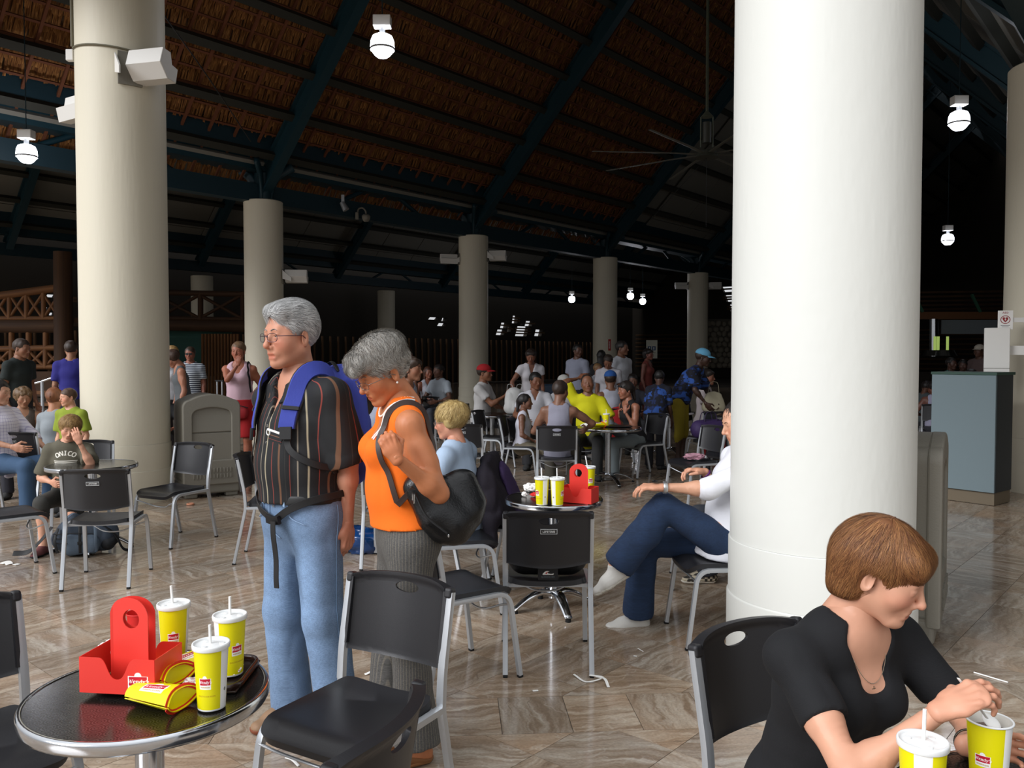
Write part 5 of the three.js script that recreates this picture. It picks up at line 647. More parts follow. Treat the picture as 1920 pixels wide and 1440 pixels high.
// ---------------------------------------------------------------- the people in front
const stripeTex = canvasTex(256, 64, (c, w, h) => { c.fillStyle = '#131416'; c.fillRect(0, 0, w, h); const S = (x, wd, col) => { c.fillStyle = col; c.fillRect(x / .125 * w, 0, wd / .125 * w, h); }; S(.004, .0045, '#a59a80'); S(.0085, .0012, '#5a5448'); S(.030, .0022, '#8d3a30'); S(.052, .006, '#6b4a34'); S(.072, .0012, '#33302c'); S(.084, .0022, '#7c352c'); S(.104, .004, '#83796a'); });
stripeTex.wrapS = stripeTex.wrapT = THREE.RepeatWrapping; stripeTex.repeat.set(6, 2);
const denimTex = tex(256, 256, (u, v) => { const t = .5 + .5 * Math.sin((u * 64 + v * 64) * 2 * Math.PI), n = tfbm(u, v, 40, 40, 3), b = tfbm(u, v, 4, 4, 3, 5); return .72 + .07 * t + .12 * n + .05 * b; });
const pinTex = tex(128, 64, (u, v) => { const s = Math.abs((u * 8 % 1) - .5) < .1 ? .32 : 0; return [.58 + s * .5, .57 + s * .42, .56 + s * .3].map((x) => (x + .14 * tfbm(u, v, 30, 30, 2)) * 255); });
const denim = (c) => mat(c, .9, { map: rep(denimTex, 12, 12), bumpMap: rep(denimTex, 12, 12), bumpScale: .0003, vertexColors: true });
const fade = (v, n, J) => { const k = J.KL, q = (A, B) => { const t = clamp((v.y - A.y) / ((B.y - A.y) || 1), 0, 1); return t; }; let a = 1; const th = smooth(.10, .30, J.P.y - v.y) * smooth(J.P.y + .02, .3, J.P.y - v.y); const f = smooth(.2, .9, n.dot(J.F)); a += .28 * f * th + .10 * noise3(v.x * 9, v.y * 5, v.z * 9) + .10 * noise3(v.x * 30, v.y * 12, v.z * 30); return [a * .98, a, a * 1.02]; };
M.gold = mat(0xcfc9b8, .25, { metalness: 1 });
function ringAround(c, u, X, F, rx, rz, w, h, o = {}) { const n = o.n ?? 40, a0 = o.a0 ?? 0, a1 = o.a1 ?? 2 * Math.PI, pts = []; for (let i = 0; i <= n; i++) { const a = lerp(a0, a1, i / n); pts.push(c.clone().addScaledVector(X, Math.sin(a) * rx).addScaledVector(F, Math.cos(a) * rz).addScaledVector(u, o.lift ? o.lift(a) : 0)); } return sweep(pts, w, h, { up: A3(u), round: .4 }); }
function glasses(t, J, frame, o = {}) { const m = mat(frame, .3, { metalness: .7 }), lens = new THREE.MeshPhysicalMaterial({ color: 0xffffff, transmission: 1, thickness: 0, roughness: .02, ior: 1.5, specularIntensity: 1 }), y = o.y ?? -.006, z = .104; const g = new THREE.Group(); g.name = 'glasses'; J.Hm.decompose(g.position, g.quaternion, g.scale); t.add(g); const oval = (s, r) => [...Array(25)].map((_, i) => { const a = i / 24 * 2 * Math.PI, c = Math.cos(a), q = Math.sin(a), k = Math.pow(Math.pow(Math.abs(c), 3) + Math.pow(Math.abs(q), 3), -1 / 3); return [s * .033 + c * k * .0235, y + q * k * .0155, z - Math.abs(c * k * .0235 + .033 * 1 * (s * c > 0 ? 1 : 1)) * .0 - (s * (s * .033 + c * k * .0235) - .033) * .25]; });
  for (const s of [-1, 1]) { if (!o.rimless) obj('rim', sweep(oval(s), .0022, .0022, { n: 6 }), m, g); const pts = oval(s), sh = new THREE.Shape(pts.map((p) => new THREE.Vector2(p[0], p[1]))), lg = new THREE.ShapeGeometry(sh), P = lg.attributes.position; for (let i = 0; i < P.count; i++) P.setZ(i, z - (s * P.getX(i) - .033) * .25); obj('lens', lg, lens, g); obj('temple', sweep([[s * .058, y + .006, z - .008], [s * .075, y + .006, z - .03], [s * .081, y + .004, -.0], [s * .080, y - .014, -.022]], .0024, .003, { n: 6 }), m, g); }
  obj('bridge', sweep(curve([[-.010, y + .003, z + .004], [0, y + .007, z + .008], [.010, y + .003, z + .004]], 6), .0022, .0022), m, g); }
const greyHair = [0x8b8b8a, 0xb9b9b8, 0xdadad8, 0x6b6a69];
const man = person({ name: 'person', label: 'grey haired man with glasses in a dark striped shirt and light blue jeans', at: [-.875, 0, -3.48], turn: -38, H: 1.752, headScale: 1.07, headLong: 1.05, roll: -4, lod: 0, skin: 0xc68a6e, girth: 1.22, belly: .05, lean: 1, shoulders: 1.22, head: [-3, 3, 0], neck: .026, nose: 1.15, mouth: .010, jaw: 1.06, eyes: [-6, 4], style: 'quiff', hairOpt: { line: .070, vol: .011 }, hairCols: greyHair, hairNoise: [.004, 30], brows: 1, browK: .9, age: 1, strands: [11000, .036, .0008], lift: .003, tip: .002, flow: (p) => { const k = smooth(.03, .075, p.y); return [lerp(0, .45, k), lerp(-.7, .15, k), -1]; },
  armL: { ww: at(652, 985, 3.42), we: [1, -.2, -.2], hand: { curl: .4 } }, armR: { w: [-.27, .92, -.06], e: [-.5, 0, -.8], hand: { curl: .35 } }, legL: { aw: V(-.715, .082, -3.40), toe: -2, k: [.1, 0, 1] }, legR: { aw: V(-.955, .082, -3.56), toe: -4, k: [-.1, 0, 1] }, legGirth: 1.05,
  wear: [{ t: 'shirt', mat: mat(0xffffff, .8, { map: stripeTex, bumpMap: rep(fabricBump, 14, 14), bumpScale: .0006 }), sleeve: .86, flare: .082, hem: -.03, vee: .105, fit: .017, folds: .010, neck: .07 }, { t: 'trousers', name: 'jeans', mat: denim(0x93b1d6), paint: fade, rise: .055, fit: .014, flare: .016, loose: .008, folds: .010, len: 1.0 }, { t: 'shoes', color: 0x9a7a5c, mat: mat(0x8f6f52, .6), sole: mat(0x7a3e22, .6), top: -.01 }] });
{
  const J = man.figure; glasses(man, J, 0x5a4a58); obj('teeth', rbox(.024, .007, .006, .002, 0, -.0722, .0825).applyMatrix4(J.Hm), mat(0xe8e0d0, .3), man);
  obj('collar', collarGeo(J, { girth: 1.22, belly: .05, shoulders: 1.22 }, { fit: .017, vee: .10 }, .0045), clothMat(0x17181a), man);
  const belt = J.P.clone().addScaledVector(J.up, .045); obj('belt', ringAround(belt, J.up, J.Xp, J.F, .200, .158, .005, .036), mat(0x131313, .5), man); 
  const chest = (x, y, e = 0) => { const p = J.C.clone().lerp(J.W, .5).addScaledVector(J.up, y).addScaledVector(J.Xs, x); return p.addScaledVector(J.F, e); };
  man.chest = chest;
}
const wGrey = [0x86817a, 0xa8a49c, 0xcac7c0, 0x66625c, 0x988c7e];
const woman = person({ name: 'person', label: 'woman with short grey hair and an orange sleeveless top, looking down', at: onFloor(766, 1416), turn: -70, H: 1.65, headScale: 1.04, lod: 0, fem: 1, skin: 0xc27b52, girth: 1.1, belly: .035, bust: 1.35, lean: 5, lid: .006, head: [12, 27, 4], neck: .0, nose: 1.02, eyes: [0, 32], style: 'spiky', hairOpt: { line: .058, vol: .014 }, hairCols: wGrey, hairNoise: [.010, 26], brows: 1, browK: .8, age: 1, strands: [12000, .05, .0009], lift: .006, tip: .008, lenK: (p) => lerp(.34, 1.15, smooth(.01, .075, p.y)), flow: (p) => { const k = smooth(.0, .05, p.y); return [p.x * 1.2 * k + .25 * k, lerp(-.6, (p.y - .12), k), lerp(-.8, p.z + .075, k)]; }, armGirth: .98,
  armL: { ww: at(743, 858, 2.93), we: [.35, -1, .30], hand: { wdir: [-.45, .88, -.05], wpalm: [-.25, -.15, -1], curl: .95, thumb: .9 } }, armR: { ww: at(742, 992, 3.45), we: [.4, -.3, -.8], hand: { curl: .3 } }, legL: { a: [.08, .08, -.02], toe: 6 }, legR: { a: [-.10, .08, .06], toe: -12 }, legGirth: 1.06, hips: 1.06,
  wear: [{ t: 'shirt', name: 'top', color: 0xfa7410, sleeve: 0, arm: .046, hem: -.03, scoop: .085, scoopW: .075, fit: .012, folds: .005, neck: .066 }, { t: 'trousers', name: 'jeans', mat: mat(0x949492, .9, { map: rep(pinTex, 14, 14) }), rise: .072, fit: .006, flare: .04, folds: .006, len: .97 }, { t: 'shoes', mat: mat(0x8a5a34, .6), sole: mat(0x9b6a40, .6), top: -.045 }] });
{
  const J = woman.figure; glasses(woman, J, 0x8a7a70, { y: -.010 });
  const hg = hugger(J, { fem: 1, girth: 1.1, belly: .035, bust: 1.35, hips: 1.06 }, false), c = J.N.clone().addScaledVector(J.up, .012), bead = new THREE.SphereGeometry(.0042, 10, 8), bs = []; for (let i = 0; i < 64; i++) { const a = i / 64 * 2 * Math.PI, p = c.clone().addScaledVector(J.Xs, Math.sin(a) * .066).addScaledVector(J.F, Math.cos(a) * .074 + .012).addScaledVector(J.up, -.034 * Math.cos(a) - .002); p.copy(hg(p, .003)); bs.push(norm(bead.clone().translate(p.x, p.y, p.z))); } obj('necklace', mergeGeometries(bs), mat(0xf3efe6, .3), woman);
  for (const s of [-1, 1]) obj('earring', new THREE.SphereGeometry(.0045, 10, 8).translate(s * .081, -.046, -.006).applyMatrix4(J.Hm), mat(0xf4f0ea, .2), woman);
}
const brown = [0x6b4023, 0x8a5a34, 0xa87646, 0x50301c];
const diner = person({ name: 'person', label: 'woman with brown bobbed hair in a black t-shirt, seated and stirring a cup', at: [.75, 0, -2.04], turn: 25, H: 1.62, lod: 0, fem: 1, skin: 0xd29c80, girth: 1.13, bust: 1.2, pelvis: [0, .535, 0], lean: 17, torso: .98, shoulders: 1.06, lid: .005, head: [29, 22, -2], neck: 0, nose: .98, eyes: [10, 34], style: 'bob', hairOpt: { line: .048, vol: .016 }, hairCols: brown, hairNoise: [.0025, 26], brows: 1, browK: .55, strands: [14000, .085, .0009], lift: .0025, tip: .003, flow: (p) => [p.x * 1.3, (p.y - .135) * 1.0, p.z + .03],
  armR: { ww: at(1768, 1330, 1.60), we: [-.35, -1, .3], hand: { wdir: [.80, .42, .05], wpalm: [.35, -.80, -.35], curl: .6, thumb: .8, curls: [.42, .48, .54, .60] } }, armL: { ww: at(1818, 1398, 1.77), we: [.7, -.6, -.4], hand: { wdir: [.93, .12, .3], wpalm: [-.25, .05, .95], curl: .5, thumb: .35 } },
  legL: { a: [.12, .08, .40], k: [.1, 1, .5] }, legR: { a: [-.12, .08, .42], k: [-.1, 1, .5] },
  wear: [{ t: 'shirt', name: 't_shirt', color: 0x0b0c10, sleeve: .52, flare: .050, hem: .12, scoop: .085, scoopW: .085, fit: .009, folds: .007, neck: .066 }, { t: 'trousers', color: 0x14161c, rise: .07 }, { t: 'shoes', color: 0x222222 }] });
{ const J = diner.figure, c = J.N.clone().addScaledVector(J.up, .0); obj('necklace', [sweep([...Array(31)].map((_, i) => { const a = (i / 30 - .5) * 4.4; return c.clone().addScaledVector(J.Xs, Math.sin(a) * .068).addScaledVector(J.F, Math.cos(a) * .060 + .034 + .012 * Math.max(0, Math.cos(a))).addScaledVector(J.up, -.10 * Math.max(0, Math.cos(a)) ** 1.5 + .012); }), .0016, .0016, { n: 5 }), ...(() => { const p = c.clone().addScaledVector(J.F, .108).addScaledVector(J.up, -.098); return [box(.003, .024, .002, p.x, p.y - .008, p.z), box(.014, .003, .002, p.x, p.y - .003, p.z)]; })()], M.gold, diner);
  const w = J.WrL, d = w.clone().sub(J.EL).normalize(); let x = V(0, 1, 0).cross(d).normalize(); const y = d.clone().cross(x); obj('bracelet', ringAround(w.clone().addScaledVector(d, -.03), d, x, y, .033, .031, .005, .012), mat(0x555048, .3, { metalness: .8 }), diner); }
const youth = person({ name: 'person', label: 'young man in white shirt and dark jeans sitting cross-legged beside the big white column', at: [1.19, 0, -4.70], turn: -84, H: 1.80, lod: 1, skin: 0xd7a284, pelvis: [0, .525, -.02], lean: -17, head: [0, 16, 0], nose: 1.1, style: 'short', hairOpt: { line: .062, vol: .009 }, hairCols: [0x1a1411, 0x2a211b], strands: [2500, .022, .0011], lift: .003, tip: .003, flow: (p) => [p.x * 1.4, (p.y - .12), p.z + .06], brows: 1, legGirth: .98,
  armL: { ww: at(1238, 914, 4.52), we: [.3, -1, .3], hand: { wdir: [-1, .02, -.1], wpalm: [.1, -1, -.1], curl: .45, thumb: .5 } }, armR: { ww: at(1318, 884, 4.98), we: [.3, -1, -.3], hand: { wdir: [-1, .1, .05], wpalm: [0, -1, .2], curl: .6, thumb: .4 } },
  legL: { aw: at(1158, 1062, 4.66), wk: [-.3, 1, .1], toe: 0, pitch: 30 }, legR: { aw: at(1196, 1154, 4.86), wk: [-.6, .8, 0], toe: 4 },
  wear: [{ t: 'shirt', color: 0xe9eaf0, sleeve: 1.1, hem: .10, fit: .014, folds: .010, neck: .066 }, { t: 'trousers', name: 'jeans', mat: denim(0x2c4468), paint: fade, flare: .03, fit: .013, folds: .009, len: .97 }, { t: 'shoes', mat: mat(0xd9d6cf, .6), sole: mat(0xc9c4b8, .7), top: .02 }] });
{ const J = youth.figure, wr = (k, m, n) => { const w = J['Wr' + k], d = w.clone().sub(J['E' + k]).normalize(), x = V(0, 1, 0).cross(d).normalize(), y = d.clone().cross(x); obj(n, ringAround(w.clone().addScaledVector(d, -.025), d, x, y, .033, .031, .006, n === 'watch_strap' ? .022 : .012), m, youth); }; wr('L', mat(0xbfc0c0, .3, { metalness: .8 }), 'watch_strap'); wr('R', mat(0x5a1f6a, .6), 'wristband'); const f = J.WrL.clone().add(V(0, .034, 0)); obj('watch_face', cyl(.017, .017, .008, 16, f.x, f.y, f.z + .03), mat(0x121212, .3), youth); }
// ---------------------------------------------------------------- the people behind, placed by the top of the head
function bg(px, py, d, turn, sit, label, o = {}) {
  const p = at(px, py, d), s = p.y / (sit ? 1.335 : 1.75), H = 1.75 * s, pose = sit ? { pelvis: [0, .53, 0], lean: o.lean ?? 4, armL: { w: [.17, .68, .30], e: [.7, -.5, -.4] }, armR: { w: [-.17, .68, .30], e: [-.7, -.5, -.4] }, legL: { a: [.13, .08, .40], k: [.1, 1, .5] }, legR: { a: [-.13, .08, .42], k: [-.1, 1, .5] } } : {};
  return person({ lod: d < 9 ? 1 : 2, at: [p.x, 0, p.z], turn, H, label, skin: 0xb9805f, style: 'short', hairCols: [0x2a1d14, 0x3d2b1e], hairNoise: [.005, 30], ...pose, ...o, group: o.group });
}
const tee = (color, sleeve = .55, x = {}) => ({ t: 'shirt', color, sleeve, hem: .05, fit: .014, ...x }), tank = (color, x = {}) => ({ t: 'shirt', name: 'tank_top', color, sleeve: 0, hem: .04, scoop: .07, fit: .008, ...x }), pants = (color, len = 1, x = {}) => ({ t: 'trousers', color, len, flare: .015, ...x }), shoes = (color = 0x333333) => ({ t: 'shoes', color });
const teeTex = canvasTex(512, 512, (c, w, h) => { c.fillStyle = '#5b5748'; c.fillRect(0, 0, w, h); c.fillStyle = '#ece8dc'; c.save(); c.translate(256, 330); c.font = 'bold 62px sans-serif'; c.textAlign = 'center'; 'ONICO'.split('').forEach((ch, i) => { c.save(); c.rotate((i - 2) * .26); c.fillText(ch, 0, -130); c.restore(); }); c.restore(); c.font = 'bold 30px sans-serif'; c.textAlign = 'center'; for (let k = 0; k < 5; k++) c.fillRect(150 + k * 6, 250 + k * 16, 212 - k * 12, 7); c.fillText('SILVER', 256, 345); c.fillText('1969', 256, 380); });
function frontUV(g, J, w, cy) { const P = g.attributes.position, u = new Float32Array(P.count * 2), v = V(); for (let i = 0; i < P.count; i++) { v.fromBufferAttribute(P, i).sub(J.C); const back = v.dot(J.F) < -.01; u[2 * i] = back ? .02 : clamp(.5 + v.dot(J.Xs) / w, 0, 1); u[2 * i + 1] = back ? .02 : clamp(.5 + (v.dot(J.up) - cy) / w, 0, 1); } g.setAttribute('uv', new THREE.BufferAttribute(u, 2)); }
const boy = bg(130, 777, 6.95, 12, 1, 'boy in a dark olive t-shirt with white lettering, seated with his hand over his face', { lod: 1, skin: 0xd9a184, hairCols: [0x7a5a34, 0xa88450, 0xc4a268], style: 'curly', hairOpt: { line: .05, vol: .012 }, hairNoise: [.007, 40], strands: [2500, .03, .0013], lift: .005, tip: .006, flow: (p) => [p.x * 1.4, (p.y - .12), p.z + .06], head: [14, 16, 10], lean: 8, armL: { ww: at(148, 828, 6.68), we: [.5, -1, .1], hand: { wdir: [-.35, .9, .0], wpalm: [-.5, -.2, -.9], curl: .35 } }, armR: { ww: at(98, 905, 6.75), we: [-.7, -.4, -.4], hand: {} }, wear: [tee(0x5b5748, .8, { mat: mat(0xffffff, .85, { map: teeTex }), flare: .07 }), pants(0x3b3a36, .55), shoes(0x6a3a3a)] });
frontUV(boy.children.find((c) => c.name === 'shirt').geometry, boy.figure, .52, .02);
const olive = lin(0x5b5748);
bg(134, 730, 8.2, -12, 0, 'boy in a lime green t-shirt leaning on the left column behind the seated boy', { lod: 1, skin: 0xd29a7c, hairCols: [0x4a3526, 0x5f4632], head: [-22, 2, -6], wear: [tee(0x8a9a2c, .7, { flare: .075 }), pants(0x4a4a44, .55), shoes()] });
bg(97, 728, 8.95, 158, 1, 'ginger haired boy in a pale grey t-shirt seated with his back to us', { hairCols: [0x6b3e22, 0x8a5530], head: [30, 0, 0], wear: [tee(0x8f969a), pants(0x3a3d44), shoes()] });
bg(8, 709, 8.35, 72, 1, 'man in a pale checked shirt and jeans leaning back at the left edge', { lean: -14, skin: 0xb98a70, hairCols: [0x120d0a, 0x1e1612], head: [14, 6, 0], armL: { w: [.2, .62, .3], e: [.7, -.5, -.4] }, wear: [tee(0xb6b2c0, 1.3, { mat: mat(0xffffff, .85, { map: rep(tex(64, 64, (u, v) => { const a = (u * 8 % 1) < .18, b = (v * 8 % 1) < .18; return a && b ? [120, 112, 150] : a || b ? [165, 160, 188] : [206, 202, 214]; }), 4, 4) }) }), pants(0x35506e), shoes()] });
bg(42, 727, 9.6, 24, 1, 'woman with light brown curls in a dark strappy top beside the checked shirt man', { fem: 1, skin: 0x9a6e52, style: 'curly', hairCols: [0x5a4228, 0x7d6040], hairNoise: [.014, 45], head: [20, 8, 0], wear: [tank(0x4a4038), pants(0x2c2c34), shoes()] });
bg(33, 637, 11.4, 72, 0, 'man in a dark green t-shirt standing under the log balcony at the left edge', { skin: 0x8a5f47, head: [10, 10, 0], wear: [tee(0x1c2422), pants(0x25252a), shoes()] });
bg(132, 641, 12.4, -165, 0, 'man in a royal blue t-shirt with his back to us, half behind the left column', { skin: 0x9a6c50, wear: [tee(0x26247a, .7), pants(0x33333a), shoes()] });
bg(344, 655, 12.4, -58, 0, 'man in a grey sleeveless shirt bending his head, standing behind the beige bin', { skin: 0xa8735a, style: 'curly', hairCols: [0x33221a, 0x4a3426], head: [-4, 34, 0], lean: 10, wear: [tank(0x565a5c, { arm: .02 }), pants(0x2a2a2e), shoes()] });
bg(321, 650, 13.2, 60, 0, 'blonde woman in a white t-shirt behind the standing man in a grey sleeveless shirt', { fem: 1, style: 'long', hairCols: [0x7a5c34, 0xa2824c], skin: 0xa87458, wear: [tee(0xc9ccd2), pants(0x30343c), shoes()] });
bg(357, 652, 14.2, 10, 0, 'man in a striped t-shirt and sunglasses, furthest back of the three behind the beige bin', { skin: 0x8a5440, wear: [{ ...tee(0xbfc6cc, .6), mat: mat(0xffffff, .85, { map: rep(tex(16, 64, (u, v) => (v * 4 % 1) < .5 ? [205, 212, 218] : [52, 58, 74]), 1, 7) }) }, pants(0x2a2a2e), { t: 'shades', color: 0x111111 }, shoes()] });
bg(303, 721, 11.2, 12, 1, 'dark haired boy whose head shows between the left column and the bin', { skin: 0x9a6650, hairCols: [0x160f0b, 0x20160f], hairOpt: { line: .04, vol: .014 }, head: [0, 20, 0], wear: [tee(0x1f2022), pants(0x2a2a2e), shoes()] });
bg(449, 643, 10.8, 3, 0, 'woman in a pale pink vest and red shorts with her hand at her mouth', { lod: 1, fem: 1, skin: 0xa5654c, hairCols: [0x5e4630, 0x806244], style: 'short', girth: 1.12, bust: 1.2, head: [-4, 2, 0], armR: { ww: at(447, 682, 10.5), we: [-.5, -1, .2], hand: { wdir: [.1, 1, .0], wpalm: [.2, 0, -1], curl: .6 } }, armL: { w: [.26, .93, -.05] }, wear: [tank(0xcaa9b4, { hem: .03, tail: 0, fit: .012 }), pants(0xa30f16, .42, { fit: .022 }), { t: 'shoes', color: 0x5a3b2a }] });
const blonde = bg(861, 756, 5.45, -112, 1, 'blonde woman with glasses in a pale blue top seated behind the orange top woman', { lod: 1, fem: 1, skin: 0xc98d72, style: 'curly', hairCols: [0xb89a5c, 0xd9c084, 0x9c7c44], hairNoise: [.008, 36], strands: [3500, .035, .0013], lift: .006, tip: .008, flow: (p) => [p.x * 1.4, (p.y - .12), p.z + .06], head: [6, 8, 0], wear: [tee(0xa9bdd4, .4, { hem: .1 }), pants(0x3a3a40), shoes()] });
glasses(blonde, blonde.figure, 0x7a6a60);
bg(979, 739, 10.6, 80, 1, 'small dark girl with a ponytail in a white vest seated sideways', { fem: 1, bust: 0, skin: 0x6e4a38, style: 'pony', hairCols: [0x0f0b09, 0x1a1310], wear: [tank(0xbdbcc6), pants(0x6a6252, .6), shoes(0x8a8a8a)], armR: { w: [-.2, .62, .25], e: [-.7, -.5, -.4] } });
bg(1048, 714, 9.5, 172, 1, 'person in a grey sleeveless shirt seated at the far table, back to us', { skin: 0x7c5642, hairCols: [0x2d2018, 0x3a2a1f], head: [-25, 4, 0], wear: [tank(0x8b8a98, { arm: .015, scoop: 0, hem: .12 }), pants(0x47433a), shoes()], armR: { w: [-.3, .74, .36], e: [-1, -.4, 0] } });
bg(1103, 702, 11.0, -8, 1, 'man in a bright yellow t-shirt with one arm raised behind his head', { skin: 0x7a5039, hairCols: [0x1c1511, 0x2a201a], hairOpt: { line: .075, vol: .006 }, head: [8, -6, -6], armR: { ww: at(1088, 708, 11.2), we: [-1, .55, .1], hand: { wdir: [.8, .3, -.3], wpalm: [.4, -.4, -.8], curl: .3 } }, wear: [tee(0xc9c400, .75, { flare: .075 }), pants(0x2b2b2b), shoes()] });
bg(1190, 713, 10.9, -66, 1, 'tanned woman in a black vest with sunglasses in her hair, chin on her hand', { lod: 1, fem: 1, skin: 0x94614a, style: 'pony', hairCols: [0x17100c, 0x241a13], head: [-4, 6, 0], lean: 14, armL: { ww: at(1172, 772, 10.66), we: [.2, -1, .3], hand: { wdir: [0, 1, -.1], wpalm: [.6, 0, -.6], curl: .7 } }, armR: { ww: at(1162, 780, 10.9), we: [.2, -1, -.3], hand: { wdir: [0, 1, 0], wpalm: [.6, 0, .5], curl: .7 } }, legR: { a: [-.02, .34, .52], k: [-.1, 1, .4], pitch: -10 }, wear: [tank(0x0c0c0e, { back: .1 }), pants(0x6d7678), { t: 'shoes', mat: mat(0x77706a, .7), sole: mat(0x8c8c8c, .7) }, { t: 'shades', y: .062, z: -.008, pitch: -.7 }] });
bg(903, 684, 13.2, 70, 1, 'man in a red baseball cap and white t-shirt seated sideways near the third column', { skin: 0x86583f, hairCols: [0x2a1d14], armR: { ww: at(950, 740, 13), we: [-.3, -1, .3] }, wear: [tee(0xc4c2c0), pants(0x33333a), shoes(), { t: 'cap', color: 0xa01018 }] });
bg(994, 654, 14.2, 8, 0, 'woman in a white V-neck top with a red shoulder strap, standing over the tables', { fem: 1, skin: 0x7f523d, style: 'bob', hairCols: [0x1d130e, 0x2b1d15], head: [-10, 18, 0], lean: 12, armR: { w: [-.3, .95, .25], e: [-1, 0, -.4] }, wear: [tee(0xc9c6ca, .3, { vee: .14 }), pants(0x2a2022), shoes()] });
bg(1003, 698, 12.0, 2, 1, 'dark haired man in a white t-shirt sitting back behind the small girl', { skin: 0x7d5038, hairCols: [0x110c09], head: [20, 4, 0], lean: -6, wear: [tee(0xc6c6cc, .6, { vee: .08 }), pants(0x2d2d30), shoes()] });
bg(1056, 704, 13.0, 150, 1, 'person in a white cap seated behind the one in the grey sleeveless shirt', { skin: 0x6f4a38, head: [60, 0, 0], wear: [tee(0xb4b4b6), pants(0x2a2a2e), shoes(), { t: 'cap', color: 0xb9b8b2 }] });
bg(1146, 696, 12.3, -158, 1, 'man in a blue baseball cap and white sleeveless top seated behind the man in yellow', { skin: 0x7f5640, head: [-30, 0, 0], wear: [tank(0xb8bac6, { scoop: .03 }), pants(0x2a2a2e), shoes(), { t: 'cap', color: 0x1f4f92 }] });
bg(1141, 664, 14.1, -10, 0, 'person in a white t-shirt looking down, standing behind the man in the blue cap', { fem: 1, skin: 0x805640, hairCols: [0x231812, 0x33251b], style: 'short', head: [0, 30, 0], wear: [tee(0xb9b7bd), pants(0x2d2d30), shoes()] });
bg(1119, 683, 15.2, 40, 0, 'fair haired boy just behind the raised arm of the man in yellow', { skin: 0x8c5f46, hairCols: [0x6e5030, 0x8a6840], wear: [tee(0xa9aab2), pants(0x2d2d30), shoes()] });
bg(1163, 641, 14.8, 38, 0, 'man in a white shirt with a dark chest strap, standing right of the fourth column', { skin: 0x6e4936, hairCols: [0x15100c], head: [20, 0, 0], wear: [tee(0xaeb0b6, .6), pants(0x20242c), shoes()] });
bg(1083, 647, 16.2, -34, 0, 'man in a pale short sleeved shirt, standing left of the fourth column', { skin: 0x5c3c2d, hairCols: [0x15100c], head: [60, 0, 0], wear: [tee(0x8f93a4, .6), pants(0x20242c), shoes()] });
bg(1127, 658, 17.0, 160, 0, 'person with black hair in dark clothes in front of the fourth column', { skin: 0x4a3125, hairCols: [0x0d0907], style: 'long', wear: [tee(0x15151a), pants(0x15151a), shoes()] });
const floralTex = tex(128, 128, (u, v) => { const a = tfbm(u, v, 6, 6, 3), b = tfbm(u, v, 9, 9, 2, 4); return a > .14 ? [40, 78, 150] : b > .22 ? [24, 40, 84] : [12, 15, 30]; });
bg(1276, 645, 12.2, 62, 0, 'person in a light blue cap bending forward in a dark blue patterned shirt', { skin: 0x3d281e, lean: 38, head: [10, 12, 0], girth: 1.2, armL: { w: [.25, .9, .42], e: [1, 0, -.4] }, armR: { w: [-.25, .9, .45], e: [-1, 0, -.4] }, wear: [{ ...tee(0x142040, .8, { flare: .08 }), mat: mat(0xffffff, .85, { map: rep(floralTex, 3, 3) }) }, pants(0x8a7a18, .6), shoes(), { t: 'cap', color: 0x5f9fc0 }] });
bg(1228, 690, 11.6, 150, 0, 'stooping person in a blue flowered shirt with back towards us, left of the blue cap', { skin: 0x4a3125, lean: 30, hairCols: [0x0d0907], head: [20, 20, 0], girth: 1.2, wear: [{ ...tee(0x101830, .8), mat: mat(0xffffff, .85, { map: rep(floralTex, 2, 2) }) }, pants(0x1b1b20), shoes()] });
bg(1320, 692, 13.0, 66, 1, 'woman in a white t-shirt seated in profile before the stone wall', { fem: 1, skin: 0x855641, style: 'bob', hairCols: [0x1d130e], wear: [tee(0xb3a8a8), pants(0x2d2d30), shoes()] });
bg(826, 683, 16.0, -38, 1, 'man in a white printed t-shirt seated at the left of the third column', { skin: 0x5c3d2e, hairCols: [0x1a120d], wear: [tee(0xa4adb6), pants(0x3a3d44), shoes()] });
bg(801, 688, 17.3, 30, 1, 'woman in a pale top beside the man in the printed t-shirt', { fem: 1, skin: 0x8a5540, style: 'long', hairCols: [0x4a2a1c], wear: [tank(0xa8a8b0), pants(0x2a2a2e), shoes()] });
bg(762, 654, 15.5, 150, 0, 'person in a blue striped shirt just visible behind the grey haired woman\'s head', { skin: 0x6a4635, wear: [{ ...tee(0x8fa0b0), mat: mat(0xffffff, .85, { map: rep(tex(64, 8, (u) => (u * 4 % 1) < .4 ? [96, 120, 140] : [176, 186, 194]), 9, 1) }) }, pants(0x2a2a2e), shoes()] });
bg(1212, 655, 17.5, 60, 0, 'woman in a rust red dress in profile below the pictogram notice', { fem: 1, skin: 0x74463a, style: 'bob', hairCols: [0x140d0a], wear: [tank(0x6e2f28), pants(0x4a201c, .6), shoes()] });
bg(1186, 702, 13.8, 0, 1, 'dark haired boy facing us between the blue cap and the woman with sunglasses', { skin: 0x63402f, hairCols: [0x140d0a], wear: [tee(0x31323a), pants(0x2a2a2e), shoes()] });
bg(712, 690, 7.9, 75, 0, 'person in a grey t-shirt and khaki shorts bending behind the couple', { fem: 1, skin: 0x8f6148, H: 1.66, lean: 42, hairCols: [0x3a2a1e], style: 'bob', wear: [tee(0x8f93a2), pants(0x8a7f68, .6), shoes()] });
bg(1755, 712, 13.3, 158, 1, 'person in a white racer-back vest seated behind the grey cabinet', { skin: 0x6b3f30, hairCols: [0x140d0a], head: [20, 30, 0], lean: 16, wear: [tank(0x9c9ab0, { arm: .01 }), pants(0x33343c), shoes()] });
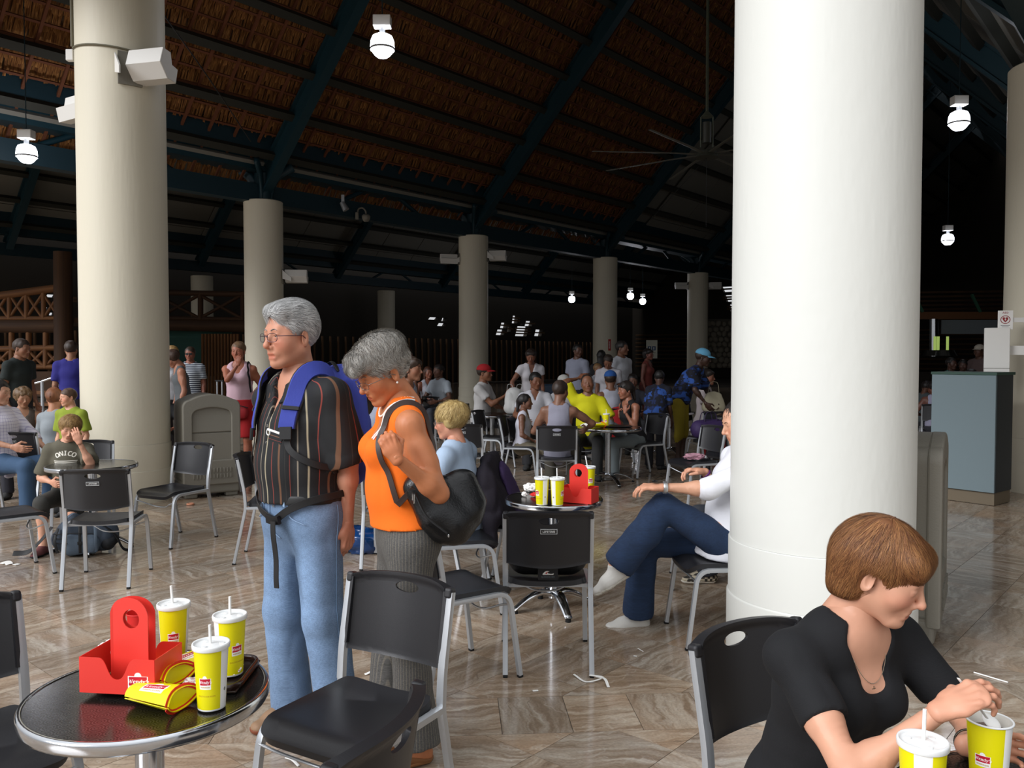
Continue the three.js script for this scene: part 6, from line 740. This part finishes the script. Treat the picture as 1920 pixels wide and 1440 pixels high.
bg(1725, 711, 14.4, 120, 1, 'person in a dark grey t-shirt seated beside the white racer-back vest', { skin: 0x5a3b2c, hairCols: [0x140d0a], head: [10, 30, 0], lean: 20, wear: [tee(0x3f4648), pants(0x2a2a2e), shoes()] });
bg(1838, 648, 17, -60, 0, 'man in a white cap far back, left of the white wall box', { skin: 0x5a3b2c, wear: [tee(0x5a4a48), pants(0x2a2a2e), shoes(), { t: 'cap', color: 0xb0a89a }] });
bg(1781, 672, 15, 20, 0, 'person in a teal flowered shirt in the dark crowd above the grey cabinet', { skin: 0x4a2f24, hairCols: [0x120c09], wear: [{ ...tee(0x2f7a68), mat: mat(0xffffff, .85, { map: rep(tex(64, 64, (u, v) => tfbm(u, v, 6, 6, 2) > .1 ? [70, 140, 130] : [30, 66, 60]), 3, 3) }) }, pants(0x2a2a2e), shoes()] });
bg(1806, 676, 15.6, -30, 0, 'person with an orange shirt in the dark crowd above the grey cabinet', { skin: 0x4a2f24, hairCols: [0x120c09], wear: [tee(0xa8461a), pants(0x2a2a2e), shoes()] });
bg(1822, 693, 11.5, 165, 1, 'person in a pale blue shirt seated directly behind the grey cabinet top', { skin: 0x4a2f24, hairCols: [0x120c09], wear: [tee(0x7f8aa4), pants(0x2a2a2e), shoes()] });
// ---------------------------------------------------------------- things worn, carried and left about
function band(pts, w, th, center) { // a flat strap along points; its face looks away from center(p)
  const n = pts.length, pos = [], idx = [], uv = []; let L = 0;
  for (let i = 0; i < n; i++) { const t = pts[Math.min(i + 1, n - 1)].clone().sub(pts[Math.max(i - 1, 0)]).normalize(), out = pts[i].clone().sub(center(pts[i])); out.addScaledVector(t, -out.dot(t)).normalize(); const s = out.clone().cross(t).normalize(); if (i) L += pts[i].distanceTo(pts[i - 1]); for (const [a, b] of [[-1, 0], [-.9, 1], [.9, 1], [1, 0], [.9, -1], [-.9, -1]]) { const v = pts[i].clone().addScaledVector(s, a * w / 2).addScaledVector(out, b * th / 2); pos.push(v.x, v.y, v.z); uv.push(a * w, L); } }
  for (let i = 0; i < n - 1; i++) for (let j = 0; j < 6; j++) { const a = i * 6 + j, b = i * 6 + (j + 1) % 6, c = a + 6, d = b + 6; idx.push(a, b, c, c, b, d); }
  for (const [i, f] of [[0, 1], [n - 1, 0]]) for (let j = 1; j < 5; j++) { const a = i * 6; f ? idx.push(a, a + j + 1, a + j) : idx.push(a, a + j, a + j + 1); }
  const g = new THREE.BufferGeometry(); g.setAttribute('position', new THREE.Float32BufferAttribute(pos, 3)); g.setAttribute('uv', new THREE.Float32BufferAttribute(uv, 2)); g.setIndex(idx); return toCreasedNormals(g, .7);
}
function worn(t, name, label, cat) { const g = thing(name, label, cat, t.position.toArray(), 0); g.rotation.copy(t.rotation); g.scale.copy(t.scale); return g; }
const around = (J, off) => (p) => { const a = J.P, b = J.N, d = b.clone().sub(a), t = clamp(p.clone().sub(a).dot(d) / d.lengthSq(), 0, 1); return a.clone().addScaledVector(d, t); };
{ // the man's backpack
  const J = man.figure, o = { girth: 1.22, belly: .05, shoulders: 1.22 }, hug = hugger(J, o), pack = worn(man, 'backpack', 'blue backpack on the back of the grey haired man, padded straps and black waist belt', 'backpack'), blue = mat(0x3a48a8, .75, { bumpMap: rep(fabricBump, 20, 20), bumpScale: .001 }), c = J.C.clone().addScaledVector(J.F, -.235).addScaledVector(J.up, -.02);
  obj('pack', uvWrap(meshField([ecap(c.clone().addScaledVector(J.up, -.17), c.clone().addScaledVector(J.up, .17), J.Xs, [.16, .09], [.14, .075], .03), ecap(c.clone().addScaledVector(J.up, -.15).addScaledVector(J.F, -.07), c.clone().addScaledVector(J.F, -.06), J.Xs, [.12, .06], [.11, .05], .02)], .012, { warp: folds(.006, 9, 4) }), c.x, c.z), blue, pack); obj('top_handle', sweep(curve([c.clone().addScaledVector(J.up, .23).addScaledVector(J.Xs, -.05).addScaledVector(J.F, .05), c.clone().addScaledVector(J.up, .275).addScaledVector(J.F, .05), c.clone().addScaledVector(J.up, .23).addScaledVector(J.Xs, .05).addScaledVector(J.F, .05)], 10), .022, .006), M.black, pack);
  const Q = (x, u, f) => J.N.clone().addScaledVector(J.Xs, x).addScaledVector(J.up, u).addScaledVector(J.F, f);
  for (const s of [1, -1]) { const way = curve([Q(s * .09, -.06, -.18), Q(s * .115, .02, -.05), Q(s * .118, .02, .05), Q(s * .12, -.08, .14), Q(s * .125, -.17, .18)], 26).map((p) => hug(p, .034)); const st = obj('shoulder_strap', band(way, .066, .014, around(J)), blue, pack); obj('strap_edge', band(way.slice(1).map((p) => hug(p, .029)), .078, .008, around(J)), M.black, st);
    const low = curve([Q(s * .125, -.165, .18), Q(s * .13, -.24, .18), Q(s * .17, -.33, .06), Q(s * .17, -.36, -.1)], 20).map((p) => hug(p, .028)); obj('webbing', band(low, .028, .004, around(J)), M.black, pack); obj('strap_buckle', band([0, .05].map((k) => hug(Q(s * .126, -.165 - k, .18), .040)), .05, .014, around(J)), M.black, pack); obj('patch', band([0, .04].map((k) => hug(Q(s * .125, -.085 - k * .4, .14), .043)), .07, .008, around(J)), M.black, pack); }
  const R = (x, u, f) => J.P.clone().addScaledVector(J.Xp, x).addScaledVector(J.up, u).addScaledVector(J.F, f), hug2 = hugger(J, o, false), lp = around(J);
  for (const [s, k] of [[-1, 0], [1, .01]]) obj('waist_belt', band(curve([R(s * .19, .06, -.05), R(s * .17, .05, .08), R(s * .10, .0 + k, .16), R(.03, -.035, .19)], 24).map((p) => hug2(p, .036)), .03, .005, lp), M.black, pack);
  const b = hug2(R(.03, -.035, .19), .045); obj('waist_buckle', band([hug2(R(-.01, -.03, .19), .045), b, hug2(R(.065, -.03, .19), .045)], .036, .016, lp), M.black, pack); const tl = []; for (let i = 0; i <= 12; i++) tl.push(b.clone().add(V(.014 + .002 * i, -.022 * i, .012 + .003 * Math.sin(i * .7)).applyMatrix4(new THREE.Matrix4().makeRotationY(0)))); obj('strap_tail', band(tl, .032, .004, (p) => p.clone().addScaledVector(J.F, -1)), M.black, pack);
  // shirt buttons and the pen in the breast pocket
  for (let i = 0; i < 6; i++) { const p = hug2(J.N.clone().addScaledVector(J.up, -.155 - i * .068).addScaledVector(J.F, .2).addScaledVector(J.Xs, -.004), .019); const q = new THREE.TorusGeometry(.0042, .0013, 6, 14); q.applyMatrix4(new THREE.Matrix4().lookAt(J.F, V(0, 0, 0), V(0, 1, 0)).setPosition(p)); obj('button', q, mat(0x8b8880, .4), man); }
  const pa = hug2(J.C.clone().addScaledVector(J.up, -.005).addScaledVector(J.Xs, .006).addScaledVector(J.F, .2), .023), pb = hug2(J.C.clone().addScaledVector(J.up, -.022).addScaledVector(J.Xs, .088).addScaledVector(J.F, .2), .023); obj('pocket', band(curve([pa.clone().addScaledVector(J.up, -.055), pb.clone().addScaledVector(J.up, -.055)], 8).map((p) => hug2(p, .0185)), .11, .003, lp), man.children.find((k) => k.name === 'shirt').material, man);
  const pen = worn(man, 'pen', 'white pen clipped across the breast pocket of the striped shirt', 'pen'); obj('barrel', rod(pa, pb, .0052, .0052, 12), M.white, pen); obj('tip', rod(pb, pb.clone().add(pb.clone().sub(pa).multiplyScalar(.16)), .005, .003, 10), mat(0xb9c2c8, .3, { metalness: .6 }), pen); obj('clip', new THREE.TorusGeometry(.011, .0022, 8, 18).applyMatrix4(new THREE.Matrix4().lookAt(J.F, V(), V(0, 1, 0)).setPosition(pa.clone().addScaledVector(J.up, -.012).addScaledVector(J.Xs, .008).addScaledVector(J.F, .004))), M.white, pen);
}
{ // seams and pockets of the man's jeans
  const J = man.figure, P = [...torsoPrims(J, { girth: 1.22, belly: .05, shoulders: 1.22 }).slice(0, 1), ...legPrims(J, 'L', 1.05), ...legPrims(J, 'R', 1.05)], F = fieldOf(P), lay = (p, off) => { p = p.clone(); for (let i = 0; i < 16; i++) { const e = .004, v = F(p.x, p.y, p.z) - off, g = V(F(p.x + e, p.y, p.z) - F(p.x - e, p.y, p.z), F(p.x, p.y + e, p.z) - F(p.x, p.y - e, p.z), F(p.x, p.y, p.z + e) - F(p.x, p.y, p.z - e)).normalize(); p.addScaledVector(g, -v * .9); } return p; }, R = (x, u, f) => J.P.clone().addScaledVector(J.Xp, x).addScaledVector(J.up, u).addScaledVector(J.F, f), thread = mat(0x86a2c2, .8), jeans = man.children.find((k) => k.name === 'jeans');
  for (const s of [1, -1]) obj('pocket_seam', sweep(curve([R(s * .085, .04, .18), R(s * .10, -.015, .18), R(s * .15, -.05, .12)], 14).map((p) => lay(p, .0215)), .004, .003), thread, jeans);
  obj('fly_seam', sweep(curve([R(-.035, .04, .2), R(-.035, -.05, .2), R(-.02, -.11, .18), R(.0, -.13, .15)], 16).map((p) => lay(p, .0215)), .004, .003), thread, jeans); for (const x of [.075, -.09]) obj('belt_loop', rbox(.012, .045, .006, .002, 0, 0, 0).applyMatrix4(new THREE.Matrix4().makeBasis(J.Xp, J.up, J.F).setPosition(lay(R(x, .045, .19), .026))), mat(0x8aa4c0, .8), jeans);
  for (const k of ['L', 'R']) { const o = J.Xp.clone().multiplyScalar(k === 'L' ? .09 : -.09), pts = [J['Hp' + k].clone().addScaledVector(o, 1.3).add(V(0, .05, 0)), J['Hp' + k].clone().lerp(J['K' + k], .5).add(o), J['K' + k].clone().add(o), J['K' + k].clone().lerp(J['A' + k], .5).add(o), J['A' + k].clone().add(o).add(V(0, .06, 0))]; obj('side_seam', sweep(curve(pts, 30).map((p) => lay(p, .026)), .004, .003), mat(0x5b7490, .8), jeans); }
}
const leather = mat(0x0d0e10, .34, { bumpMap: rep(speckBump, 9, 9), bumpScale: .0008 });
{ // the woman's handbag
  const J = woman.figure, bag = worn(woman, 'handbag', 'slouchy black leather handbag hanging from the shoulder of the woman in orange', 'handbag'), w2 = (px, py, d) => { const v = at(px, py, d), p = woman.position, c = Math.cos(woman.rotation.y), n = Math.sin(woman.rotation.y), k = woman.scale.x, x = v.x - p.x, z = v.z - p.z; return V((x * c - z * n) / k, v.y / k, (x * n + z * c) / k); };
  const D = 3.13, g = meshField([ecap(w2(790, 905, D - .02), w2(845, 975, D), w2(845, 975, D + .5).sub(w2(845, 975, D)), [.075, .06], [.085, .10], .05), ecap(w2(845, 975, D), w2(872, 955, D + .02), w2(845, 975, D + .5).sub(w2(845, 975, D)), [.085, .11], [.06, .09], .05), ecap(w2(862, 905, D + .03), w2(880, 945, D + .03), w2(845, 975, D + .5).sub(w2(845, 975, D)), [.05, .075], [.05, .075], .05), cap(w2(772, 915, D - .06), w2(806, 968, D - .05), .032, .055, .05)], .010, { warp: (x, y, z) => .006 * (1 - 2 * Math.abs(noise3(x * 9, y * 5, z * 9 + y * 9))) }); obj('bag_body', uvWrap(g, 0, 0, .3), leather, bag);
  const hug = hugger(J, { fem: 1, girth: 1.1, belly: .035, bust: 1.35, hips: 1.06 }, false), mid = around(J), sh = J.SL.clone().addScaledVector(J.Xs, -.075);
  const Q = (b, x, u, f) => b.clone().addScaledVector(J.Xs, x).addScaledVector(J.up, u).addScaledVector(J.F, f); let f = curve([Q(J.W, .18, -.02, .07), Q(J.W, .165, .10, .10), Q(J.C, .145, -.03, .11), Q(J.C, .115, .07, .11), Q(J.SL, -.06, .03, .06), Q(J.SL, -.06, .06, -.01), Q(J.SL, -.05, -.02, -.10), Q(J.C, .13, -.03, -.12), Q(J.W, .19, .06, -.08)], 80).map((p) => hug(p, .020));
  for (let k = 0; k < 6; k++) f = f.map((p, i) => i && i < f.length - 1 ? p.clone().multiplyScalar(2).add(f[i - 1]).add(f[i + 1]).multiplyScalar(.25) : p); f.unshift(w2(776, 915, D - .10)); f.push(w2(850, 905, D + .04));
  for (const k of [-1, 1]) obj('trim', band(curve([Q(J.SL, -.085 + k * .007, .06, -.02), Q(J.SL, -.088 + k * .007, .04, .05), Q(J.C, .085 + k * .007, .10, .11), Q(J.C, .09 + k * .007, .06, .13)], 24).map((p) => hug(p, .0145)), .006, .002, mid), M.white, woman);
  obj('shoulder_strap', band(f, .024, .006, mid), mat(0x3a2a24, .5), bag); obj('zip', sweep(curve([w2(778, 925, D - .125), w2(800, 968, D - .15), w2(838, 1000, D - .145)], 14), .012, .006), M.black, bag);
  const bk = w2(775, 933, D - .125); obj('buckle', [bar(bk.clone().add(V(-.014, .018, 0)), bk.clone().add(V(.014, .012, 0)), .004, .004), bar(bk.clone().add(V(.014, .012, 0)), bk.clone().add(V(.010, -.020, 0)), .004, .004), bar(bk.clone().add(V(.010, -.020, 0)), bk.clone().add(V(-.016, -.014, 0)), .004, .004), bar(bk.clone().add(V(-.016, -.014, 0)), bk.clone().add(V(-.014, .018, 0)), .004, .004)], M.steel, bag); obj('clasp', rbox(.02, .012, .006, .002, w2(840, 1004, D - .14).x, w2(840, 1004, D - .14).y, w2(840, 1004, D - .14).z), M.steel, bag);
}
{ // the spoon
  const t = thing('spoon', 'white plastic spoon in the hand of the woman in black, dipping into her cup', 'spoon'); const a = at(1797, 1272, 1.635), b = at(1850, 1346, 1.662), c = at(1868, 1362, 1.668); obj('handle', sweep(curve([a, at(1825, 1311, 1.648), b], 14), .008, .003), M.white, t); obj('bowl', tr(new THREE.SphereGeometry(.014, 20, 12).scale(1, .35, 1.45), 0, 0, 0, .7, .5, 0).translate((b.x + c.x) / 2, (b.y + c.y) / 2, (b.z + c.z) / 2), M.white, t);
}
// bags, jackets and cases
{ const t = thing('bag', 'black bag with a small white and red crest on the seat of the middle chair', 'bag', [.18, .455, -4.27]); obj('bag_body', uvWrap(meshField([ecap([-.11, .1, .0], [.11, .1, .0], [0, 1, 0], [.10, .12], [.10, .12], .03), ecap([-.08, .19, 0], [.08, .19, 0], [0, 1, 0], [.05, .08], [.05, .08], .04)], .010, { clips: [(x, y) => -y], warp: folds(.006, 9, 2) }), 0, 0), mat(0x0e0f12, .6), t);
  const logo = obj('printed_patch', plate(.10, .056, .003), mat(0xffffff, .6, { map: canvasTex(256, 160, (c, w, h) => { c.fillStyle = '#0e0f12'; c.fillRect(0, 0, w, h); c.fillStyle = '#e8e6e2'; c.beginPath(); c.moveTo(58, 80); c.quadraticCurveTo(100, 10, 150, 40); c.quadraticCurveTo(120, 40, 128, 66); c.quadraticCurveTo(170, 84, 204, 66); c.lineTo(198, 88); c.lineTo(64, 90); c.fill(); c.fillStyle = '#c03028'; c.beginPath(); c.moveTo(92, 74); c.quadraticCurveTo(112, 40, 136, 48); c.quadraticCurveTo(112, 56, 118, 76); c.fill(); c.fillStyle = '#59636a'; c.font = 'bold 30px sans-serif'; c.textAlign = 'center'; c.fillText('QUIKSILVER', w / 2, 130); }) }), t); logo.position.set(0, .034, .136); obj('carry_strap', sweep(curve([[-.1, .2, .05], [-.05, .24, .08], [.05, .24, .08], [.1, .2, .05]], 12), .025, .005), M.black, t); }
{ const t = thing('jacket', 'dark purple jacket with a violet lining draped over a chair back at the middle table', 'jacket', [-.14, 0, -5.66], 80 * Math.PI / 180); obj('jacket_body', uvWrap(meshField([ecap([0, .80, -.02], [0, .42, -.10], [1, 0, 0], [.235, .055], [.27, .05], .04), ecap([0, .82, .0], [0, .55, .10], [1, 0, 0], [.20, .05], [.25, .05], .04), cap([-.2, .78, 0], [-.26, .36, .05], .06, .05, .05), cap([.2, .78, 0], [.27, .40, .02], .06, .05, .05)], .014, { warp: folds(.022, 9, 5) }), 0, 0), mat(0x1d1722, .85), t); obj('lining', uvWrap(meshField([ecap([.06, .80, .07], [.20, .50, .17], [1, 0, 0], [.10, .03], [.15, .03], .03)], .014, { warp: folds(.016, 12, 8) }), 0, 0), mat(0x42305a, .8), t); }
{ const t = thing('backpack', 'grey blue backpack with loose straps on the floor under the left chairs', 'backpack', onFloor(150, 1045).add(V(0, 0, -.12)), .25), bb = mat(0x394350, .75, { bumpMap: rep(fabricBump, 16, 16), bumpScale: .001 }), lt = mat(0x556372, .75);
  obj('pack', uvWrap(meshField([ecap([-.10, .15, -.02], [.12, .14, -.02], [0, 1, 0], [.15, .13], [.13, .12], .03), ecap([-.17, .13, .0], [-.10, .27, -.02], [0, 0, 1], [.11, .10], [.09, .06], .03)], .010, { clips: [(x, y) => -y], warp: folds(.012, 12, 6) }), 0, 0), bb, t); obj('front_pocket', uvWrap(meshField([ecap([-.10, .10, .10], [.06, .095, .10], [0, 1, 0], [.085, .045], [.075, .045], .02)], .009, { clips: [(x, y) => .01 - y], warp: folds(.008, 14, 9) }), 0, 0), lt, t); obj('side_pocket', uvWrap(meshField([ecap([.15, .09, .06], [.19, .11, .02], [0, 0, 1], [.06, .05], [.06, .05], .02)], .010, { clips: [(x, y) => .01 - y], warp: folds(.01, 14, 2) }), 0, 0), mat(0x1b1d21, .75), t);
  const st = (pts, w, m) => obj('strap', sweep(curve(pts, 18), w, .007), m, t); st([[-.24, .24, .06], [-.32, .13, .12], [-.42, .05, .06], [-.52, .045, .05]], .045, M.black); st([[.1, .26, .05], [.22, .16, .08], [.28, .05, .1], [.32, .02, .06]], .03, M.black); st([[-.02, .28, .02], [-.08, .34, .06], [-.14, .28, .12], [-.13, .18, .15]], .03, lt); st([[-.19, .23, .09], [-.2, .14, .145], [-.18, .05, .15]], .022, M.black); st([[-.03, .25, .1], [-.02, .16, .15], [-.02, .04, .15]], .022, M.black); st([[.08, .24, .1], [.09, .14, .145], [.09, .04, .13]], .022, lt);
  for (const y of [.12, .155, .19]) st([[-.22, y, .10], [-.17, y + .004, .142], [-.11, y, .152]], .012, M.black); obj('zip', sweep(curve([[-.16, .19, .125], [-.04, .20, .155], [.08, .18, .13]], 14), .008, .006), M.black, t); obj('buckle', rbox(.035, .025, .012, .004, -.02, .12, .156), M.black, t); }
{ const p = onFloor(676, 1034), o = crumple('plastic_sack', p, .15, new THREE.MeshPhysicalMaterial({ color: 0x12417a, roughness: .2, clearcoat: .6 }), 'shiny blue plastic sack on the floor behind the couple', 'bag', [1.3, .75, 1], true); }
{ const p = at(965, 742, 12.7); const t = thing('carrier_bag', 'white plastic carrier bag standing on the table near the red cap', 'bag', [p.x, .70, p.z]); obj('bag_body', uvWrap(meshField([ecap([0, .1, 0], [0, .3, 0], [1, 0, 0], [.17, .12], [.15, .09], .03)], .016, { clips: [(x, y) => -y], warp: folds(.02, 9, 7) }), 0, 0), mat(0xc9c9c6, .5), t); for (const s of [-1, 1]) obj('handle', sweep(curve([[s * .12, .33, 0], [s * .1, .45, 0], [s * .04, .44, 0], [s * .03, .33, 0]], 12), .03, .008), mat(0xc9c9c6, .5), t); }
{ const p = at(1328, 800, 11.2), t = thing('holdall', 'purple holdall with two handles among the seated crowd, above the red suitcase', 'bag', [p.x, .46, p.z], .3); obj('bag_body', uvWrap(meshField([ecap([-.14, .14, 0], [.14, .14, 0], [0, 1, 0], [.13, .12], [.13, .12], .03)], .014, { clips: [(x, y) => -y], warp: folds(.008, 8, 8) }), 0, 0), mat(0x33204e, .7), t); for (const z of [-.06, .06]) obj('handle', sweep(curve([[-.1, .24, z], [-.06, .36, z], [.06, .36, z], [.1, .24, z]], 14), .02, .008), mat(0x241638, .7), t); obj('stool', [cyl(.2, .2, .03, 20, 0, -.02, 0), cyl(.03, .03, .43, 10, 0, -.245, 0)], M.black, t); }
{ const p = onFloor(1350, 862), t = thing('suitcase', 'upright red suitcase with a black strap, left of the big white column', 'suitcase', [p.x - .02, 0, p.z - .15], .2); obj('shell', rbox(.38, .56, .24, .04, 0, .33, 0), mat(0x8c1014, .6), t); obj('front_pocket', rbox(.30, .26, .05, .02, 0, .25, .125), mat(0x7c0e12, .65), t); obj('strap', box(.39, .025, .25, 0, .44, 0), M.black, t); obj('handle', sweep(bend([[-.1, .6, -.05], [-.1, .78, -.05], [.1, .78, -.05], [.1, .6, -.05]], .03), .016, .016), M.silver, t); for (const s of [-1, 1]) obj('wheel', cyl(.035, .035, .03, 16, s * .15, .035, -.08, 0, 0, Math.PI / 2), M.rubber, t); obj('foot', box(.3, .05, .06, 0, .025, .06), M.rubber, t); }
{ const p = at(1338, 748, 12.2), t = thing('tote_bag', 'cream tote bag hanging on a chair above the purple holdall', 'bag', [p.x, p.y - .12, p.z]); obj('bag_body', uvWrap(meshField([ecap([0, 0, 0], [0, .16, 0], [1, 0, 0], [.18, .07], [.13, .05], .03)], .014, { warp: folds(.016, 9, 3) }), 0, 0), mat(0xb6ae94, .85), t); obj('handle', sweep(curve([[-.08, .2, 0], [-.05, .36, 0], [.05, .36, 0], [.08, .2, 0]], 12), .02, .006), mat(0xb6ae94, .85), t); }
{ const p = V(1.56, .70, -12.12), t = thing('red_jacket', 'red jacket hung over the chair back behind the man in yellow', 'jacket', [p.x, p.y - .12, p.z]); obj('jacket_body', uvWrap(meshField([ecap([0, -.1, 0], [0, .16, 0], [1, 0, 0], [.2, .06], [.18, .05], .04)], .016, { warp: folds(.01, 8, 1) }), 0, 0), mat(0xa01216, .7), t); }
{ const c = [1.98, .462, -9.0]; crumple('cloth', V(...c), .075, mat(0xb98a98, .85), 'crumpled pink cloth lying on the chair right of the far table', 'cloth', [1.5, .5, 1]); }
{ const t = thing('luggage', 'dark case with two pale upright bars left of the woman in red shorts', 'suitcase', [at(412, 745, 13.5).x, 0, -13.5]); obj('case', rbox(.5, .62, .3, .05, 0, .34, 0), mat(0x17181c, .6), t); for (const s of [-1, 1]) obj('pull_bar', cyl(.014, .014, .62, 8, s * .04, .86, 0), M.silver, t); obj('grip', rbox(.14, .03, .03, .01, 0, 1.18, 0), M.black, t); }
{ const p = at(1010, 745, 17), t = thing('blue_case', 'large dark teal suitcase standing behind the seated people, left of the fourth column', 'suitcase', [at(1075, 700, 17.5).x, 0, -17.5]); obj('shell', rbox(1.1, .95, .35, .06, -.35, .52, 0), mat(0x16283a, .6), t); obj('handle', sweep(bend([[-.2, 1.0, 0], [-.2, 1.1, 0], [.1, 1.1, 0], [.1, 1.0, 0]], .03), .02, .02), M.black, t); obj('band', box(1.12, .03, .36, -.35, .7, 0), M.black, t); }
{ const b = scene.children.find((o) => o.userData.label?.startsWith('woman in a pale pink vest')), J = b.figure, hug = hugger(J, { fem: 1, girth: 1.12, bust: 1.2 }, false), R = (x, u, f) => J.P.clone().addScaledVector(J.Xp, x).addScaledVector(J.up, u).addScaledVector(J.F, f), mid = around(J), bb = worn(b, 'waist_bag', 'red and black waist bag on the front of the woman in red shorts', 'bag'); const top = hug(R(0, -.03, .2), .03); obj('pouch', uvWrap(meshField([ecap(R(-.09, -.09, .155), R(.09, -.09, .155), [0, 1, 0], [.085, .035], [.085, .035], .02)], .012), J.P.x, J.P.z), mat(0x98101a, .7), bb); obj('piping', sweep(curve([R(-.15, -.03, .18), R(-.05, .0, .2), R(.05, .0, .2), R(.15, -.03, .18)], 16), .012, .012), M.black, bb); const s = worn(b, 'shoulder_bag_strap', 'black bag strap over the shoulder of the woman in red shorts', 'strap'), q = hugger(J, { fem: 1, girth: 1.12, bust: 1.2 }); obj('webbing', band(curve([J.SL.clone().addScaledVector(J.F, -.1), J.SL.clone().addScaledVector(J.Xs, -.06).addScaledVector(J.up, .08), J.SL.clone().addScaledVector(J.Xs, -.03).addScaledVector(J.F, .1), J.W.clone().addScaledVector(J.Xs, .17).addScaledVector(J.F, .06)], 24).map((p) => q(p, .016)), .03, .006, mid), M.black, s); }
// litter on the floor
{ const strip = (pts, label, w = .014) => tag(obj('paper_strip', sweep(curve(pts.map(([x, y, h]) => onFloor(x, y).setY(.004 + (h ?? 0))), 16), w, .003), M.paper), label, 'litter');
  strip([[1076, 1268, .006], [1100, 1280, 0], [1130, 1276, .012], [1105, 1271, .01]], 'twisted white straw sleeve at the foot of the badged chair', .012); strip([[1118, 1274, .01], [1133, 1279, .014], [1141, 1290, 0]], 'short torn end of a white straw sleeve right of the chair foot'); strip([[1196, 1217], [1206, 1223]], 'tiny white paper scrap on the floor right of the white trainer', .006); strip([[1188, 1231], [1194, 1232]], 'smallest white paper scrap below the white trainer', .014); strip([[999, 1297], [1009, 1296]], 'white paper crumb on the floor below the middle chair', .014); strip([[684, 1266], [706, 1262, .01], [736, 1268]], 'crumpled white paper strip on the floor behind the front chair', .02); strip([[2, 1058], [12, 1056, .006], [18, 1059]], 'white tissue scrap on the floor near the left edge', .05); strip([[26, 1060], [36, 1058]], 'second white tissue scrap on the left floor, beside the backpack strap', .05); strip([[536, 1425, .006], [548, 1432, .012], [560, 1438]], 'white paper shred under the front chair', .012);
  const s = onFloor(1826, 1262), e = onFloor(1890, 1281); tag(obj('drinking_straw', rod(s.setY(.004), e.setY(.004), .0035, .0035, 8), M.straw), 'thin white drinking straw lying on the floor right of the seated woman', 'straw'); const r = onFloor(357, 947); tag(obj('onion_ring', tr(new THREE.TorusGeometry(.03, .011, 8, 18), 0, .011, 0, Math.PI / 2), mat(0xc98a6a, .7)), 'small pinkish ring of food on the floor in front of the beige bin', 'litter').position.copy(r); }
{ const hid = person({ lod: 2, at: [1.72, 0, -5.75], turn: -75, H: 1.7, label: 'person hidden behind the big white column, only a checked canvas shoe showing', skin: 0xb9805f, style: 'short', hairCols: [0x2a1d14], pelvis: [0, .53, 0], lean: -4, armL: { w: [.17, .68, .30], e: [.7, -.5, -.4] }, armR: { w: [-.17, .68, .30], e: [-.7, -.5, -.4] }, legL: { aw: at(1386, 1090, 5.3).setY(.17), wk: [-.2, 1, .6], toe: 60, pitch: 40 }, legR: { a: [-.1, .08, .35], k: [0, 1, .4] }, wear: [tee(0x55585c), pants(0x30343c), { t: 'shoes', mat: mat(0xffffff, .8, { map: rep(tex(32, 32, (u, v) => (u < .5) !== (v < .5) ? [60, 56, 50] : [196, 184, 160]), 24, 24) }), sole: mat(0xd8d2c4, .7) }] }); }
// ---------------------------------------------------------------- shadows on, hand the scene over
scene.traverse((o) => { if (o.isMesh) { o.castShadow = true; o.receiveShadow = true; } });
renderer.render(scene, camera);
